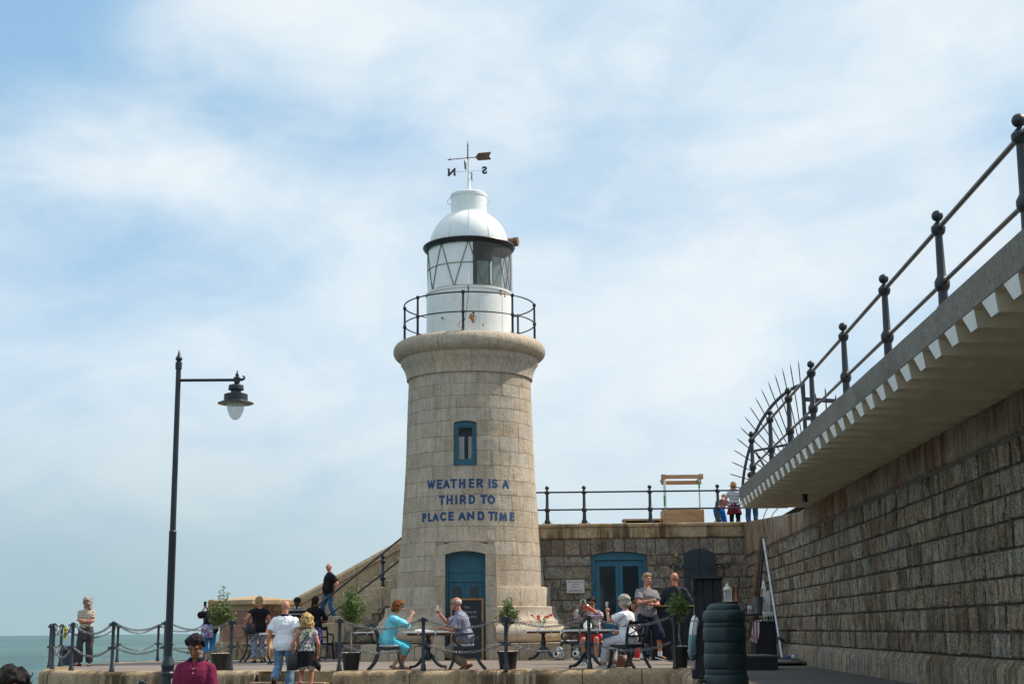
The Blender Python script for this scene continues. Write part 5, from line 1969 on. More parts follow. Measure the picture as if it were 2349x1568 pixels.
def olive(u, v, scale, crown_z, crown_r, crown_h, seed, label, lead=0.4, leaves=16, potr=0.2, poth=0.34, lean=0.0):
    q = fpos(u, v)
    q.y += potr * 0.8
    root = thing('olive_tree', label, 'olive tree', q, 0, 'potted olive trees')
    rg = random.Random(seed)
    mb = MB()
    mb.lathe([(potr * 0.78, 0.0), (potr * 0.8, 0.02), (potr * 0.97, poth * 0.86), (potr * 1.04, poth * 0.87), (potr * 1.05, poth), (potr * 0.97, poth), (potr * 0.95, poth - 0.04), (0.0, poth - 0.04)], 26)
    mb.build('pot', M['pot'], root)
    mb = MB()
    for i in range(150):
        a, r = rg.uniform(0, 6.28), potr * 0.92 * math.sqrt(rg.random())
        mb.ball((r * math.cos(a), r * math.sin(a), poth - 0.03 + rg.uniform(0, 0.022)), rg.uniform(0.012, 0.024), 5, 4)
    mb.build('pebbles', M['gravel'], root)['kind'] = 'stuff'
    mb = MB()
    trunk = [Vector((0.01 * math.sin(i * 1.3), 0.012 * math.cos(i * 1.9), poth - 0.06 + (crown_z - poth) * i / 6)) for i in range(8)]
    mb.tube(trunk, [0.017 - 0.0008 * i for i in range(8)], 8)
    twigs = []
    ctr = Vector((lean, 0, crown_z + crown_h * 0.35))
    for i in range(120):
        a = rg.uniform(0, 6.283)
        el = math.asin(rg.uniform(-0.75, 1.0))
        rr = rg.uniform(0.35, 1.0) ** 0.6 * (1.0 + 0.28 * mnoise.noise((2.1 * math.cos(a), 2.1 * math.sin(a), el * 1.4 + seed)))
        b = ctr + Vector((crown_r * rr * math.cos(el) * math.cos(a), crown_r * rr * math.cos(el) * math.sin(a), crown_h * 0.62 * rr * math.sin(el)))
        a0 = Vector((0, 0, crown_z - 0.1 + rg.uniform(0, 0.3))) if i % 3 else ctr + Vector((rg.uniform(-1, 1), rg.uniform(-1, 1), rg.uniform(-0.6, 1.0))) * crown_r * 0.4
        dirv = (b - a0)
        if dirv.length > 0.22:
            a1 = b - dirv.normalized() * 0.22
        else:
            a1 = a0
        twigs.append((a1, b + Vector((0, 0, rg.uniform(0.0, 0.12)))))
        if i % 2 == 0:
            mb.tube([a0, a0.lerp(b, 0.5) + Vector((0, 0, -0.02)), b], [0.006, 0.005, 0.003], 5)
    if lead:
        for k in range(3):
            a0 = ctr + Vector((0.05 * (k - 1), 0, crown_h * 0.4))
            b = a0 + Vector((rg.uniform(-0.02, 0.06) + 0.03 * (k - 1), 0.02, lead * (1 - 0.25 * abs(k - 1)) + 0.1))
            mb.tube([a0, b], [0.005, 0.002], 5)
            twigs += [(a0, a0.lerp(b, 0.5)), (a0.lerp(b, 0.45), b)]
    mb.build('trunk', M['bark'], root)
    mb = MB()
    leaf_cloud(mb, twigs, leaves, 0.062 * scale, 0.0085 * scale, rg)
    mb.build('crown', M['leaf'], root, smooth=None)
    return root


olive(502, 1537, 1.15, 0.90, 0.29, 0.40, 1, 'bushy potted olive tree with a tall leading shoot by the left terrace edge', lead=0.36, potr=0.215, leaves=22)
olive(803, 1537, 1.15, 0.91, 0.26, 0.58, 2, 'tall potted olive tree right of the steps before the stone stairs', lead=0.2, potr=0.185, leaves=24)
olive(1165, 1535, 1.05, 0.82, 0.225, 0.42, 3, 'small sparse potted olive tree before the lighthouse door surround', lead=0.1, potr=0.195, leaves=15)
olive(1563, 1531, 1.1, 0.88, 0.22, 0.44, 4, 'potted olive tree at the right terrace corner beside the black timber stand', lead=0.08, potr=0.16, poth=0.4, leaves=24)


# ------------------------------------------------------------ chairs
def curve_pts(ps, n=6):
    """Catmull-Rom through control points"""
    ps = [Vector(p_) for p_ in ps]
    out = []
    for i in range(len(ps) - 1):
        p0, p1, p2, p3 = ps[max(0, i - 1)], ps[i], ps[i + 1], ps[min(len(ps) - 1, i + 2)]
        for k in range(n):
            t_ = k / n
            out.append(0.5 * ((2 * p1) + (p2 - p0) * t_ + (2 * p0 - 5 * p1 + 4 * p2 - p3) * t_ * t_ + (3 * p1 - p0 - 3 * p2 + p3) * t_ ** 3))
    out.append(ps[-1])
    return out


def strap(mb, pts, w, h):
    """rectangular section swept in the y-z plane (width along x)"""
    rings = []
    for i, p_ in enumerate(pts):
        d_ = (pts[min(i + 1, len(pts) - 1)] - pts[max(i - 1, 0)]).normalized()
        n_ = Vector((1, 0, 0)).cross(d_).normalized()
        hh = h[i] if isinstance(h, list) else h
        rings.append([p_ + Vector((sx * w / 2, 0, 0)) + n_ * (sy * hh / 2) for sx, sy in ((-1, -1), (1, -1), (1, 1), (-1, 1))])
    mb.loft(rings)


def make_chair(arms):
    root = thing('armchair' if arms else 'dining_chair', 'chair', 'chair')
    W = 0.25 if arms else 0.23
    for s in (-1, 1):
        mb = MB()
        strap(mb, curve_pts([(s * W, -0.19, 0.44), (s * W, -0.205, 0.30), (s * W, -0.235, 0.15), (s * W, -0.30, 0.0)]), 0.036, 0.042)
        mb.build('leg', M['furniture'], root)
        mb = MB()
        strap(mb, curve_pts([(s * W * 0.92, 0.20, 0.44), (s * W * 0.92, 0.22, 0.30), (s * W * 0.92, 0.28, 0.14), (s * W * 0.92, 0.40, 0.0)]), 0.036, 0.046)
        mb.build('leg', M['furniture'], root)
    mb = MB()
    for s in (-1, 1):
        strap(mb, curve_pts([(s * W, -0.215, 0.425), (s * W * 0.98, 0.0, 0.405), (s * W * 0.93, 0.2, 0.425)]), 0.04, 0.06)
        strap(mb, curve_pts([(s * W * 0.93, 0.20, 0.42), (s * W * 0.93, 0.205, 0.55), (s * W * 0.94, 0.235, 0.70), (s * W * 0.95, 0.29, 0.83), (s * W * 0.95, 0.325, 0.875), (s * W * 0.95, 0.36, 0.88)]), 0.036, 0.038)
    mb.box((0, -0.2, 0.42), (2 * W, 0.036, 0.055))
    mb.box((0, 0.195, 0.42), (2 * W * 0.9, 0.036, 0.05))
    mb.build('seat_frame', M['furniture'], root)
    mb = MB()
    for z, y, h, bow in ((0.83, 0.29, 0.095, 0.045), (0.60, 0.215, 0.035, 0.02)):
        rings = []
        for i in range(9):
            x = -W * 0.95 + 2 * W * 0.95 * i / 8
            yy = y + bow * (1 - (x / (W * 0.95)) ** 2)
            rings.append([(x, yy - 0.014, z - h / 2), (x, yy + 0.014, z - h / 2), (x, yy + 0.014 + h * 0.25, z + h / 2), (x, yy - 0.014 + h * 0.25, z + h / 2)])
        mb.loft(rings)
    if not arms:
        for s in (-1, 1):
            mb.bar((s * W * 0.85, 0.215, 0.615), (-s * W * 0.85, 0.285, 0.79), 0.022, 0.02)
    else:
        for s in (-0.35, 0.0, 0.35):
            mb.bar((s * W, 0.23, 0.61), (s * W, 0.30, 0.79), 0.02, 0.016)
    mb.build('backrest', M['furniture'], root)
    if arms:
        for s in (-1, 1):
            mb = MB()
            strap(mb, curve_pts([(s * W, 0.25, 0.70), (s * W * 1.04, 0.10, 0.675), (s * W * 1.06, -0.08, 0.665), (s * W * 1.06, -0.17, 0.63), (s * W * 1.05, -0.19, 0.56), (s * W * 1.03, -0.15, 0.49), (s * W * 1.02, -0.09, 0.455), (s * W, -0.05, 0.44)]), 0.034, 0.036)
            mb.build('arm', M['furniture'], root)
    mb = MB()
    rings = []
    for z, k in ((0.43, 0.94), (0.45, 1.0), (0.47, 0.99), (0.48, 0.9)):
        rings.append([Vector((x * k, y * k, z)) for x, y in ((-W, -0.2), (-W * 0.5, -0.215), (W * 0.5, -0.215), (W, -0.2), (W, 0), (W * 0.88, 0.185), (0, 0.19), (-W * 0.88, 0.185), (-W, 0))])
    mb.loft(rings)
    mb.build('seat_cushion', M['seat'], root)
    return root


chair_plain = make_chair(False)
chair_arm = make_chair(True)
used = set()


def put_chair(proto, u, v, deg, label, dy=0.25, d=None):
    o = proto if proto.name not in used else copy_tree(proto)
    used.add(proto.name)
    q = fpos(u, v) if d is None else at(u, v, d) - Vector((0, dy, 0))
    o.location = (q.x, q.y + dy, 0)
    o.rotation_euler = (0, 0, rad(deg))
    o['label'] = label
    o['group'] = 'slate painted dining chairs on the terrace'
    return o


CH = {}
CH['cyan'] = put_chair(chair_plain, 889, 1536, 90, 'slate chair under the woman in the cyan jacket')
CH['stripe'] = put_chair(chair_arm, 1066, 1535.5, -90, 'slate armchair under the man in the striped shirt')
CH['white'] = put_chair(chair_plain, 1443, 1532.5, -140, 'slate cross-back chair under the grey-haired woman in white')
CH['camera'] = put_chair(chair_plain, 1362, 1521, -12, 'slate chair under the man with the camera')
CH['empty'] = put_chair(chair_arm, 1307, 1507, -90, 'empty slate armchair beside the table with red flowers', d=35.9)
CH['trousers'] = put_chair(chair_plain, 585, 1518, 84, 'slate chair beside the standing woman in patterned trousers')
CH['dark'] = put_chair(chair_arm, 735, 1512.5, 168, 'slate armchair in front of the standing woman with long black hair')
CH['behind'] = put_chair(chair_plain, 1466, 1512, -70, 'slate chair under the dark-haired man behind the woman in white')


# ------------------------------------------------------------ pedestal tables
def make_table():
    root = thing('pedestal_table', 'table', 'table')
    mb = MB()
    mb.box((0, 0, 0.715), (1.04, 0.72, 0.032))
    bevel_mesh(mb.build('table_top', M['table_top'], root), 0.008, 2)
    mb = MB()
    mb.box((0, 0, 0.672), (0.8, 0.5, 0.05))
    mb.build('apron', M['leather'], root)
    mb = MB()
    mb.lathe([(0.09, 0.65), (0.06, 0.63), (0.035, 0.58), (0.05, 0.54), (0.055, 0.46), (0.07, 0.43), (0.07, 0.40), (0.05, 0.37), (0.055, 0.30), (0.075, 0.27), (0.075, 0.2), (0.04, 0.17)], 16)
    mb.build('pedestal', M['furniture'], root)
    for k in range(4):
        mb = MB()
        pts = curve_pts([(0, -0.03, 0.29), (0, -0.11, 0.24), (0, -0.19, 0.13), (0, -0.30, 0.055), (0, -0.40, 0.05)])
        strap(mb, pts, 0.042, [0.075 - 0.0018 * i for i in range(len(pts))])
        mb.ball((0, -0.40, 0.022), 0.022, 8, 6)
        o = mb.build('leg', M['furniture'], root)
        o.rotation_euler = (0, 0, rad(62 + (56 if k % 2 else 0) + (180 if k > 1 else 0)))
    for x in (-0.5, -0.17, 0.17, 0.5):
        mb = MB()
        mb.box((x, -0.362, 0.703), (0.028, 0.012, 0.075))
        mb.build('clip', M['metal'], root)
    return root


table0 = make_table()
tb_used = []


def put_table(u, v, deg, label, dy=0.4, sx=1.0, d=None):
    o = table0 if not tb_used else copy_tree(table0)
    tb_used.append(o)
    q = fpos(u, v) if d is None else at(u, v, d) - Vector((0, dy, 0))
    o.location = (q.x, q.y + dy, 0)
    o.rotation_euler = (0, 0, rad(deg))
    o.scale = (sx, 1, 1)
    o['label'] = label
    o['group'] = 'white-topped pedestal tables on the terrace'
    return o


T1 = put_table(979, 1534.5, 0, 'white-topped pedestal table between the cyan woman and the striped man')
T2 = put_table(1247, 1506, 4, 'white-topped pedestal table with red flowers by the tower base', d=36.1)
T3 = put_table(1352, 1533, 0, 'white-topped pedestal table before the man with the camera')
T4 = put_table(855, 1512, 8, 'empty white-topped pedestal table behind the woman in cyan', dy=0.0)
T5 = put_table(655, 1523, 0, 'white-topped pedestal table behind the walking couple', sx=1.25)


def on_table(T, dx, dy):
    return Matrix.Rotation(T.rotation_euler.z, 3, 'Z') @ Vector((dx, dy, 0)) + Vector((T.location.x, T.location.y, 0.7325))


# things on the tables
mb = MB()
rings = []
for i in range(9):
    x = -0.17 + 0.34 * i / 8
    h = 0.012 + 0.03 * math.sin(math.pi * min(1, (i + 1.5) / 9)) ** 1.5
    rings.append([(x, -0.12, 0), (x, 0.12, 0), (x, 0.12, h), (x, -0.12, h * 0.8)])
mb.loft(rings)
o = mb.build('newspaper', M['paper'], loc=on_table(T1, -0.07, -0.05))
o.rotation_euler = (0, 0, 0.3)
tag(o, 'folded newspaper lying on the table of the talking couple', 'newspaper')


def flowers(mbs, mbf, base, h, seed, n=4, spread=0.14):
    rg = random.Random(seed)
    for i in range(n):
        a = 2.0 * math.pi * i / n + rg.uniform(-0.3, 0.3)
        top = base + Vector((spread * math.cos(a) * rg.uniform(0.6, 1.3), 0.6 * spread * math.sin(a), h * rg.uniform(0.7, 1.08)))
        mid = base.lerp(top, 0.5) + Vector((0, 0, 0.03))
        mbs.tube([base, mid, top], 0.005, 5)
        for j in range(10):
            th, ph = rg.uniform(0, 6.28), rg.uniform(-0.4, 1.4)
            d_ = Vector((math.cos(th) * math.cos(ph), math.sin(th) * math.cos(ph), math.sin(ph)))
            mbf.ball(top + d_ * 0.024, (0.024, 0.024, 0.02), 6, 4)
        for j in range(7):
            k = rg.uniform(0.3, 0.95)
            p_ = base.lerp(mid, k * 2) if k < 0.5 else mid.lerp(top, k * 2 - 1)
            dv = Vector((rg.uniform(-1, 1), rg.uniform(-1, 1), rg.uniform(-0.2, 0.8))).normalized()
            s_ = dv.cross(Vector((0, 0, 1))).normalized() * 0.022
            mbs.add([p_, p_ + dv * 0.04 + s_, p_ + dv * 0.08, p_ + dv * 0.04 - s_], [(0, 1, 2, 3)])


q = on_table(T2, -0.04, 0)
fv = thing('flower_vase', 'glass vase of red flowers on the table by the tower base', 'vase of flowers', q)
mb = MB()
mb.lathe([(0.035, 0.0), (0.045, 0.005), (0.05, 0.06), (0.055, 0.14), (0.052, 0.14), (0.047, 0.06), (0.04, 0.012), (0, 0.01)], 18)
mb.build('vase', M['clear_glass'], fv)
ms, mf = MB(), MB()
flowers(ms, mf, Vector((0, 0, 0.05)), 0.30, 5, 6, 0.21)
ms.build('stems', M['stem'], fv, smooth=None)
mf.build('blossoms', M['red'], fv)
q = on_table(T3, 0.0, -0.05)
fv = thing('flower_vase', 'round white vase with red flowers on the table of the man with the camera', 'vase of flowers', q)
mb = MB()
mb.lathe([(0.04, 0.0), (0.075, 0.03), (0.085, 0.075), (0.065, 0.125), (0.025, 0.16), (0.02, 0.20), (0.028, 0.22), (0.0, 0.215)], 22)
mb.build('vase', M['ceramic'], fv)
ms, mf = MB(), MB()
flowers(ms, mf, Vector((0, 0, 0.18)), 0.25, 9, 3, 0.10)
ms.build('stems', M['stem'], fv, smooth=None)
mf.build('blossoms', M['red'], fv)


def wine_glass(loc, label, group=None):
    mb = MB()
    mb.lathe([(0.032, 0.0), (0.03, 0.004), (0.005, 0.01), (0.005, 0.085), (0.022, 0.11), (0.028, 0.15), (0.024, 0.19)], 12)
    o = mb.build('champagne_glass', M['clear_glass'], loc=loc)
    return tag(o, label, 'glass', group)


wine_glass(on_table(T3, 0.24, 0.02), 'champagne glass on the table before the man with the camera')
mb = MB()
mb.box((0, 0, 0.015), (0.34, 0.16, 0.03))
mb.box((0.05, 0.02, 0.045), (0.1, 0.08, 0.03))
bevel_mesh(mb.build('camera_case', M['black_leather'], loc=on_table(T3, -0.30, 0.05)), 0.008, 2)
tag(bpy.data.objects['camera_case'], 'flat black camera case on the table of the man with the camera', 'case')
# perforated white ceramic lanterns on the ground
pm_, t, p = base_mat('perforated white ceramic')
tc = t.new('ShaderNodeTexCoord').outputs['Object']
vo = t.voro(tc, 26)
k = t.ramp(vo.outputs['Distance'], 0.30, 0.36)
t.set(p.inputs['Base Color'], t.mix(k, (0.03, 0.03, 0.03, 1), (0.42, 0.41, 0.39, 1)))
p.inputs['Roughness'].default_value = 0.35
for i, (u, v, lb) in enumerate(((1284, 1511, 'pierced white ceramic lantern with a round opening under the empty armchair'), (1328, 1508, 'pierced white ceramic lantern standing right of the empty armchair'))):
    q = at(u, v, 35.5 + 0.15 * i)
    root = thing('ceramic_lantern', lb, 'lantern', (q.x, q.y + 0.15, 0), 0, 'pierced ceramic lanterns on the ground')
    root.scale = (0.78, 0.78, 0.78)
    mb = MB()
    mb.lathe([(0.12, 0), (0.19, 0.06), (0.22, 0.18), (0.18, 0.30), (0.12, 0.36), (0.10, 0.42), (0.08, 0.42), (0.09, 0.36)], 24)
    mb.build('lantern_body', pm_, root)
    mb = MB()
    mb.tube([(-0.1, -0.16, 0.2), (-0.12, -0.235, 0.2)], [0.09, 0.085], 18)
    mb.build('spout', M['ceramic'], root)
    mb = MB()
    mb.tube([(-0.12, -0.232, 0.2), (-0.122, -0.238, 0.2)], 0.055, 16)
    mb.build('opening', M['black'], root)

# ------------------------------------------------------------ menu board leaning at the lighthouse door
q0, q1 = at(1000 + 24, 1497, 36.7), at(1113, 1497, 36.7)
bx = (at(1038, 1497, 36.6).x + at(1110, 1497, 36.6).x) / 2
mbw = at(1110, 1497, 36.6).x - at(1034, 1497, 36.6).x
mbh = at(1100, 1374, 36.9).z + 0.03
brd = thing('menu_board', 'tall gilt-framed blackboard with chalk writing leaning at the lighthouse door', 'blackboard', (bx - 0.03, 36.62, 0.0))
brd.rotation_euler = (rad(-4), 0, 0)
mb = MB()
ring_plate(mb, [(-mbw / 2, 0), (mbw / 2, 0), (mbw / 2, mbh), (-mbw / 2, mbh)], [(-mbw / 2 + 0.045, 0.045), (mbw / 2 - 0.045, 0.045), (mbw / 2 - 0.045, mbh - 0.045), (-mbw / 2 + 0.045, mbh - 0.045)], -0.02, 0.02)
mb.build('frame', M['gold'], brd)
mb = MB()
mb.box((0, 0.005, mbh / 2), (mbw - 0.08, 0.01, mbh - 0.08))
mb.build('board', M['board'], brd)
mb = MB()
for i, tx in enumerate(('THE', 'LIGHTHOUSE', 'CHAMPAGNE', 'BAR')):
    vs, fs, wd = font_mesh(tx, 0.06, ext=0.0008)
    k = min(1.0, (mbw - 0.2) / wd)
    mb.add([(v_.x * k, -0.0015, mbh - 0.25 - 0.12 * i + v_.z) for v_ in vs], fs)
mb.build('chalk_lettering', M['chalk'], brd, smooth=None)

# ------------------------------------------------------------ water butt
BD = 18.6
qb = at(1664, 1500, BD)
wb = thing('water_butt', 'ribbed dark green plastic water butt with dented side at the lower right', 'water butt', (qb.x, BD, 0))
sc5 = 1 / 2.685 / 1.7437 * BD / 3335.0
bzf = lambda y: at(1664, (2150 + y / 2.685) / 1.7437, BD).z
pr_ = [(0, 700), (80, 702), (150, 712), (172, 735), (180, 758), (178, 770), (196, 776), (216, 792), (226, 820), (228, 868), (222, 895), (214, 908), (219, 915), (222, 945), (217, 955), (224, 962), (230, 985), (231, 1085), (226, 1108), (216, 1118), (220, 1128), (222, 1225), (218, 1238), (226, 1248), (232, 1270), (233, 1372), (227, 1396), (217, 1404), (222, 1414), (224, 1452), (219, 1462), (228, 1470), (235, 1490), (236, 1620), (226, 1640)]
mb = MB()
rings = []
seg = 56
for r, y in pr_:
    ring = []
    for i in range(seg):
        a = 2 * math.pi * i / seg
        x_, y_ = r * sc5 * math.cos(a), r * sc5 * math.sin(a)
        z_ = bzf(y)
        # two shallow dents in the front right
        for (az0, zy, dp) in ((-1.35, 1030, 0.022), (-1.35, 1320, 0.022)):
            da = (a - 2 * math.pi - az0 + math.pi) % (2 * math.pi) - math.pi
            dz_ = (y - zy) / 60.0
            w_ = dp * math.exp(-(da / 0.25) ** 2 - dz_ ** 2)
            x_ -= w_ * math.cos(a)
            y_ -= w_ * math.sin(a)
        ring.append((x_, y_, z_))
    rings.append(ring)
rings.reverse()
z_low = rings[0][0][2]
rings.insert(0, [(p_[0], p_[1], 0.0) for p_ in rings[0]])
mb.loft(rings, cap=True)
mb.build('butt_body', M['butt'], wb, smooth=50)
mb = MB()
for i in range(3):
    mb.tube([((120 - 35 * i) * sc5 * math.cos(a), (120 - 35 * i) * sc5 * math.sin(a), bzf(712 - 3 * i) + 0.006 + 0.004 * i) for a in [2 * math.pi * k / 40 for k in range(40)]], 0.006, 5, closed=True)
mb.build('lid_ridge', M['butt'], wb)
mb = MB()
tzz = max(0.05, bzf(1530))
mb.tube([(-0.27, -0.04, tzz), (-0.34, -0.05, tzz)], 0.02, 8)
mb.tube([(-0.33, -0.05, tzz - 0.04), (-0.33, -0.05, tzz + 0.05)], 0.014, 8)
mb.box((-0.33, -0.05, tzz + 0.06), (0.05, 0.016, 0.018))
mb.build('tap', M['black'], wb)

# ------------------------------------------------------------ black timber lifebuoy stand
SD = 21.6
s0, s1 = at(1601, 1545, SD), at(1663, 1545, SD)
sw = s1.x - s0.x
sh_t = at(1620, 1327, SD).z
stn = thing('lifebuoy_stand', 'black boarded timber stand with an open side holding a lifebuoy', 'stand', ((s0.x + s1.x) / 2 - 0.0, SD, 0), rad(-6))
dep = 0.62
mb = MB()
nb = 3
for i in range(nb):
    x0 = -sw / 2 + sw * i / nb
    mb.box((x0 + sw / nb / 2, 0.02, 0.10 + (sh_t - 0.1) / 2 + 0.004 * (i % 2)), (sw / nb - 0.006, 0.03, sh_t - 0.1))
bevel_mesh(mb.build('front_boards', M['black_wood'], stn), 0.004, 1)
mb = MB()
for i in range(nb):
    x0 = -sw / 2 + sw * i / nb
    mb.box((x0 + sw / nb / 2, dep, 0.10 + (sh_t - 0.1) / 2), (sw / nb - 0.006, 0.03, sh_t - 0.1))
mb.box((sw / 2 - 0.02, dep / 2, sh_t / 2 + 0.05), (0.03, dep, sh_t - 0.1))
mb.build('back_boards', M['black_wood'], stn)
mb = MB()
mb.box((0, dep / 2, sh_t + 0.012), (sw + 0.05, dep + 0.12, 0.03))
mb.box((-sw / 2 - 0.01, dep / 2, sh_t - 0.10), (0.05, dep + 0.1, 0.2))
mb.box((-sw / 2, dep / 2, sh_t - 0.32), (0.05, dep, 0.08))
bevel_mesh(mb.build('lintel', M['black_wood'], stn), 0.006, 1)
mb = MB()
for y in (0.05, dep - 0.02):
    mb.box((-sw / 2 + 0.02, y, sh_t / 2), (0.06, 0.06, sh_t - 0.01))
mb.build('corner_post', M['black_wood'], stn)
mb = MB()
mb.box((-0.02, dep / 2, 0.07), (sw + 0.12, dep + 0.16, 0.14))
mb.box((-sw / 2 + 0.0, dep / 2, 0.19), (0.06, dep, 0.12))
bevel_mesh(mb.build('base_plinth', M['black_wood'], stn), 0.006, 1)
# lifebuoy hanging in the open side
RL = 0.27
lb_c = stn.matrix_world
lbx, lby = stn.location.x - sw / 2 + 0.05, SD + dep * 0.45
lzb = at(1578, (2150 + 1065 / 2.685) / 1.7437, SD + 0.25).z
lb = thing('lifebuoy', 'white and pale blue lifebuoy hung by a rope in the black timber stand', 'lifebuoy', (lbx - 0.055, lby - 0.1, lzb))
lb.rotation_euler = (rad(0), rad(7), rad(-14))
mwb, t, p = base_mat('white and blue lifebuoy foam')
tc = t.new('ShaderNodeTexCoord').outputs['Object']
sx_ = t.new('ShaderNodeSeparateXYZ')
t.l.new(tc, sx_.inputs[0])
t.set(p.inputs['Base Color'], t.mix(t.ramp(sx_.outputs[2], 0.03, 0.05), (0.16, 0.34, 0.42, 1), (0.72, 0.74, 0.75, 1)))
p.inputs['Roughness'].default_value = 0.5
mb = MB()
mb.tube([(0, RL * math.cos(a), RL * 1.05 * math.sin(a)) for a in [2 * math.pi * i / 36 for i in range(36)]], 0.058, 14, closed=True)
mb.build('ring', mwb, lb, smooth=60)
mb = MB()
for k in range(4):
    a = math.pi / 4 + math.pi / 2 * k
    c_ = Vector((0, RL * math.cos(a), RL * 1.05 * math.sin(a)))
    rv = c_.normalized()
    mb.tube([c_ + rv * 0.063 * math.cos(b) + Vector((0.063 * math.sin(b), 0, 0)) for b in [2 * math.pi * i / 14 for i in range(14)]], 0.007, 5, closed=True)
mb.tube([(0.0, (RL + 0.075) * math.cos(a), (RL + 0.075) * math.sin(a)) for a in [2 * math.pi * i / 30 for i in range(30)]], 0.007, 5, closed=True)
mb.tube([(0, 0.03, RL), (0.03, 0.05, RL + 0.2), (0.0, 0.02, RL + 0.42)], 0.007, 5)
mb.tube([(-0.02, -0.1, RL - 0.02), (-0.05, -0.02, RL + 0.22), (-0.02, 0.0, RL + 0.44)], 0.007, 5)
mb.build('rope', mat_plain('weathered rope', (0.34, 0.28, 0.2, 1), 0.9, bump=0.4), lb)

# ------------------------------------------------------------ bar furniture along the wall
cq0, cq1 = at(1497, 1515, 34.6), at(1600, 1515, 34.6)
bar = thing('bar_counter', 'black timber bar counter behind the man in the grey T-shirt', 'bar counter', ((cq0.x + cq1.x) / 2, 34.8, 0))
bw = cq1.x - cq0.x
bh = at(1520, 1387, 34.5).z
mb = MB()
for i in range(6):
    mb.box((-bw / 2 + bw * (i + 0.5) / 6, 0, (bh - 0.04) / 2), (bw / 6 - 0.006, 0.5, bh - 0.04))
mb.build('counter_front', M['black_wood'], bar)
mb = MB()
mb.box((0, 0, bh - 0.018), (bw + 0.08, 0.6, 0.036))
mb.build('counter_top', M['pine'], bar)
u0, u1 = at(1734.5, 1510, 31.5), at(1783, 1510, 31.5)
uh = at(1760, 1423, 31.5).z
cab = thing('black_cabinet', 'black cabinet with a striped towel hung on its corner by the harbour wall', 'cabinet', ((u0.x + u1.x) / 2, 31.8, 0))
mb = MB()
mb.box((0, 0, uh / 2), (u1.x - u0.x, 0.6, uh - 0.03))
mb.box((0, -0.305, uh / 2 - 0.02), (u1.x - u0.x - 0.1, 0.02, uh - 0.16))
bevel_mesh(mb.build('carcass', M['black_wood'], cab), 0.006, 1)
mb = MB()
mb.box((0, 0, uh - 0.012), (u1.x - u0.x + 0.05, 0.66, 0.03))
mb.build('top', M['black_wood'], cab)
# towel
tw = mat_stripes('striped tea towel', ((0.62, 0.55, 0.6, 1), (0.38, 0.02, 0.06, 1)), 'X', 16, 0.72)
mb = MB()
rings = []
for i in range(12):
    k = i / 11
    z = uh + 0.015 - 0.45 * max(0, k - 0.12) / 0.88
    x = u0.x + (0.05 if k < 0.12 else -0.035) - 0.07 * k
    wv = 0.10 + 0.03 * k
    row = []
    for j in range(8):
        f_ = j / 7
        row.append((x + 0.03 * math.sin(j * 2.1 + i * 0.3) * k + 0.16 * f_ * (0.8 if k < .12 else 1.0), 31.48 - 0.03 * math.cos(j * 2.1), z - 0.05 * f_ * k))
    rings.append(row)
vs = [p_ for r in rings for p_ in r]
mb.add(vs, [(i * 8 + j, i * 8 + j + 1, (i + 1) * 8 + j + 1, (i + 1) * 8 + j) for i in range(11) for j in range(7)])
o = mb.build('tea_towel', tw, smooth=80)
tag(o, 'crumpled white tea towel with red stripes hanging on the black cabinet', 'towel')
so_ = o.modifiers.new('thickness', 'SOLIDIFY')
so_.thickness = 0.006
# glasses table with ice bucket
g0, g1 = at(1690, 1407, 34.0), at(1773, 1407, 34.0)
gh = g0.z
gt = thing('glass_table', 'dark table holding rows of glasses and an ice bucket behind the water butt', 'table', ((g0.x + g1.x) / 2, 34.0, 0))
mb = MB()
mb.box((0, 0, gh - 0.02), (g1.x - g0.x, 0.6, 0.04))
mb.build('table_top', M['black_wood'], gt)
for sx in (-1, 1):
    for sy in (-1, 1):
        mb = MB()
        mb.box((sx * (g1.x - g0.x - 0.1) / 2, sy * 0.25, (gh - 0.04) / 2), (0.06, 0.06, gh - 0.04))
        mb.build('leg', M['black_wood'], gt)
rgq = random.Random(2)
for i in range(9):
    p_ = at(1717 + 5.2 * (i % 5) + rgq.uniform(-0.5, 0.5), 1407, 33.85 + 0.12 * (i // 5))
    wine_glass((p_.x, p_.y, gh + 0.001), 'clear champagne glass in the row beside the ice bucket', 'glasses in the row beside the ice bucket')
for i in range(8):
    p_ = at(1753 + 6.5 * (i % 4), 1423, 31.75 + 0.12 * (i // 4))
    wine_glass((p_.x, p_.y, uh + 0.004), 'clear champagne glass standing on the black cabinet', 'glasses on the black cabinet')
p_ = at(1738, 1407, 33.8)
ib = thing('ice_bucket', 'dull metal ice bucket on the dark glass table', 'ice bucket', (p_.x, p_.y, gh))
mb = MB()
mb.lathe([(0.11, 0.0), (0.15, 0.36), (0.165, 0.37), (0.165, 0.385), (0.145, 0.385), (0.105, 0.02), (0, 0.02)], 24)
mb.build('bucket', mat_plain('dull pewter', (0.16, 0.16, 0.17, 1), 0.45, 0.6), ib)
mb = MB()
for s in (-1, 1):
    mb.tube([(s * 0.155, 0, 0.33), (s * 0.19, 0, 0.30), (s * 0.155, 0, 0.27)], 0.01, 6)
mb.build('handle', M['iron'], ib)
bt = thing('wine_bottle', 'champagne bottle with gold foil neck standing in the ice bucket', 'bottle', (p_.x + 0.05, p_.y, gh + 0.1))
bt.rotation_euler = (0, rad(10), 0)
mb = MB()
mb.lathe([(0.042, 0), (0.045, 0.02), (0.045, 0.2), (0.02, 0.3), (0.016, 0.34)], 14)
mb.build('bottle', mat_glass('green bottle glass', (0.01, 0.02, 0.01, 1), 0.1), bt)
mb = MB()
mb.lathe([(0.022, 0.29), (0.018, 0.44), (0.021, 0.45), (0.02, 0.48), (0, 0.485)], 12)
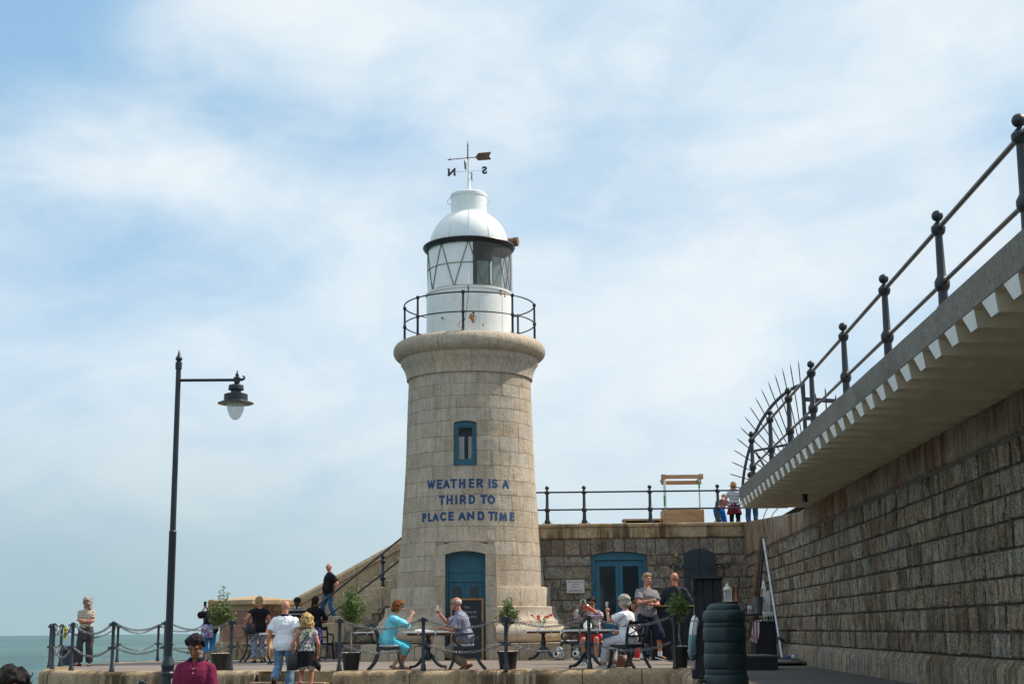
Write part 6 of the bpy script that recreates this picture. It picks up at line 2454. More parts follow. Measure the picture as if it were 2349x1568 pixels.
mb.build('foil', mat_plain('gold foil', (0.4, 0.2, 0.08, 1), 0.4, 0.5), bt)
h0, h1 = at(1750.5, 1407, 34.15), at(1767, 1407, 34.15)
hz = at(1757, 1354, 34.15).z
hut = thing('candle_house', 'tall narrow white wooden house-shaped box with pointed top on the glass table', 'box', ((h0.x + h1.x) / 2, 34.18, gh))
hw_ = (h1.x - h0.x) / 2
mb = MB()
plate(mb, [(-hw_, 0), (hw_, 0), (hw_, hz - gh), (-hw_, hz - gh)], -0.07, 0.07)
mb.build('box_body', M['paper'], hut)
mb = MB()
plate(mb, [(-hw_ * 0.95, hz - gh - 0.01), (0.0, hz - gh - 0.01), (-hw_ * 0.0, hz - gh + 0.09), (-hw_ * 0.45, hz - gh + 0.24), (-hw_ * 0.9, hz - gh + 0.05)], -0.08, 0.08)
mb.build('pointed_top', M['paper'], hut)
# white lantern on a dark shelf
s0_, s1_ = at(1664, 1400, 34.6), at(1693, 1400, 34.6)
shz = at(1680, 1379, 34.5).z
shf = thing('dark_shelf_unit', 'black shelf unit carrying a white lantern beside the wall', 'shelf unit', ((s0_.x + s1_.x) / 2, 34.7, 0))
mb = MB()
mb.box((0, 0.1, shz / 2), ((s1_.x - s0_.x), 0.34, shz - 0.03))
mb.build('carcass', M['black_wood'], shf)
mb = MB()
mb.box((0, 0.08, shz - 0.012), ((s1_.x - s0_.x) + 0.04, 0.4, 0.03))
mb.build('top', M['black_wood'], shf)
q = at(1670.5, 1379, 34.6)
wl = thing('candle_lantern', 'cream metal candle lantern with domed top on the black shelf unit', 'lantern', (q.x, 34.65, shz + 0.004))
wl.scale = (0.7, 0.7, 0.63)
wm = mat_plain('cream lantern metal', (0.62, 0.6, 0.52, 1), 0.5)
mb = MB()
mb.box((0, 0, 0.02), (0.27, 0.27, 0.04))
mb.box((0, 0, 0.44), (0.26, 0.26, 0.05))
for sx in (-1, 1):
    for sy in (-1, 1):
        mb.box((sx * 0.11, sy * 0.11, 0.23), (0.022, 0.022, 0.4))
    mb.box((sx * 0.0, sx * 0.118, 0.23), (0.016, 0.012, 0.4))
    mb.box((sx * 0.118, 0, 0.23), (0.012, 0.016, 0.4))
mb.build('cage', wm, wl)
mb = MB()
mb.lathe([(0.15, 0.46), (0.14, 0.50), (0.10, 0.55), (0.06, 0.575), (0.06, 0.62), (0.07, 0.63), (0.03, 0.66), (0.012, 0.68)], 12)
mb.tube([(0.035 * math.cos(a), 0, 0.71 + 0.035 * math.sin(a)) for a in [2 * math.pi * i / 14 for i in range(14)]], 0.007, 6, closed=True)
mb.build('domed_top', wm, wl)
mb = MB()
mb.box((0, 0, 0.23), (0.2, 0.2, 0.36))
mb.build('glass_pane', M['clear_glass'], wl)
q = at(1690.5, 1378, 34.55)
mb = MB()
mb.lathe([(0.07, 0.0), (0.065, 0.02), (0.02, 0.3), (0.012, 0.34), (0.0, 0.36)], 14)
tag(mb.build('copper_cone', mat_plain('dull copper', (0.3, 0.1, 0.06, 1), 0.45, 0.5), loc=(q.x, 34.6, shz + 0.004)), 'slim copper cone standing right of the cream lantern', 'ornament')
# low black step, timber pallet, cable
a_, b_ = onz(1716, 1557.5), onz(1787, 1549)
mbx = MB()
sy0 = 25.6
xx0, xx1 = at(1700, 1549, sy0).x, at(1786, 1549, sy0).x
stp = thing('black_step', 'low black timber step in front of the bar cabinet', 'step', ((xx0 + xx1) / 2, sy0 + 0.75, 0))
mb = MB()
mb.box((0, 0, 0.11), (xx1 - xx0, 1.5, 0.22))
mb.build('riser', M['black_wood'], stp)
mb = MB()
for i in range(7):
    mb.box((0, -0.66 + 0.22 * i, 0.235), (xx1 - xx0 + 0.03, 0.205, 0.03))
mb.build('treads', mat_wood('grey tread boards', (0.05, 0.048, 0.047, 1), (0.09, 0.085, 0.08, 1), 'X', 9), stp)
px0, px1 = at(1740, 1531, 28.3).x, WX(28.5) - 0.24
pal = thing('timber_pallet', 'flat timber boarding beside the harbour wall under the leaning pole', 'boarding', ((px0 + px1) / 2, 29.4, 0))
mb = MB()
for i in range(9):
    mb.box((0, -1.1 + 0.26 * i, 0.065), (px1 - px0 - 0.02 * (i % 3), 0.245, 0.03), tint=0.5)
mb.build('boards', mat_wood('weathered boards', (0.085, 0.07, 0.055, 1), (0.16, 0.13, 0.1, 1), 'X', 9), pal)
mb = MB()
for x in (-0.45, 0.0, 0.45):
    mb.box((x * (px1 - px0), 0, 0.025), (0.07, 2.3, 0.05))
mb.build('bearer', M['black_wood'], pal)
mb = MB()
cpts = [(WX(31.5) - 0.45, 31.3, 0.11), (WX(31) - 0.36, 30.6, 0.10), (WX(30) - 0.33, 29.8, 0.11), (WX(29) - 0.34, 29.0, 0.10), (WX(28.3) - 0.30, 28.4, 0.10), (WX(28) - 0.28, 28.05, 0.04)]
mb.tube(curve_pts(cpts, 5), 0.014, 6)
mb.tube([(p_[0] + 0.05 * math.sin(i), p_[1] + 0.1, p_[2] + 0.01) for i, p_ in enumerate(curve_pts(cpts[2:], 4))], 0.012, 6)
tag(mb.build('power_cable', M['black']), 'black power cables trailing along the foot of the harbour wall', 'cable')
mb = MB()
q = Vector((WX(29.6) - 0.36, 29.6, 0.15))
mb.tube([q, q + Vector((0.03, -0.09, 0)), q + Vector((0.035, -0.1, 0)), q + Vector((0.06, -0.17, 0))], [0.04, 0.04, 0.05, 0.05], 12, mi=0)
mb.tube([q + Vector((0.06, -0.17, 0)), q + Vector((0.075, -0.21, 0))], [0.038, 0.034], 12, mi=1)
tag(mb.build('power_plug', [mat_plain('blue plug plastic', (0.015, 0.06, 0.26, 1), 0.4), M['paper']]), 'blue and white power plug lying by the foot of the harbour wall', 'plug')
# poles and pipes by the wall
a, b = at(1751.5, 1236, 33.2), onz(1795, 1519)
a = Vector((WX(33.2) - 0.15, 33.2, at(1751.5, 1236, 33.2).z))
a.x = at(1751.5, 1236, 33.2).x
b = at(1795, 1517, 30.7)
b.z = 0.085
pl_ = thing('steel_pole', 'bright galvanised pole leaning against the harbour wall', 'pole', b)
mb = MB()
mb.tube([Vector((0, 0, 0)), a - b], 0.028, 10)
mb.build('tube', M['metal'], pl_)
mb = MB()
k = (a - b) * 0.15
mb.tube([k + Vector((0.02, 0, 0)), k + Vector((0.12, -0.02, -0.03))], 0.035, 8)
mb.tube([k - (a - b).normalized() * 0.04, k + (a - b).normalized() * 0.04], 0.04, 10)
mb.build('clamp', M['iron'], pl_)
a2, b2 = at(1747, 1236, 35.2), at(1729, 1392, 35.0)
mb = MB()
mb.tube([(a2.x + 0.02, a2.y, a2.z + 0.05), a2, (b2.x, b2.y, b2.z), (b2.x - 0.05, b2.y, 0.0)], 0.075, 12)
tag(mb.build('drain_pipe', M['rust']), 'thick rusty brown pipe leaning in the corner of the harbour wall', 'pipe')
a3, b3 = at(1753, 1238, 34.6), at(1737, 1400, 34.6)
mb = MB()
mb.tube([a3, b3, (b3.x - 0.03, b3.y, 0)], 0.035, 10)
tag(mb.build('conduit_pipe', M['iron']), 'slim dark grey pipe between the brown pipe and the bright pole', 'pipe')
mb = MB()
r0 = at(1748, 1175, 36.0)
mb.tube(curve_pts([at(1752, 1236, 34.4), at(1751, 1210, 35.0), at(1752, 1185, 35.6), at(1760, 1165, 36.0)], 5), 0.013, 6)
mb.tube(curve_pts([at(1756, 1238, 34.4), at(1766, 1205, 34.8), at(1772, 1180, 35.2), at(1785, 1165, 35.5)], 5), 0.012, 6)
tag(mb.build('loose_rope', M['black']), 'dark ropes tied at the heads of the leaning poles', 'rope')

# small coil of yellow hose on the wall
q = at(1535, 1418 - 25, 39.2)
mb = MB()
for i in range(2):
    mb.tube([(0.16 * math.cos(a) * (1 - 0.1 * i), -0.02 - 0.03 * i, 0.30 * math.sin(a)) for a in [2 * math.pi * k / 24 for k in range(24)]], 0.014, 6, closed=True)
tag(mb.build('hose_coil', mat_plain('dull yellow hose', (0.3, 0.2, 0.06, 1), 0.6), loc=(q.x, 39.3, q.z)), 'loop of dull yellow hose hung on the wall behind the grey T-shirt man', 'hose')

# ------------------------------------------------------------ timber frame and bench on the roof terrace
z5 = lambda x, y, d: at((2200 + x / 3.356) / 1.7437, (1850 + y / 3.356) / 1.7437, d)
FD = 41.0
L0, R0 = z5(1517, 780, FD), z5(2070, 780, FD)
frt = z5(1800, 628, FD).z
tfm = thing('timber_planter_frame', 'pale timber box with upright clear tubes carrying a timber top frame on the roof', 'timber frame', ((L0.x + R0.x) / 2, FD, PZ))
fw = R0.x - L0.x
mb = MB()
bhx = frt - PZ
mb.box((0, 0, bhx / 2), (fw - 0.07, 0.04, bhx - 0.01))
mb.box((0, 0.65, bhx / 2 + 0.05), (fw - 0.07, 0.04, bhx + 0.05))
mb.box((fw / 2 - 0.02, 0.32, bhx / 2), (0.04, 0.72, bhx))
mb.box((-fw / 2 + 0.02, 0.32, bhx / 2), (0.04, 0.72, bhx))
mb.box((0, 0.32, bhx - 0.03), (fw - 0.08, 0.62, 0.03))
mb.build('box', M['pine'], tfm)
tt0, tt1 = z5(1800, 160, FD).z - PZ, z5(1800, 212, FD).z - PZ
mb = MB()
mb.box((0, 0.0, (tt0 + tt1) / 2), (fw, 0.06, tt0 - tt1))
for sx in (-1, 1):
    mb.box((sx * (fw / 2 - 0.05), 0.0, (tt0 + tt1) / 2), (0.13, 0.09, tt0 - tt1 + 0.03))
mb.box((0.05, 0.7, (tt0 + tt1) / 2 - 0.10), (fw, 0.06, tt0 - tt1))
for sx in (-1, 1):
    mb.box((sx * (fw / 2 - 0.06), 0.35, (tt0 + tt1) / 2 - 0.05), (0.07, 0.75, 0.05))
mb.build('top_frame', M['pine'], tfm)
for sx, y in ((-fw / 2 + 0.07, 0.06), (fw / 2 - 0.10, 0.06), (-fw / 2 + 0.16, 0.62), (fw / 2 - 0.02, 0.62)):
    mb = MB()
    mb.tube([(sx, y, bhx - 0.02), (sx, y, tt1 + 0.02)], 0.024, 10)
    mb.build('upright_tube', mat_plain('clear acrylic tube', (0.55, 0.6, 0.6, 1), 0.25), tfm)
mb = MB()
mb.tube([(-fw / 2 + 0.065, 0.05, bhx + 0.12), (-fw / 2 + 0.065, 0.05, bhx + 0.4)], 0.0255, 10)
mb.build('green_tape', mat_plain('green tape', (0.02, 0.2, 0.06, 1), 0.5), tfm)
mb = MB()
mb.tube([(fw / 2 - 0.10, 0.05, bhx + 0.62), (fw / 2 - 0.10, 0.05, bhx + 0.8)], 0.0255, 10)
mb.build('green_tape', mat_plain('green tape', (0.02, 0.2, 0.06, 1), 0.5), tfm)
B0, B1 = z5(980, 770, FD), z5(1515, 770, FD)
ben = thing('timber_bench', 'low pale timber bench on the roof left of the timber frame', 'bench', ((B0.x + B1.x) / 2, FD + 0.1, PZ))
btz = z5(1200, 745, FD).z - PZ
mb = MB()
mb.box((0, 0.2, btz - 0.03), (B1.x - B0.x, 0.5, 0.05))
mb.build('seat', M['pine'], ben)
for sx in (-1, 1):
    mb = MB()
    mb.box((sx * (B1.x - B0.x - 0.12) / 2, 0.2, (btz - 0.055) / 2), (0.07, 0.45, btz - 0.055))
    mb.build('leg', M['pine'], ben)
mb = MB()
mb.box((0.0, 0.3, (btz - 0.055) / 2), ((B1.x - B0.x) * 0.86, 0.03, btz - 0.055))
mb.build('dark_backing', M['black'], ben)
mb = MB()
q0, q1 = at(1630, 1190, 46), at(1800, 1190, 46)
mb.box(((q0.x + q1.x) / 2 + 0.5, 47, PZ + 0.35), (q1.x - q0.x + 2, 0.5, 0.75))
bevel_mesh(mb.build('parapet_wall', M['concrete']), 0.06, 3)
tag(bpy.data.objects['parapet_wall'], 'low rounded grey parapet wall at the far side of the upper promenade', 'wall')

# white A-board behind the man in the maroon shirt
q = at(417, 1552, 18.5)
ab = thing('sign_board', 'plain white sign board standing behind the man in maroon', 'sign', (q.x, 18.5, -1.0))
mb = MB()
mb.box((0, 0, (q.z + 1) / 2), (0.26, 0.02, q.z + 1 - 0.04))
mb.build('panel', M['paper'], ab)
mb = MB()
for sx in (-1, 1):
    mb.box((sx * 0.12, 0.03, (q.z + 1) / 2 - 0.01), (0.02, 0.03, q.z + 1 - 0.02))
mb.build('leg', M['metal'], ab)


# ------------------------------------------------------------ people
def skin_mat(name, col):
    m, t, p = base_mat(name)
    tc = t.new('ShaderNodeTexCoord').outputs['Object']
    n = t.noise(tc, 14, 4, 0.6)
    t.set(p.inputs['Base Color'], t.mix(t.ramp(n, 0.3, 0.7), sh(col, 0.88), (min(1, col[0] * 1.12), col[1] * 1.02, col[2] * 1.0, 1)))
    p.inputs['Roughness'].default_value = 0.5
    p.inputs['Specular IOR Level'].default_value = 0.35
    return m


def hair_mat(name, c1, c2):
    m, t, p = base_mat(name)
    tc = t.new('ShaderNodeTexCoord').outputs['Object']
    n = t.noise(t.mapping(tc, (1, 1, 0.3)), 70, 4, 0.65, 0.8)
    t.set(p.inputs['Base Color'], t.mix(t.ramp(n, 0.32, 0.68), c1, c2))
    p.inputs['Roughness'].default_value = 0.6
    p.inputs['Specular IOR Level'].default_value = 0.12
    b = t.new('ShaderNodeBump')
    b.inputs['Strength'].default_value = 0.9
    b.inputs['Distance'].default_value = 0.015
    t.l.new(n, b.inputs['Height'])
    t.l.new(b.outputs[0], p.inputs['Normal'])
    return m


SK = {'fair': skin_mat('fair skin', (0.50, 0.27, 0.19, 1)), 'tan': skin_mat('tanned skin', (0.40, 0.20, 0.125, 1)), 'red': skin_mat('sunburnt skin', (0.50, 0.22, 0.15, 1)),
      'brown': skin_mat('brown skin', (0.27, 0.125, 0.065, 1)), 'dark': skin_mat('dark skin', (0.055, 0.026, 0.018, 1))}
HR = {'grey': hair_mat('grey hair', (0.22, 0.2, 0.17, 1), (0.55, 0.52, 0.47, 1)), 'blond': hair_mat('blond hair', (0.30, 0.17, 0.06, 1), (0.68, 0.48, 0.22, 1)), 'black': hair_mat('black hair', (0.006, 0.005, 0.005, 1), (0.03, 0.026, 0.024, 1)),
      'brown': hair_mat('dark brown hair', (0.018, 0.01, 0.007, 1), (0.07, 0.04, 0.025, 1)), 'ginger': hair_mat('copper hair', (0.12, 0.035, 0.012, 1), (0.34, 0.125, 0.035, 1)), 'sandy': hair_mat('sandy hair', (0.2, 0.11, 0.05, 1), (0.5, 0.33, 0.17, 1)),
      'white': hair_mat('white hair', (0.45, 0.43, 0.40, 1), (0.72, 0.70, 0.66, 1))}
EYE_W = mat_plain('eye white', (0.5, 0.48, 0.46, 1), 0.3, var=0.02)
EYE_D = mat_plain('dark iris', (0.012, 0.01, 0.008, 1), 0.2, var=0.02)
LIP = mat_plain('lips', (0.30, 0.10, 0.08, 1), 0.5, var=0.05)
SHADES = mat_plain('sunglasses', (0.008, 0.006, 0.006, 1), 0.08, var=0.02)


def remeshed(mb, name, mats, voxel, smooth=2, parent=None, jitter=0.0, jf=20.0, seed=0):
    """fuse the pieces into one continuous skin"""
    me = bpy.data.meshes.new(name)
    me.from_pydata(mb.v, [], mb.f)
    bm = bmesh.new()
    bm.from_mesh(me)
    bmesh.ops.recalc_face_normals(bm, faces=bm.faces)
    bm.to_mesh(me)
    bm.free()
    o = bpy.data.objects.new(name, me)
    COL.objects.link(o)
    md = o.modifiers.new('fuse', 'REMESH')
    md.mode = 'VOXEL'
    md.voxel_size = voxel
    md.use_smooth_shade = True
    dg = bpy.context.evaluated_depsgraph_get()
    me2 = bpy.data.meshes.new_from_object(o.evaluated_get(dg))
    o.modifiers.clear()
    o.data = me2
    bpy.data.meshes.remove(me)
    bm = bmesh.new()
    bm.from_mesh(me2)
    for _ in range(smooth):
        bmesh.ops.smooth_vert(bm, verts=bm.verts, factor=0.5, use_axis_x=True, use_axis_y=True, use_axis_z=True)
    if jitter:
        bm.normal_update()
        for v in bm.verts:
            n_ = mnoise.noise((v.co.x * jf + seed, v.co.y * jf, v.co.z * jf * 0.6)) + 0.5 * mnoise.noise((v.co.x * jf * 2.3, v.co.y * jf * 2.3 + seed, v.co.z * jf * 1.5))
            v.co += v.normal * (jitter * n_)
    for f in bm.faces:
        f.smooth = True
    bm.to_mesh(me2)
    bm.free()
    me2.name = name
    for m_ in (mats if isinstance(mats, (list, tuple)) else [mats]):
        me2.materials.append(m_)
    if parent is not None:
        o.parent = parent
        CHILD.setdefault(parent.name, []).append(o)
    return o


def cap_(mb, a, b, ra, rb, seg=14):
    """tapered limb with round ends"""
    a, b = Vector(a), Vector(b)
    d = (b - a)
    ln = d.length
    d = d / max(ln, 1e-6)
    pts, rs = [], []
    for q in (80, 55, 25):
        pts.append(a - d * ra * math.sin(rad(q)))
        rs.append(ra * math.cos(rad(q)))
    for k in (0, 0.5, 1):
        pts.append(a.lerp(b, k))
        rs.append(ra + (rb - ra) * k)
    for q in (25, 55, 80):
        pts.append(b + d * rb * math.sin(rad(q)))
        rs.append(rb * math.cos(rad(q)))
    mb.tube(pts, rs, seg)


def limb(mb, pts, rs, seg=16):
    """flat-ended sleeve or leg tube"""
    mb.tube(pts, rs, seg)


def ik(a, t_, l1, l2, hint):
    a, t_ = Vector(a), Vector(t_)
    d = t_ - a
    L_ = d.length
    if L_ > (l1 + l2) * 0.995:
        t_ = a + d.normalized() * (l1 + l2) * 0.995
        d = t_ - a
        L_ = d.length
    x = (l1 * l1 - l2 * l2 + L_ * L_) / (2 * L_)
    h = math.sqrt(max(0, l1 * l1 - x * x))
    dn = d.normalized()
    hv = Vector(hint)
    hv = hv - dn * hv.dot(dn)
    if hv.length < 1e-5:
        hv = Vector((0, 1, 0))
    return a + dn * x + hv.normalized() * h, t_


def ering(c, X, Y, rx, ry, n=20):
    return [c + X * (rx * math.cos(2 * math.pi * i / n)) + Y * (ry * math.sin(2 * math.pi * i / n)) for i in range(n)]


PERSONS = {}


def person(key, label, loc, rz, H, skin, pose=None, look=None):
    pose, look = pose or {}, look or {}
    k = H / 1.75
    g = look.get('girth', 1.0)
    belly = look.get('belly', 0.0)
    shw = look.get('shoulders', 1.0)
    vox = look.get('voxel', 0.0105)
    pel = Vector(pose.get('pelvis', (0, 0, 0.93)))
    Rt = Matrix.Rotation(rad(pose.get('lean', 0)), 3, 'X') @ Matrix.Rotation(rad(pose.get('side', 0)), 3, 'Y')
    Rs = Rt @ Matrix.Rotation(rad(pose.get('twist', 0)), 3, 'Z')
    yaw, pit, rol = pose.get('head', (0, 0, 0))
    neck = pel + Rt @ Vector((0, 0.005, 0.545))
    Rh = (Rs if pose.get('head_follow', True) else Matrix.Identity(3)) @ Matrix.Rotation(rad(yaw), 3, 'Z') @ Matrix.Rotation(rad(pit), 3, 'X') @ Matrix.Rotation(rad(rol), 3, 'Y')
    if pose.get('head_upright', False):
        Rh = Matrix.Rotation(rad(yaw), 3, 'Z') @ Matrix.Rotation(rad(pit), 3, 'X')
    Rn = Matrix.Rotation(rad(pose.get('lean', 0) * 0.7 + pit * 0.25), 3, 'X')
    hc = neck + Rn @ Vector((0, -0.022 - 0.035 * max(0, math.sin(rad(pit))), 0.152 - 0.07 * max(0, math.sin(rad(pit)))))
    S = {}
    for s, nm in ((1, 'L'), (-1, 'R')):
        S['sh' + nm] = pel + Rs @ Vector((s * 0.176 * shw, 0.012, 0.428))
        S['hip' + nm] = pel + Vector((s * 0.09, 0, -0.02))
        w_ = Vector(pose.get('hand' + nm, (s * 0.27, -0.03, 0.86)))
        S['el' + nm], S['wr' + nm] = ik(S['sh' + nm], w_, 0.285, 0.255, pose.get('elbow' + nm, (s * 0.6, 0.6, -0.4)))
        a_ = Vector(pose.get('foot' + nm, (s * 0.10, 0.02, 0.085)))
        S['kn' + nm], S['an' + nm] = ik(S['hip' + nm], a_, 0.435, 0.42, pose.get('knee' + nm, (s * 0.12, -1, 0)))
    X, Y, Z = Rt @ Vector((1, 0, 0)), Rt @ Vector((0, 1, 0)), Rt @ Vector((0, 0, 1))
    Xs, Ys = Rs @ Vector((1, 0, 0)), Rs @ Vector((0, 1, 0))

    def torso(inf=0.0, z0=-0.10, z1=0.545, neck_r=0.058):
        rr = []
        for z, rx, ry, yo in ((-0.13, 0.10, 0.085, 0.01), (-0.07, 0.155, 0.11, 0.012), (0.0, 0.168, 0.118, 0.012), (0.08, 0.158, 0.112, 0.0), (0.17, 0.143, 0.105, 0.0), (0.27, 0.152, 0.112, 0.0), (0.35, 0.163, 0.118, 0.0), (0.42, 0.166, 0.108, 0.005), (0.46, 0.135, 0.088, 0.01), (0.505, 0.086, 0.067, 0.008), (0.545, neck_r, 0.058, 0.005)):
            if z < z0 - 0.001 or z > z1 + 0.001:
                continue
            b_ = belly * math.exp(-((z - 0.12) / 0.13) ** 2)
            bl = min(1, max(0, z / 0.4))
            Xb = (X * (1 - bl) + Xs * bl).normalized()
            Yb = (Y * (1 - bl) + Ys * bl).normalized()
            gg = 1 + (g - 1) * (1 if z < 0.4 else 0.5)
            sw = shw if z > 0.3 else 1
            c_ = pel + Rt @ Vector((0, yo - b_ * 0.7, 0)) + Z * z
            rr.append(ering(c_, Xb, Yb, rx * gg * sw + inf + (0.014 if inf and z < 0.1 else 0), ry * gg + b_ * 0.5 + inf + (0.014 if inf and z < 0.1 else 0), 24))
        return rr
    body = MB()
    body.loft(torso())
    for nm, s in (('L', 1), ('R', -1)):
        cap_(body, S['sh' + nm], S['el' + nm], 0.052 * g, 0.038 * g)
        cap_(body, S['el' + nm], S['wr' + nm], 0.040 * g, 0.026 * (g * 0.5 + 0.5))
        cap_(body, pel + Rs @ Vector((s * 0.035, 0.012, 0.495)), S['sh' + nm], 0.04, 0.05)
        cap_(body, S['hip' + nm], S['kn' + nm], 0.088 * g, 0.056 * (g * 0.5 + 0.5))
        m1 = S['kn' + nm].lerp(S['an' + nm], 0.28)
        cap_(body, S['kn' + nm], m1, 0.056, 0.058 * (g * 0.5 + 0.5))
        cap_(body, m1, S['an' + nm], 0.056 * (g * 0.5 + 0.5), 0.035)
        # foot
        fy = rad(pose.get('toe' + nm, s * 10))
        fp = rad(pose.get('tip' + nm, 0))
        Rf = Matrix.Rotation(fy, 3, 'Z') @ Matrix.Rotation(fp, 3, 'X')
        an = S['an' + nm]
        cap_(body, an + Rf @ Vector((0, 0.03, -0.045)), an + Rf @ Vector((0, -0.13, -0.055)), 0.036, 0.028)
        S['Rf' + nm] = Rf
        # hand
        wr = S['wr' + nm]
        fd = (wr - S['el' + nm]).normalized()
        hd = Vector(pose['hdir' + nm]).normalized() if 'hdir' + nm in pose else fd
        pn = Vector(pose.get('palm' + nm, (-s, 0, 0)))
        pn = (pn - hd * pn.dot(hd))
        if pn.length < 0.05:
            pn = hd.cross(Vector((0, 0, 1))) * s
        pn.normalize()
        side = hd.cross(pn).normalized()
        curl = rad(pose.get('curl' + nm, 25))
        Mx = Matrix((side, pn, hd)).transposed()
        body.ball(wr + hd * 0.045, (0.040, 0.017, 0.055), 12, 8, M=Mx)
        for i, (off, ln_) in enumerate(((-0.029, 0.062), (-0.010, 0.072), (0.010, 0.068), (0.028, 0.052))):
            b0 = wr + hd * (0.082 - abs(off) * 0.25) + side * off
            d1 = (hd * math.cos(curl * 0.8) + pn * math.sin(curl * 0.8) + side * off * 1.5).normalized()
            b1 = b0 + d1 * ln_ * 0.55
            d2 = (hd * math.cos(curl * 1.9) + pn * math.sin(curl * 1.9)).normalized()
            cap_(body, b0, b1, 0.0098, 0.009, 8)
            cap_(body, b1, b1 + d2 * ln_ * 0.5, 0.009, 0.0078, 8)
        tside = side * (-1)
        t0 = wr + hd * 0.03 + tside * 0.028
        t1 = t0 + (hd * 0.6 + tside * 0.75 + pn * 0.35).normalized() * 0.04
        t2 = t1 + (hd * 0.85 + tside * 0.25 + pn * 0.45).normalized() * 0.03
        cap_(body, t0, t1, 0.013, 0.0105, 8)
        cap_(body, t1, t2, 0.0105, 0.0085, 8)
        S['hand' + nm] = wr + hd * 0.09 + pn * 0.02
    # neck and head
    hk = look.get('head', 1.0)
    hp = lambda *v: hc + Rh @ (Vector(v) * hk)
    cap_(body, neck + Rt @ Vector((0, 0.005, -0.03)), hp(0, 0.018, -0.055), 0.056 * (g * 0.4 + 0.6), 0.052 * (g * 0.4 + 0.6))
    body.ball(hp(0, 0.014, 0.022), (0.0755 * hk, 0.094 * hk, 0.094 * hk), 20, 14, M=Rh)
    body.ball(hp(0, -0.034, -0.030), (0.0605 * hk, 0.058 * hk, 0.082 * hk), 18, 12, M=Rh)
    body.ball(hp(0, -0.050, -0.088), (0.036 * hk, 0.036 * hk, 0.028 * hk), 14, 8, M=Rh)
    body.ball(hp(0, -0.066, 0.028), (0.055 * hk, 0.028 * hk, 0.022 * hk), 14, 8, M=Rh)      # brow ridge
    for s in (-1, 1):
        body.ball(hp(s * 0.036, -0.066, -0.022), (0.024 * hk, 0.024 * hk, 0.024 * hk), 12, 8, M=Rh)
        body.ball(hp(s * 0.077, 0.008, -0.012), (0.011 * hk, 0.020 * hk, 0.031 * hk), 12, 8, M=Rh @ Matrix.Rotation(rad(s * 14), 3, 'Z'))
        body.ball(hp(s * 0.012, -0.096, -0.034), (0.009 * hk, 0.010 * hk, 0.009 * hk), 8, 6, M=Rh)
    cap_(body, hp(0, -0.086, 0.012), hp(0, -0.107, -0.030), 0.009 * hk, 0.0135 * hk, 10)
    body.ball(hp(0, -0.088, -0.064), (0.024 * hk, 0.011 * hk, 0.012 * hk), 12, 8, M=Rh)
    for i in range(len(body.v)):
        body.v[i] = tuple(Vector(body.v[i]) * k)
    o = remeshed(body, 'person', SK[skin], vox, 2)
    o.location = loc
    o.rotation_euler = (0, 0, rad(rz))
    tag(o, label, 'person')

    def scaled(mb):
        mb.v = [tuple(Vector(v) * k) for v in mb.v]
        return mb
    # face details
    if look.get('face', True):
        ed = MB()
        for s in (-1, 1):
            if not look.get('closed', False):
                ed.ball(hp(s * 0.031, -0.083, 0.004), (0.012 * hk, 0.009 * hk, 0.0075 * hk), 10, 6, M=Rh, mi=0)
                ed.ball(hp(s * 0.031, -0.0895, 0.004), (0.0058 * hk, 0.004 * hk, 0.006 * hk), 8, 6, M=Rh, mi=1)
            else:
                ed.ball(hp(s * 0.031, -0.088, 0.0), (0.014 * hk, 0.005 * hk, 0.003 * hk), 10, 6, M=Rh, mi=1)
        scaled(ed).build('eyes', [EYE_W, EYE_D], o)
        br = MB()
        for s in (-1, 1):
            br.ball(hp(s * 0.034, -0.0895, 0.027), (0.020 * hk, 0.006 * hk, 0.005 * hk), 10, 6, M=Rh @ Matrix.Rotation(rad(s * 8), 3, 'Y'))
        scaled(br).build('eyebrows', HR[look.get('brow', look.get('hair', 'brown'))], o)
        lp = MB()
        lp.ball(hp(0, -0.0945, -0.0645), (0.023 * hk, 0.0065 * hk, 0.006 * hk), 10, 6, M=Rh)
        scaled(lp).build('mouth', LIP, o)
    if look.get('shades'):
        sg = MB()
        for s in (-1, 1):
            sg.ball(hp(s * 0.033, -0.094, 0.004), (0.029 * hk, 0.008 * hk, 0.021 * hk), 14, 8, M=Rh @ Matrix.Rotation(rad(s * 12), 3, 'Z'))
            sg.tube([hp(s * 0.06, -0.085, 0.01), hp(s * 0.080, -0.02, 0.01), hp(s * 0.082, 0.02, 0.005)], 0.0035, 5)
        sg.tube([hp(-0.012, -0.098, 0.008), hp(0.012, -0.098, 0.008)], 0.0035, 5)
        scaled(sg).build('sunglasses', SHADES, o)
    if look.get('specs'):
        sg = MB()
        for s in (-1, 1):
            sg.tube([hp(s * 0.033 + 0.024 * math.cos(a), -0.098, 0.002 + 0.016 * math.sin(a)) for a in [2 * math.pi * i / 14 for i in range(14)]], 0.003, 5, closed=True)
            sg.tube([hp(s * 0.057, -0.094, 0.01), hp(s * 0.080, -0.02, 0.01), hp(s * 0.082, 0.02, 0.005)], 0.003, 5)
        scaled(sg).build('spectacles', M['iron_dark'], o)
    if look.get('head_shades'):
        sg = MB()
        for s in (-1, 1):
            sg.ball(hp(s * 0.033, -0.045, 0.112), (0.028 * hk, 0.017 * hk, 0.012 * hk), 12, 8, M=Rh)
        scaled(sg).build('sunglasses', mat_plain('blue mirrored lens', (0.15, 0.3, 0.42, 1), 0.1), o)
    # hair
    hs = look.get('style', 'short')
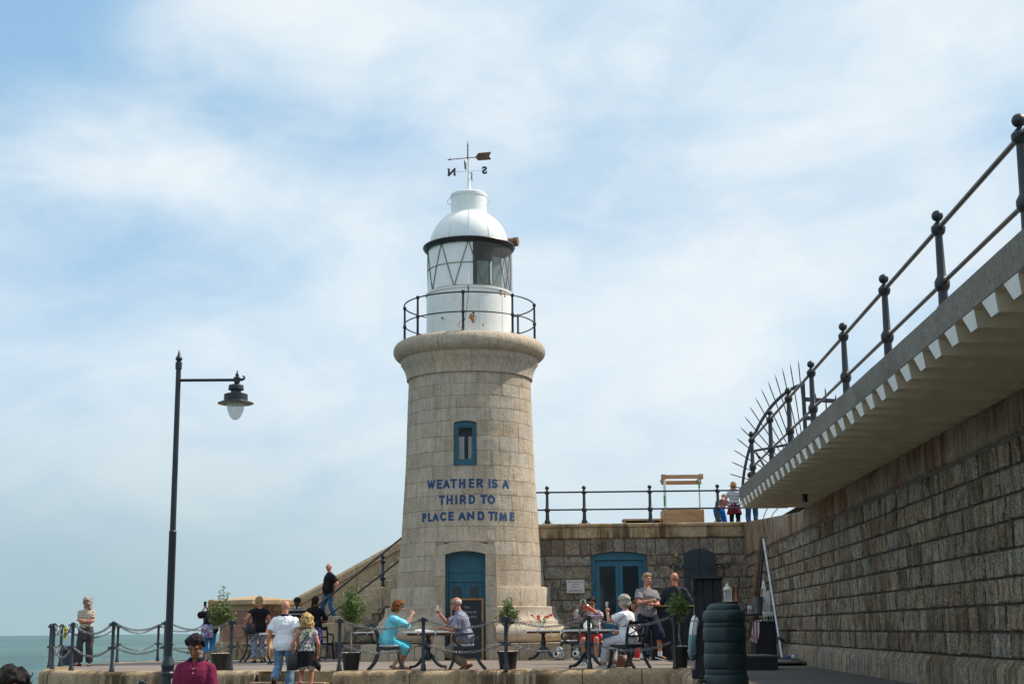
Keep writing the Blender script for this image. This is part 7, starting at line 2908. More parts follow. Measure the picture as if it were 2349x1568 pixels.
    if hs != 'none':
        rg = random.Random(hash(key) % 1000 if False else sum(ord(c) for c in key))
        hm = MB()
        hcol = HR[look.get('hair', 'brown')]

        def onskull(d, r_extra=0.0):
            q = Vector((d.x * (0.0755 + r_extra), d.y * (0.094 + r_extra) + 0.014, d.z * (0.094 + r_extra) + 0.022))
            return hp(*q)
        n = {'short': 190, 'bald': 620, 'buzz': 130}.get(hs, 220)
        for i in range(n):
            zc = 1 - 2 * (i + 0.5) / n
            a = i * 2.39996
            r_ = math.sqrt(1 - zc * zc)
            d = Vector((r_ * math.cos(a), r_ * math.sin(a), zc))
            hl = look.get('hairline', 0.42)
            if d.y < -0.05 and d.z < hl + 0.25 * (abs(d.x)) * 0 and not (d.y > -0.35 and d.z > 0.15):
                continue
            if d.z < -0.55 or (d.z < -0.25 and d.y < 0.25):
                continue
            if hs == 'bald':
                if d.z > 0.42 or d.y < -0.1 or d.z < -0.4:
                    continue
            br_ = {'short': 0.0165, 'bald': 0.0105, 'buzz': 0.0125, 'curly': 0.026, 'bigcurly': 0.034, 'bob': 0.022, 'long': 0.022, 'pony': 0.02, 'thick': 0.0205}.get(hs, 0.024)
            jt = {'curly': 0.016, 'bigcurly': 0.03, 'thick': 0.012, 'short': 0.006}.get(hs, 0.006)
            ex = {'short': 0.003, 'bald': -0.0035, 'buzz': -0.002, 'curly': 0.013, 'bigcurly': 0.032, 'bob': 0.010, 'long': 0.008, 'pony': 0.006, 'thick': 0.008}.get(hs, 0.01)
            if hs in ('short', 'thick') and d.z > 0.3 and d.y < 0.2:
                ex += look.get('quiff', 0.0)
            hm.ball(onskull(d, ex + rg.uniform(-jt, jt) * (0.25 if hs == 'bald' else 0.8)), br_ * hk * rg.uniform(0.85, 1.2), 8, 6)
        if hs in ('bob', 'long', 'bigcurly', 'curly'):
            drop = {'bob': 0.075, 'curly': 0.03, 'bigcurly': 0.15, 'long': 0.2}[hs] + look.get('drop', 0)
            spread = {'bob': 0.082, 'curly': 0.085, 'bigcurly': 0.115, 'long': 0.085}[hs]
            for i in range(100 if hs == 'bigcurly' else 60):
                a = rad(rg.uniform(-25, 205))
                z = -0.02 - rg.random() * (drop + 0.03)
                rr = spread * (1 + (rg.uniform(-0.15, 0.3) if 'curly' in hs else rg.uniform(-0.08, 0.05)))
                q = hc + Rh @ (Vector((rr * math.cos(a), 0.02 + rr * 1.05 * math.sin(a), 0)) * hk) + (Rh @ Vector((0, 0, 1)) * 0.4 + Vector((0, 0, 0.6))) * z * hk
                hm.ball(q, (0.026 if 'curly' in hs else 0.021) * rg.uniform(0.8, 1.25) * hk, 8, 6)
        if hs == 'pony':
            p0 = hp(0, 0.11, 0.02)
            for i in range(10):
                hm.ball(p0 + Vector((0, 0.012, -0.028 * i)) + Rh @ Vector((0.01 * math.sin(i), 0.02, 0)), (0.036 - 0.0018 * i), 8, 6)
        remeshed(scaled(hm), 'hair', hcol, look.get('hvox', 0.0085), 1, o, jitter=0.011 if 'curly' in hs else 0.006, jf=60)
        if look.get('wisps'):
            ws = MB()
            for i in range(look['wisps']):
                a = rad(rg.uniform(-20, 200))
                b0 = hp(0.1 * math.cos(a), 0.02 + 0.1 * math.sin(a), rg.uniform(-0.12, 0.10))
                dv = Vector((rg.uniform(-0.3, 1.0), rg.uniform(-0.5, 0.5), rg.uniform(-0.2, 0.9))).normalized() if look.get('wind', 1) else Vector((rg.uniform(-1, 1), rg.uniform(-1, 1), rg.uniform(-1, 1))).normalized()
                L_ = rg.uniform(0.05, 0.12) if look.get('wind', 1) else rg.uniform(0.015, 0.035)
                ws.tube([b0, b0 + dv * L_ * 0.5 + Vector((0, 0, 0.015)), b0 + dv * L_], [0.003, 0.0025, 0.001], 4)
            scaled(ws).build('loose_strands', hcol, o)
    if look.get('beard'):
        bd = MB()
        for i in range(78):
            a = rad(-90 + (i % 26 - 12.5) * 7.5)
            rr = 0.0585
            bd.ball(hp(rr * math.cos(a), -0.036 + 0.052 * math.sin(a), -0.085 + 0.028 * (i // 13) * 1 - 0.012 * math.cos(rad((i % 13 - 6) * 15))), 0.011 * hk, 7, 5)
        remeshed(scaled(bd), 'beard', HR[look['beard']], 0.008, 1, o)
    # clothes
    top = look.get('top')
    if top:
        cl = MB()
        inf = look.get('loose', 0.013)
        hem = look.get('hem', -0.07)
        rr = torso(inf, hem, 0.505)
        if look.get('boxy'):
            lo = rr[0]
            rr[0] = [p_ + (p_ - pel) * 0.05 * Vector((1, 1, 0)).length * 0.0 for p_ in lo]
        cl.loft(rr)
        for nm, s in (('L', 1), ('R', -1)):
            cap_(cl, pel + Rs @ Vector((s * 0.04, 0.012, 0.482)), S['sh' + nm], 0.040 + inf * 0.8, 0.047 + inf * 0.6)
            sl_ = look.get('sleeve', 0.55)
            sh_, el, wr = S['sh' + nm], S['el' + nm], S['wr' + nm]
            if sl_ <= 0:
                continue
            cap_(cl, sh_, sh_.lerp(el, 0.15), 0.052 * g + inf * 0.7, 0.053 * g + inf * 0.9)
            if sl_ <= 1:
                limb(cl, [sh_, sh_.lerp(el, sl_ * 0.5), sh_.lerp(el, sl_)], [0.052 * g + inf * 0.7, 0.050 * g + inf * 1.1, 0.047 * g + inf * 1.4])
            else:
                cap_(cl, sh_, el, 0.054 * g + inf, 0.042 * g + inf)
                limb(cl, [el - (wr - el) * 0.05, el.lerp(wr, (sl_ - 1) * 0.5), el.lerp(wr, sl_ - 1)], [0.043 * g + inf, 0.040 * g + inf, 0.034 * g + inf])
        to = remeshed(scaled(cl), look.get('topname', 'shirt'), top, vox * 1.05, 2, o, jitter=look.get('crumple', 0.0085), jf=15, seed=len(key))
    if look.get('collar'):
        co = MB()
        up = Rn @ Vector((0, 0, 1))
        rings = []
        for dz, r in ((-0.042, 0.086), (0.0, 0.066), (0.006, 0.069), (-0.032, 0.097)):
            ring = []
            for i in range(26):
                a = rad(-66 + 312 * i / 25)
                ring.append(neck + Rs @ Vector((r * math.cos(a + 0.0), r * 1.0 * math.sin(a), 0)) + up * (dz - 0.012 * (1 if False else 0)) + Rs @ Vector((0, 0.0, 0)))
            rings.append(ring)
        vs = [p_ for r in rings for p_ in r]
        co.add(vs, [(i * 26 + j, i * 26 + j + 1, (i + 1) * 26 + j + 1, (i + 1) * 26 + j) for i in range(3) for j in range(25)])
        c_o = scaled(co).build('collar', look['collar'], o, smooth=70)
        sm_ = c_o.modifiers.new('thickness', 'SOLIDIFY')
        sm_.thickness = 0.006
    if look.get('bottom'):
        cl = MB()
        inf = look.get('bloose', 0.012)
        fl = look.get('flare', 1.0)
        rr = [ering(pel + Rt @ Vector((0, 0.01, 0)) + Z * z, X, Y, rx * g + (inf if z < -0.05 else min(inf, 0.008)), ry * g + (inf if z < -0.05 else min(inf, 0.008)), 24) for z, rx, ry in ((-0.13, 0.12, 0.095), (-0.08, 0.150, 0.112), (0.0, 0.166, 0.117), (0.06, 0.157, 0.112))]
        cl.loft(rr)
        ln_ = look.get('bottom_len', 0.97)
        for nm, s in (('L', 1), ('R', -1)):
            hp_, kn, an = S['hip' + nm], S['kn' + nm], S['an' + nm]
            cap_(cl, hp_, hp_.lerp(kn, 0.3), 0.090 * g + inf, 0.082 * g + inf)
            rk, ra = 0.058 + inf * 1.2 * fl, 0.044 + inf * 1.6 * fl
            if ln_ <= 0.5:
                e_ = hp_.lerp(kn, ln_ * 2)
                limb(cl, [hp_, e_], [0.088 * g + inf, 0.072 * g + inf * 1.6])
            else:
                cap_(cl, hp_, kn, 0.088 * g + inf, rk)
                limb(cl, [kn - (an - kn) * 0.06, kn.lerp(an, (ln_ - 0.5)), kn.lerp(an, (ln_ - 0.5) * 2)], [rk, 0.5 * (rk + ra) + 0.008, ra + 0.006])
        remeshed(scaled(cl), look.get('bottomname', 'trousers'), look['bottom'], vox * 1.05, 2, o, jitter=look.get('bcrumple', 0.010), jf=14, seed=len(key) + 3)
    if look.get('skirt'):
        sk_ = MB()
        rings = []
        for i in range(7):
            q = i / 6
            z = 0.10 - q * look.get('skirt_len', 0.5)
            r0 = 0.165 + 0.09 * q
            c_ = pel + Vector((0, 0.01, z))
            rings.append([c_ + Vector((r0 * g * math.cos(a) * (1 + 0.05 * q * math.sin(5 * a + 1)), r0 * 0.78 * g * math.sin(a) * (1 + 0.05 * q * math.cos(6 * a)), -0.03 * q * math.sin(2 * a))) for a in [2 * math.pi * j / 40 for j in range(40)]])
        sk_.loft(rings)
        scaled(sk_).build(look.get('skirtname', 'skirt'), look['skirt'], o, smooth=80)
    if look.get('shoe'):
        for nm in 'LR':
            sb = MB()
            Rf, an = S['Rf' + nm], S['an' + nm]
            f_ = lambda *v: an + Rf @ Vector(v)
            rings = []
            for y, w, h in ((0.075, 0.022, 0.03), (0.06, 0.036, 0.065), (0.0, 0.040, 0.075), (-0.06, 0.042, 0.055), (-0.12, 0.046, 0.042), (-0.165, 0.038, 0.034), (-0.185, 0.016, 0.02)):
                rings.append([f_(w * math.cos(a), y, -0.083 + h * (0.5 + 0.5 * math.sin(a)) if math.sin(a) > -0.2 else -0.083) for a in [2 * math.pi * i / 16 for i in range(16)]])
            sb.loft(rings)
            if look.get('sole'):
                rings = []
                for y, w in ((0.078, 0.024), (0.06, 0.038), (0.0, 0.042), (-0.12, 0.048), (-0.165, 0.04), (-0.188, 0.018)):
                    rings.append([f_(-w, y, -0.088), f_(w, y, -0.088), f_(w, y, -0.068), f_(-w, y, -0.068)])
                sb.loft(rings, mi=1)
            scaled(sb).build('shoe', [look['shoe']] + ([look['sole']] if look.get('sole') else []), o, smooth=60)
    if look.get('sock'):
        for nm in 'LR':
            sb = MB()
            an, kn = S['an' + nm], S['kn' + nm]
            limb(sb, [an + Vector((0, 0, -0.03)), an.lerp(kn, 0.15)], [0.043, 0.047])
            scaled(sb).build('sock', look['sock'], o)
    if look.get('watch'):
        nm = look['watch']
        wb_ = MB()
        d = (S['wr' + nm] - S['el' + nm]).normalized()
        c_ = S['wr' + nm] - d * 0.02
        wb_.tube([c_ - d * 0.01, c_ + d * 0.01], 0.032 * (g * 0.5 + 0.5), 12)
        scaled(wb_).build('watch', M['metal'], o)
    PERSONS[key] = (o, {q: v * k if isinstance(v, Vector) else v for q, v in S.items()}, k, hp)
    return o


def W(key, local):
    """world position of a scaled local point of a person"""
    o = PERSONS[key][0]
    return Matrix.Rotation(o.rotation_euler.z, 3, 'Z') @ Vector(local) + Vector(o.location)


def J(key, joint):
    return W(key, PERSONS[key][1][joint])


def stand_h(u, vtop, loc):
    return at(u, vtop, loc.y).z - loc.z


# cloth
C = {
    'grey_trousers': mat_cloth('charcoal wide trousers', (0.05, 0.05, 0.055, 1)), 'plum': mat_cloth('plum grey jacket', (0.055, 0.042, 0.055, 1), (0.1, 0.08, 0.09, 1), 14),
    'stripe_tee': mat_stripes('cream and brown striped jersey', ((0.12, 0.09, 0.08, 1), (0.62, 0.55, 0.45, 1)), 'Z', 27, 0.42),
    'black': mat_cloth('black cotton', (0.012, 0.012, 0.015, 1)), 'blue_crop': mat_cloth('bright blue cotton', (0.06, 0.24, 0.48, 1)),
    'batik': mat_cloth('white patterned navy cotton', (0.035, 0.05, 0.085, 1), (0.42, 0.45, 0.5, 1), 40, 0.52, 0.05), 'white': mat_cloth('white cotton', (0.80, 0.80, 0.84, 1), bump=0.45, var=0.03),
    'jeans': mat_cloth('faded blue denim', (0.10, 0.19, 0.32, 1), (0.22, 0.32, 0.45, 1), 6, 0.55, 0.15), 'jeans_dark': mat_cloth('blue denim', (0.03, 0.075, 0.16, 1), (0.09, 0.17, 0.30, 1), 6, 0.6, 0.15),
    'floral': mat_cloth('green floral print', (0.60, 0.62, 0.5, 1), (0.07, 0.13, 0.07, 1), 16, 0.50, 0.06, col3=(0.5, 0.32, 0.5, 1)), 'navy': mat_cloth('navy cotton', (0.014, 0.02, 0.035, 1)),
    'dark_stripe': mat_stripes('dark striped jersey', ((0.022, 0.02, 0.02, 1), (0.6, 0.58, 0.56, 1)), 'Z', 9, 0.86), 'cyan': mat_cloth('pale cyan linen', (0.18, 0.60, 0.74, 1), bump=0.5), 'aqua': mat_cloth('aqua cotton', (0.07, 0.44, 0.55, 1)),
    'fine_stripe': mat_stripes('blue and white striped shirt', ((0.075, 0.085, 0.17, 1), (0.42, 0.40, 0.47, 1)), 'Y', 42, 0.5), 'khaki': mat_cloth('khaki cotton', (0.20, 0.155, 0.115, 1)),
    'check': mat_stripes('lilac checked shirt', ((0.25, 0.2, 0.42, 1), (0.75, 0.72, 0.78, 1)), 'Z', 22, 0.45, second=('X', 22, (0.45, 0.25, 0.4, 1))), 'red': mat_cloth('red cotton', (0.45, 0.01, 0.025, 1)),
    'lilac_white': mat_cloth('pale linen trousers', (0.62, 0.58, 0.62, 1)), 'grey_tee': mat_cloth('grey marl jersey', (0.23, 0.215, 0.225, 1)), 'grey_top': mat_cloth('charcoal hooded top', (0.028, 0.034, 0.042, 1)),
    'maroon': mat_cloth('maroon pique', (0.175, 0.02, 0.058, 1), bump=0.5), 'trim': mat_cloth('navy rib', (0.012, 0.014, 0.04, 1)), 'sail': mat_stripes('blue and white striped jersey', ((0.05, 0.06, 0.16, 1), (0.68, 0.66, 0.68, 1)), 'Z', 24, 0.4),
    'plaid': mat_stripes('red plaid shirt', ((0.30, 0.012, 0.03, 1), (0.05, 0.01, 0.03, 1)), 'Z', 12, 0.55, second=('X', 12, (0.015, 0.01, 0.03, 1))), 'royal': mat_cloth('royal blue cotton', (0.012, 0.15, 0.55, 1)), 'rust_top': mat_cloth('brown maroon cotton', (0.09, 0.03, 0.032, 1)),
    'purple': mat_cloth('purple print', (0.05, 0.03, 0.16, 1), (0.3, 0.3, 0.5, 1), 18, 0.55, 0.05), 'cream': mat_cloth('cream cotton', (0.6, 0.55, 0.47, 1)), 'trainer': mat_cloth('pale trainer', (0.5, 0.46, 0.42, 1)), 'brown_shoe': mat_cloth('brown suede', (0.05, 0.03, 0.02, 1)), 'dark_red': mat_cloth('dark red suede', (0.07, 0.015, 0.012, 1)), 'pink_shoe': mat_cloth('raspberry canvas', (0.35, 0.02, 0.06, 1)), 'nude': mat_cloth('rose leather', (0.3, 0.16, 0.14, 1)), 'sandal': mat_cloth('dark red sandal', (0.10, 0.02, 0.03, 1)),
}

# 1 woman with crossed arms
l_ = fpos(193, 1527)
person('crossed', 'woman with windblown grey hair, sunglasses and crossed arms standing by the chains', l_, 8, stand_h(200, 1369, l_), 'red',
       dict(head=(-52, 4, 0), handL=(-0.10, -0.175, 1.165), handR=(0.11, -0.20, 1.14), elbowL=(1, 0.2, -0.5), elbowR=(-1, 0.2, -0.5), hdirL=(-1, 0.25, 0.1), hdirR=(1, 0.25, 0.0), palmL=(0, 1, 0), palmR=(0, 1, 0), footL=(0.12, 0.03, 0.085), footR=(-0.13, -0.02, 0.085), toeR=-35, toeL=5),
       dict(top=C['stripe_tee'], sleeve=0.55, hem=-0.0, bottom=C['grey_trousers'], bloose=0.016, flare=1.7, style='curly', hair='grey', shades=True, shoe=C['sandal'], wisps=46, girth=0.93, drop=0.09, watch='R'))
mbj = MB()
rings = []
for i in range(6):
    q = i / 5
    z = 1.0 - 0.36 * q
    rings.append([Vector((0.185 * (1 + 0.12 * q) * math.cos(a) + 0.02 * q * math.sin(3 * a), 0.01 + 0.14 * (1 + 0.15 * q) * math.sin(a), z - 0.05 * q * math.sin(2 * a + 1))) for a in [2 * math.pi * j / 30 for j in range(30)]])
mbj.loft(rings)
mbj.tube([(0.12, -0.16, 0.99), (0.15, -0.19, 0.85), (0.17, -0.18, 0.68), (0.16, -0.17, 0.52)], [0.045, 0.05, 0.045, 0.02], 10)
mbj.tube([(0.10, -0.165, 0.99), (0.11, -0.185, 0.86), (0.10, -0.18, 0.74)], [0.04, 0.045, 0.03], 10)
kk_ = PERSONS['crossed'][2]
mbj.v = [tuple(Vector(v) * kk_) for v in mbj.v]
remeshed(mbj, 'tied_jacket', C['plum'], 0.012, 2, PERSONS['crossed'][0], jitter=0.012, jf=14)

# 2 woman photographing the sea
l_ = fpos(480, 1517.5)
person('photo', 'woman in black top and blue cropped trousers photographing the sea with a phone', l_, -150, stand_h(482, 1376, l_), 'fair',
       dict(head=(8, -4, 0), handL=(0.10, -0.36, 1.50), handR=(-0.02, -0.36, 1.47), elbowL=(0.8, 0, -0.8), elbowR=(-0.9, 0, -0.8), hdirL=(-0.3, -0.2, 1), hdirR=(0.3, -0.2, 1), curlL=60, curlR=60),
       dict(top=C['black'], sleeve=0.85, hem=-0.13, loose=0.04, bottom=C['blue_crop'], bottom_len=0.76, bloose=0.02, style='bob', hair='sandy', shoe=C['black'], girth=1.12, face=True))
hp_ = (J('photo', 'handL') + J('photo', 'handR')) / 2
mb = MB()
mb.box((0, 0, 0), (0.075, 0.009, 0.15))
ph = mb.build('mobile_phone', M['black'], loc=hp_ + Vector((-0.015, 0.02, 0.075)))
ph.rotation_euler = (0, 0, rad(18))
tag(ph, 'black mobile phone held up by the woman in blue cropped trousers', 'phone')
tote_m = mat_cloth('floral canvas', (0.05, 0.07, 0.25, 1), (0.6, 0.6, 0.66, 1), 26, 0.52, 0.05, col3=(0.45, 0.02, 0.05, 1))
bp = W('photo', Vector((0.14, 0.17, 0.80)))
bag = thing('tote_bag', 'red white and blue floral tote bag on the shoulder of the woman with the phone', 'bag', bp)
mb = MB()
rings = []
for z, w, t_ in ((-0.17, 0.13, 0.03), (-0.15, 0.165, 0.045), (0.0, 0.16, 0.045), (0.15, 0.15, 0.03), (0.17, 0.145, 0.012)):
    rings.append([(w * math.cos(a), t_ * math.sin(a) * 1.2, z) for a in [2 * math.pi * i / 16 for i in range(16)]])
mb.loft(rings)
mb.build('bag_body', tote_m, bag)
shp = J('photo', 'shL') - bp + Vector((0.03, 0, 0.06))
mb = MB()
for s in (-1, 1):
    mb.tube([Vector((s * 0.12, 0, 0.15)), Vector((s * 0.1, 0, 0.15)).lerp(shp, 0.6), shp], 0.009, 6)
mb.build('strap', mat_cloth('blue webbing', (0.1, 0.12, 0.3, 1)), bag)

# 3 woman with hand on hip by the monument
l_ = fpos(592, 1518.5)
person('hip', 'woman in black top and blue patterned trousers standing by the monument, seen from behind', l_, -158, stand_h(598, 1368, l_), 'red',
       dict(head=(-42, 0, 0), handL=(0.235, -0.05, 0.98), elbowL=(1, 0.5, 0.1), handR=(-0.20, -0.16, 0.98), palmL=(-1, 0, 0), curlL=50),
       dict(top=C['black'], sleeve=0.35, hem=-0.13, loose=0.028, bottom=C['batik'], bloose=0.02, style='bob', hair='sandy', shoe=C['black'], shades=True, girth=1.03))
bp = W('hip', Vector((0.22, 0.09, 0.86)))
bag = thing('shoulder_bag', 'black shoulder bag with a small red tag on the woman in patterned trousers', 'bag', bp)
mb = MB()
rings = []
for z, w, t_ in ((-0.15, 0.09, 0.03), (-0.12, 0.13, 0.05), (0.0, 0.135, 0.055), (0.10, 0.12, 0.04), (0.12, 0.1, 0.015)):
    rings.append([(w * math.cos(a), t_ * math.sin(a), z) for a in [2 * math.pi * i / 16 for i in range(16)]])
mb.loft(rings)
mb.build('bag_body', M['black_leather'], bag)
shp = J('hip', 'shL') - bp + Vector((0.02, 0.03, 0.075))
mb = MB()
mb.tube([Vector((-0.1, 0, 0.1)), Vector((-0.05, -0.02, 0.12)).lerp(shp, 0.5), shp, Vector((0.11, 0, 0.1)).lerp(shp, 0.5), Vector((0.1, 0, 0.1))], 0.009, 6)
mb.build('strap', M['black_leather'], bag)
mb = MB()
mb.ball((0.05, -0.06, 0.06), (0.02, 0.015, 0.035), 8, 6)
mb.build('red_tag', M['red'], bag)

# 4 man in the white polo walking up the steps
sx_ = at(652, 1480, 27.55).x
l_ = Vector((sx_, 27.55, -0.397))
H4 = stand_h(652, 1374, l_)
person('polo', 'bald man in white polo shirt and faded jeans climbing the terrace steps hand in hand', l_, 176, H4, 'red',
       dict(head=(0, 6, 0), lean=4, pelvis=(0, 0, 0.925), footL=(0.11, 0.30, 0.27), tipL=50, toeL=4, footR=(-0.09, -0.04, 0.085), kneeL=(0.1, -1, -0.2), handL=(0.31, 0.05, 0.84), handR=(-0.28, 0.02, 0.90), elbowR=(-0.5, 1, 0), curlR=60, hdirR=(-0.2, 0.1, -1)),
       dict(top=C['white'], sleeve=0.72, hem=-0.13, loose=0.024, crumple=0.011, bottom=C['jeans'], bloose=0.014, flare=1.2, style='none', brow='sandy', shoe=C['brown_shoe'], collar=C['trim'], girth=1.1, shoulders=1.06, watch='L'))
# 5 blonde woman beside him
sx_ = at(700, 1480, 27.45).x
l_ = Vector((sx_ + 0.02, 27.45, -0.397))
H5 = stand_h(702, 1409, l_)
person('blonde', 'woman with windblown blonde curls, floral top and black skirt climbing the terrace steps', l_, 178, H5, 'red',
       dict(head=(6, 10, 0), lean=6, footL=(0.07, 0.26, 0.24), tipL=45, footR=(-0.10, -0.05, 0.085), handL=(0.27, 0.02, 0.88), elbowL=(0.6, 0.8, 0), handR=(-0.27, -0.04, 0.86), curlL=60),
       dict(top=C['floral'], sleeve=0.10, hem=-0.0, loose=0.02, bottom=C['cream'], bottom_len=0.44, skirt=C['black'], skirt_len=0.42, style='bigcurly', hair='blond', shoe=C['pink_shoe'], wisps=60, girth=1.05, drop=-0.03))
mb = MB()
mb.tube([(0.2, 0.15, 0.62), (0.27, 0.2, 0.5), (0.3, 0.2, 0.42)], [0.05, 0.06, 0.01], 10)
mb.v = [(-v[0], v[1], v[2]) for v in mb.v]
remeshed(mb, 'cardigan_tail', C['black'], 0.012, 1, PERSONS['blonde'][0])
bp = W('blonde', Vector((0.22, 0.13, 0.60)))
bag = thing('crossbody_bag', 'black crossbody bag hanging at the left hip of the blonde woman', 'bag', bp)
mb = MB()
rings = []
for z, w, t_ in ((-0.16, 0.07, 0.03), (-0.13, 0.11, 0.05), (0.0, 0.11, 0.055), (0.10, 0.09, 0.04), (0.13, 0.07, 0.015)):
    rings.append([(w * math.cos(a), t_ * math.sin(a), z) for a in [2 * math.pi * i / 16 for i in range(16)]])
mb.loft(rings)
mb.build('bag_body', M['black_leather'], bag)
mb = MB()
p1 = J('blonde', 'shR') - bp + Vector((-0.04, -0.035, 0.075))
p0 = Vector((0.03, 0, 0.12))
wp = W('blonde', Vector((0.10, 0.165, 0.88))) - bp
w2 = W('blonde', Vector((-0.04, 0.15, 1.08))) - bp
mb.tube(curve_pts([p0, wp, w2, p1], 5), 0.011, 6)
mb.build('strap', M['black_leather'], bag)

# 6 man in dark striped jersey behind the tables
l_ = Vector((at(681, 1440, 38.5).x, 38.5, 0))
person('jersey', 'dark-haired man in dark striped jersey standing beside the stairs looking down', l_, -4, stand_h(679, 1368.5, l_), 'dark',
       dict(head=(0, 18, 0), handL=(0.08, -0.32, 1.06), handR=(-0.10, -0.32, 1.05), elbowL=(0.7, 0.6, -0.4), elbowR=(-0.7, 0.6, -0.4)),
       dict(top=C['dark_stripe'], sleeve=0.6, hem=-0.12, bottom=C['navy'], style='thick', hair='black', shoe=C['black'], collar=C['white'], closed=True, girth=0.98))
# 7 dark-haired woman
l_ = Vector((at(722, 1440, 38.2).x, 38.2, 0))
person('dark', 'woman with long black hair and black top standing with her back turned behind the chairs', l_, 170, stand_h(721, 1366, l_), 'tan',
       dict(head=(-12, 14, 0), handL=(0.10, -0.26, 1.12), handR=(-0.10, -0.28, 1.14), elbowL=(0.9, 0.4, -0.5), elbowR=(-0.9, 0.4, -0.5)),
       dict(top=C['black'], sleeve=1.5, hem=-0.07, loose=0.018, skirt=C['purple'], skirt_len=0.55, style='long', hair='black', shoe=C['sandal'], girth=1.02, shoulders=0.98, wisps=10))
# 8 man on the stairs
MX, MY = at(754, 1424, 42.7).x, 42.7
si = max(1, math.floor((MX - (44.35 - MY) / 3.0 * 1.1 - X0) / (X1 - X0) * SN) + 1)
l_ = Vector((MX, MY, si * rise))
person('stairs', 'balding man in black polo shirt and jeans coming down the stone stairs', l_, -56, stand_h(752, 1290.5, l_), 'red',
       dict(head=(30, 2, 0), footL=(0.09, 0.20, 0.19 * 0 + 0.10), tipL=12, footR=(-0.09, -0.09, 0.085), handL=(0.27, 0.05, 0.88), handR=(-0.26, -0.10, 0.90)),
       dict(top=C['black'], sleeve=0.72, hem=-0.13, loose=0.025, bottom=C['jeans_dark'], style='bald', hair='white', brow='sandy', specs=True, shoe=C['dark_red'], collar=C['black'], girth=1.12, belly=0.045, watch='L'))


def sit(key, label, chair, H, skin, pose=None, look=None, back=0.03, rz=None, dx=0.0):
    o = CH[chair]
    r = o.rotation_euler.z if rz is None else rad(rz)
    off = Matrix.Rotation(o.rotation_euler.z, 3, 'Z') @ Vector((dx, back, 0))
    k = H / 1.75
    p = dict(pose)
    p.setdefault('pelvis', (0, 0, (0.48 + 0.10 * k) / k))
    return person(key, label, Vector((o.location.x, o.location.y, 0)) + off, math.degrees(r), H, skin, p, look)


# 9 woman in cyan
sit('cyan', 'woman with copper hair in pale cyan jacket seated with hands clasped', 'cyan', 1.68, 'fair',
    dict(lean=20, head=(-4, -14, 0), handL=(0.05, -0.50, 1.10), handR=(-0.05, -0.50, 1.09), elbowL=(0.5, 0.3, -1), elbowR=(-0.5, 0.3, -1), hdirL=(-0.5, -0.1, 1), hdirR=(0.5, -0.1, 1), curlL=70, curlR=70,
         footL=(0.10, -0.28, 0.085), footR=(-0.09, -0.14, 0.10), tipR=18, toeL=0, toeR=0),
    dict(top=C['cyan'], topname='jacket', sleeve=1.15, hem=-0.13, loose=0.03, bottom=C['aqua'], bottom_len=0.66, bloose=0.012, style='curly', hair='ginger', shades=True, shoe=C['nude'], girth=1.02, drop=0.01))
# 10 man in the striped shirt
sit('stripes', 'white-bearded man in striped shirt and sunglasses seated holding a glass', 'stripe', 1.76, 'red',
    dict(lean=17, head=(4, -10, 0), handR=(-0.10, -0.52, 1.05), handL=(0.08, -0.45, 0.79), elbowR=(-0.5, 0.3, -1), elbowL=(0.6, 0.3, -0.8), hdirR=(0.1, -0.5, 0.8), curlR=75, hdirL=(-0.4, -1, 0),
         footL=(0.12, 0.02, 0.11), footR=(-0.10, -0.04, 0.10), tipL=30, tipR=22, kneeL=(0.1, -1, 0.3), kneeR=(-0.1, -1, 0.3)),
    dict(top=C['fine_stripe'], sleeve=0.85, hem=-0.13, loose=0.03, bottom=C['khaki'], bloose=0.02, style='bald', hair='white', brow='sandy', shades=True, beard='grey', shoe=C['brown_shoe'], collar=C['fine_stripe'], girth=1.1, belly=0.04))
hp_ = J('stripes', 'handR')
wine_glass(hp_ + Vector((0.0, 0, -0.09)), 'champagne glass held up by the man in the striped shirt')
# 11 man with the camera
sit('camera', 'dark-haired man in checked shirt and red shorts seated aiming a small camera', 'camera', 1.80, 'tan',
    dict(lean=2, head=(-6, 4, 0), handL=(-0.07, -0.30, 1.215), handR=(-0.21, -0.29, 1.225), elbowL=(1, 0, -0.8), elbowR=(-1, 0, -0.8), hdirL=(-0.4, -0.3, 1), hdirR=(0.4, -0.3, 1), curlL=60, curlR=60,
         footL=(0.13, -0.42, 0.085), footR=(-0.14, -0.36, 0.085), toeL=8, toeR=-8),
    dict(top=C['check'], sleeve=0.85, hem=-0.10, loose=0.028, bottom=C['red'], bottom_len=0.42, bloose=0.025, style='short', hair='black', quiff=0.014, shades=True, shoe=C['trainer'], sole=C['white'], collar=C['check'], girth=1.0, sock=C['jeans'], watch='L'))
hp_ = (J('camera', 'handL') + J('camera', 'handR')) / 2
cmr = thing('compact_camera', 'silver compact camera held to the face of the seated man in the checked shirt', 'camera', hp_ + Vector((0.0, -0.03, 0.01)), rad(-14))
mb = MB()
mb.box((0, 0, 0), (0.115, 0.04, 0.068))
bevel_mesh(mb.build('camera_body', M['metal'], cmr), 0.008, 2)
mb = MB()
mb.tube([(0, -0.02, -0.003), (0, -0.048, -0.003)], 0.027, 16)
mb.build('lens', M['black'], cmr)
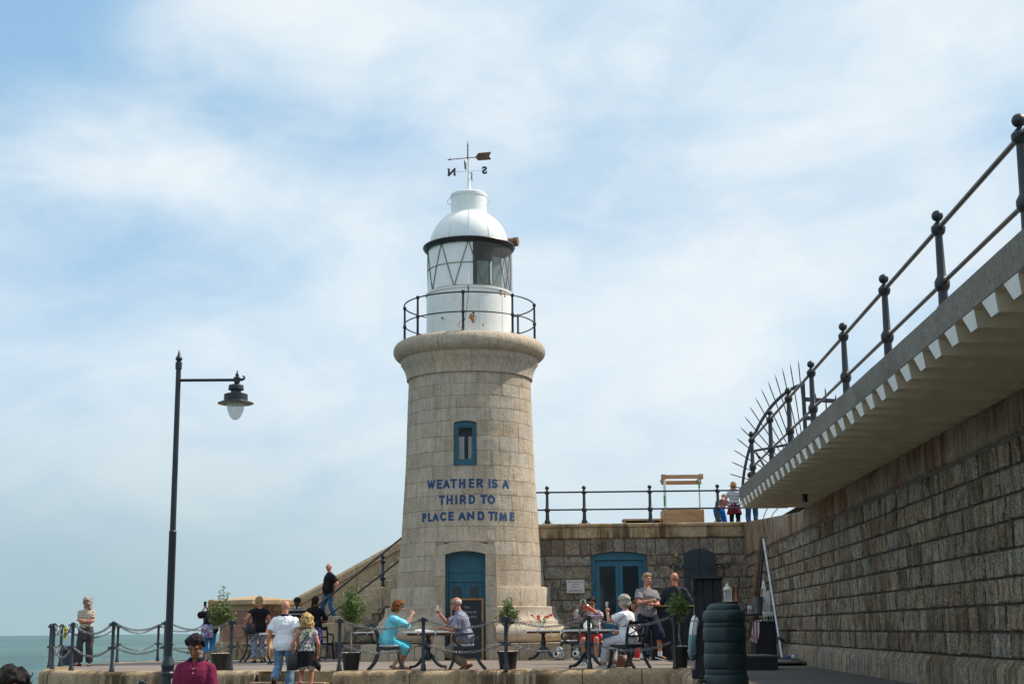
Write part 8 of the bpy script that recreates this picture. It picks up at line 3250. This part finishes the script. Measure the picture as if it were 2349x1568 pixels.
# 12 woman in white
sit('white', 'woman with short grey curls in white T-shirt and pale trousers seated with her back turned', 'white', 1.68, 'red', rz=-122, pose=
    dict(lean=6, head=(10, 0, 0), handL=(0.10, -0.40, 1.08), elbowL=(0.8, 0.3, -0.9), handR=(-0.14, -0.30, 0.72), elbowR=(-0.8, 0.4, -0.5), hdirL=(0.1, -0.2, 1), curlL=75,
         footL=(0.10, -0.50, 0.085), footR=(-0.10, -0.42, 0.085)),
    look=dict(top=C['white'], sleeve=0.7, hem=-0.13, loose=0.028, bottom=C['lilac_white'], bottom_len=0.95, bloose=0.022, style='curly', hair='grey', shoe=C['trainer'], sole=C['white'], girth=1.12, drop=-0.02))
hp_ = J('white', 'handL')
wine_glass(hp_ + Vector((0, 0, -0.06)), 'champagne glass raised by the grey-haired woman in white')
# 13 man mostly hidden behind her
sit('behind', 'dark-haired man in dark trousers seated behind the grey-haired woman in white', 'behind', 1.78, 'tan',
    dict(lean=6, head=(14, 0, 0), handL=(0.20, -0.34, 0.74), handR=(-0.16, -0.36, 0.74), footL=(0.12, -0.45, 0.085), footR=(-0.12, -0.62, 0.085)),
    dict(top=C['grey_tee'], sleeve=0.6, hem=-0.10, bottom=C['navy'], style='short', hair='brown', shoe=C['black'], girth=1.0))
# 14 man in the grey T-shirt leaning on the counter
l_ = fpos(1487, 1514)
person('greytee', 'fair-haired man in grey T-shirt and long navy shorts leaning at the bar counter', l_, 26, stand_h(1500, 1313.5, l_), 'red',
       dict(head=(4, 2, 0), lean=-3, side=4, handL=(-0.02, -0.27, 1.12), handR=(-0.04, -0.25, 1.19), elbowL=(1, 0.3, -0.6), elbowR=(-1, 0.3, -0.6), hdirL=(-0.7, -0.6, -0.2), hdirR=(0.9, -0.3, 0.0), curlL=50, curlR=50,
            footR=(-0.13, 0.02, 0.085), footL=(0.16, -0.20, 0.12), tipL=14, toeL=45, toeR=-25),
       dict(top=C['grey_tee'], sleeve=0.68, hem=-0.07, loose=0.024, bottom=C['navy'], bottom_len=0.64, bloose=0.03, flare=1.5, style='short', hair='sandy', quiff=0.01, head_shades=True, shoe=C['black'], sole=C['white'], sock=C['white'], girth=1.12, shoulders=1.06))
# 15 bald man in the dark hooded top
l_ = fpos(1553, 1512)
person('hoodie', 'bald man in charcoal hooded top and jeans standing at the counter with his back turned', l_, 158, stand_h(1562, 1311, l_), 'red',
       dict(head=(0, 2, 0), handL=(0.29, -0.02, 0.86), handR=(-0.24, -0.25, 1.06)),
       dict(top=C['grey_top'], topname='hooded_top', sleeve=1.55, hem=-0.10, loose=0.024, crumple=0.012, bottom=C['jeans_dark'], style='none', shoe=C['black'], collar=mat_cloth('raspberry collar', (0.35, 0.02, 0.07, 1)), girth=1.1, brow='sandy', shoulders=1.08))
mb = MB()
mb.ball((0, 0.10, 1.39), (0.11, 0.05, 0.085), 14, 10)
kk_ = PERSONS['hoodie'][2]
mb.v = [tuple(Vector(v) * kk_) for v in mb.v]
remeshed(mb, 'hood', C['grey_top'], 0.012, 2, PERSONS['hoodie'][0], jitter=0.01, jf=14)
# 16 man in maroon in front of the terrace
l_ = Vector((at(449, 1500, 16.4).x, 16.4, -1.0))
H16 = stand_h(447, 1461, l_)
person('maroon', 'black-haired man in maroon polo shirt looking down at a paper in front of the terrace', l_, 3, H16 * 1.03, 'brown',
       dict(head=(-4, 26, 0), handL=(0.12, -0.27, 1.14), handR=(-0.10, -0.28, 1.13), elbowL=(0.35, 0.6, -0.6), elbowR=(-0.35, 0.6, -0.6), hdirL=(-0.7, -0.7, 0.1), hdirR=(0.7, -0.7, 0.1), palmL=(0, 0, -1), palmR=(0, 0, -1), curlL=35, curlR=35),
       dict(top=C['maroon'], sleeve=0.82, hem=-0.12, loose=0.02, bottom=C['navy'], style='thick', hair='black', hairline=0.46, quiff=0.014, closed=True, wisps=40, wind=0, hvox=0.0062, collar=C['trim'], shoe=C['black'], voxel=0.0072, girth=0.98, shoulders=0.92, crumple=0.005))
o16, S16, k16, _ = PERSONS['maroon']
mb = MB()
for nm in 'LR':
    a, b = S16['sh' + nm], S16['el' + nm]
    e = a.lerp(b, 0.82)
    d_ = (b - a).normalized()
    mb.tube([e - d_ * 0.014, e + d_ * 0.004], 0.0785 * k16, 22, mi=0)
    mb.tube([e - d_ * 0.006, e - d_ * 0.001], 0.0795 * k16, 22, mi=1)
mb.build('sleeve_trim', [C['trim'], C['white']], o16)
mb = MB()
nb_ = Vector((0, -0.115, 1.36)) * k16
mb.bar(nb_ + Vector((0, -0.01, 0.05)), nb_ + Vector((0, -0.032, -0.09)), 0.028, 0.012, up=(0, -1, 0))
mb.build('placket', C['maroon'], o16)
mb = MB()
for i in range(2):
    mb.ball(nb_ + Vector((0, -0.026 - 0.008 * i, 0.0 - 0.05 * i)), 0.006, 8, 6)
mb.build('shirt_button', M['paper'], o16)
hp_ = (J('maroon', 'handL') + J('maroon', 'handR')) / 2
mb = MB()
mb.add([(-0.10, -0.07, 0.0), (0.0, -0.075, 0.012), (0.10, -0.07, 0.0), (0.10, 0.07, 0.03), (0.0, 0.075, 0.045), (-0.10, 0.07, 0.03)], [(0, 1, 4, 5), (1, 2, 3, 4)])
pp = mb.build('leaflet', M['paper'], loc=hp_ + Vector((0, -0.02, 0.0)), smooth=None)
pp.modifiers.new('thickness', 'SOLIDIFY').thickness = 0.002
tag(pp, 'folded white leaflet held by the man in the maroon polo shirt', 'leaflet')
# 17 head at the lower left edge
l_ = Vector((at(26, 1540, 7.0).x, 7.0, -1.0))
person('corner', 'thick dark-haired person at the lower left corner, only the hair and forehead in view', l_, 24, stand_h(30, 1526, l_), 'tan',
       dict(head=(0, 12, 0)),
       dict(top=C['navy'], bottom=C['jeans_dark'], style='thick', hair='black', shoe=C['black'], hairline=0.5, hvox=0.006, wisps=30, wind=0, voxel=0.009))
# 18-20 people on the roof promenade
l_ = Vector((at(1684, 1150, 41.3).x, 41.3, PZ))
person('girl', 'girl in striped top with a red plaid shirt round her waist on the roof', l_, 168, stand_h(1685, 1103, l_), 'fair',
       dict(head=(0, 12, 0), lean=3, handL=(0.22, -0.22, 0.98), handR=(-0.2, -0.2, 1.0)),
       dict(top=C['sail'], sleeve=0.5, hem=-0.02, bottom=C['navy'], skirt=C['plaid'], skirtname='tied_shirt', skirt_len=0.36, style='long', hair='sandy', shoe=C['black'], girth=0.98, drop=-0.06))
l_ = Vector((at(1651, 1150, 42.0).x, 42.0, PZ))
person('bending', 'person in brown top and bright blue trousers bending forward on the roof', l_, 150, 1.5, 'fair',
       dict(pelvis=(0, 0.10, 0.88), lean=48, head=(0, 10, 0), handL=(0.18, -0.6, 0.9), handR=(-0.18, -0.6, 0.9)),
       dict(top=C['rust_top'], sleeve=0.6, hem=-0.07, bottom=C['royal'], bloose=0.025, style='short', hair='sandy', shoe=C['black'], girth=1.05))
l_ = Vector((at(1727, 1213, 40.6).x, 40.6, PZ))
person('jeans', 'person in dark jeans on the roof, cut off by the walkway slab', l_, 175, 1.72, 'fair', dict(),
       dict(top=C['navy'], sleeve=0.6, bottom=C['jeans_dark'], style='short', hair='brown', shoe=C['black']))

# schnauzer on the man's lap
dl = J('camera', 'knR').lerp(J('camera', 'hipR'), 0.45)
dog = MB()
D0_ = Vector((0, 0, 0.085))
cap_(dog, (0.10, 0.06, 0.10), (-0.02, 0.0, 0.24), 0.105, 0.10)
cap_(dog, (-0.02, 0, 0.24), (-0.10, -0.03, 0.36), 0.085, 0.065)
dog.ball((-0.13, -0.04, 0.43), (0.075, 0.07, 0.07), 14, 10)
cap_(dog, (-0.16, -0.06, 0.42), (-0.235, -0.08, 0.39), 0.045, 0.036)
dog.ball((-0.235, -0.08, 0.355), (0.03, 0.035, 0.045), 10, 8)
for s in (-1, 1):
    cap_(dog, (-0.05, s * 0.06, 0.22), (-0.08, s * 0.06, 0.06), 0.035, 0.026)
    cap_(dog, (0.10, s * 0.08, 0.08), (-0.02, s * 0.09, 0.03), 0.05, 0.03)
    cap_(dog, (-0.11, -0.04 + s * 0.055, 0.47), (-0.15, -0.05 + s * 0.075, 0.505), 0.022, 0.012)
    cap_(dog, (-0.15, -0.05 + s * 0.075, 0.505), (-0.175, -0.055 + s * 0.08, 0.475), 0.014, 0.008)
cap_(dog, (0.19, 0.08, 0.10), (0.25, 0.1, 0.14), 0.02, 0.012)
dm2, t, p = base_mat('salt and pepper dog coat')
tc = t.new('ShaderNodeTexCoord').outputs['Object']
sx_ = t.new('ShaderNodeSeparateXYZ')
t.l.new(tc, sx_.inputs[0])
c = t.mix(t.ramp(t.noise(tc, 40, 4, 0.7), 0.35, 0.65), (0.02, 0.02, 0.022, 1), (0.17, 0.16, 0.155, 1))
c = t.mix(t.math('MULTIPLY', t.ramp(sx_.outputs[0], -0.19, -0.215), 0.9), c, (0.5, 0.47, 0.42, 1))
t.set(p.inputs['Base Color'], c)
p.inputs['Roughness'].default_value = 0.8
dg_o = remeshed(dog, 'dog', dm2, 0.009, 1, None, jitter=0.012, jf=45)
q = at(1352, 1456, 29.15)
dg_o.location = (q.x, 29.15, q.z)
dg_o.rotation_euler = (0, 0, rad(8))
dg_o.scale = (1.15, 1.15, 1.15)
tag(dg_o, 'grey bearded terrier with red collar sitting on the lap of the man with the camera', 'dog')
mb = MB()
mb.ball((-0.262, -0.088, 0.395), 0.014, 8, 6)
for s in (-1, 1):
    mb.ball((-0.185, -0.05 + s * 0.038, 0.455), 0.010, 8, 6)
mb.build('nose_and_eyes', M['black'], dg_o)
mb = MB()
cd = Vector((-0.8, -0.3, 1.2)).normalized()
cx_ = cd.cross(Vector((0, 0, 1))).normalized()
cy_ = cd.cross(cx_)
mb.tube([Vector((-0.07, -0.02, 0.325)) + cx_ * 0.082 * math.cos(a) + cy_ * 0.082 * math.sin(a) for a in [2 * math.pi * i / 18 for i in range(18)]], 0.012, 6, closed=True)
mb.build('collar', M['red'], dg_o)

# bag on the ground and extinguisher
q = fpos(1428, 1529)
bag = thing('leather_bag', 'tan leather handbag slumped on the ground under the woman in white', 'bag', (q.x, q.y + 0.12, 0))
mb = MB()
rings = []
for z, w, t_ in ((0.0, 0.17, 0.07), (0.05, 0.19, 0.08), (0.14, 0.17, 0.07), (0.21, 0.12, 0.04), (0.225, 0.09, 0.015)):
    rings.append([(w * math.cos(a) + 0.02 * math.sin(z * 20), t_ * math.sin(a), z + 0.02 * math.sin(3 * a) * (z > 0.1)) for a in [2 * math.pi * i / 20 for i in range(20)]])
mb.loft(rings)
mb.build('bag_body', M['leather'], bag)
mb = MB()
mb.tube([(0.1 * math.cos(a), 0.02, 0.2 + 0.1 * math.sin(a)) for a in [math.pi * i / 10 for i in range(11)]], 0.008, 6)
mb.build('strap', M['leather'], bag)
q = fpos(1462, 1508)
ext = thing('fire_extinguisher', 'small red fire extinguisher by the foot of the bar counter', 'extinguisher', (q.x, q.y + 0.1, 0))
mb = MB()
mb.lathe([(0.06, 0.0), (0.068, 0.02), (0.068, 0.30), (0.05, 0.35), (0.02, 0.37)], 16)
mb.build('cylinder_body', M['red'], ext)
mb = MB()
mb.box((0, 0, 0.40), (0.04, 0.03, 0.06))
mb.box((0.03, 0, 0.43), (0.10, 0.02, 0.014))
mb.tube([(-0.02, 0, 0.39), (-0.08, 0, 0.36), (-0.085, 0, 0.2)], 0.01, 6)
mb.build('valve', M['black'], ext)
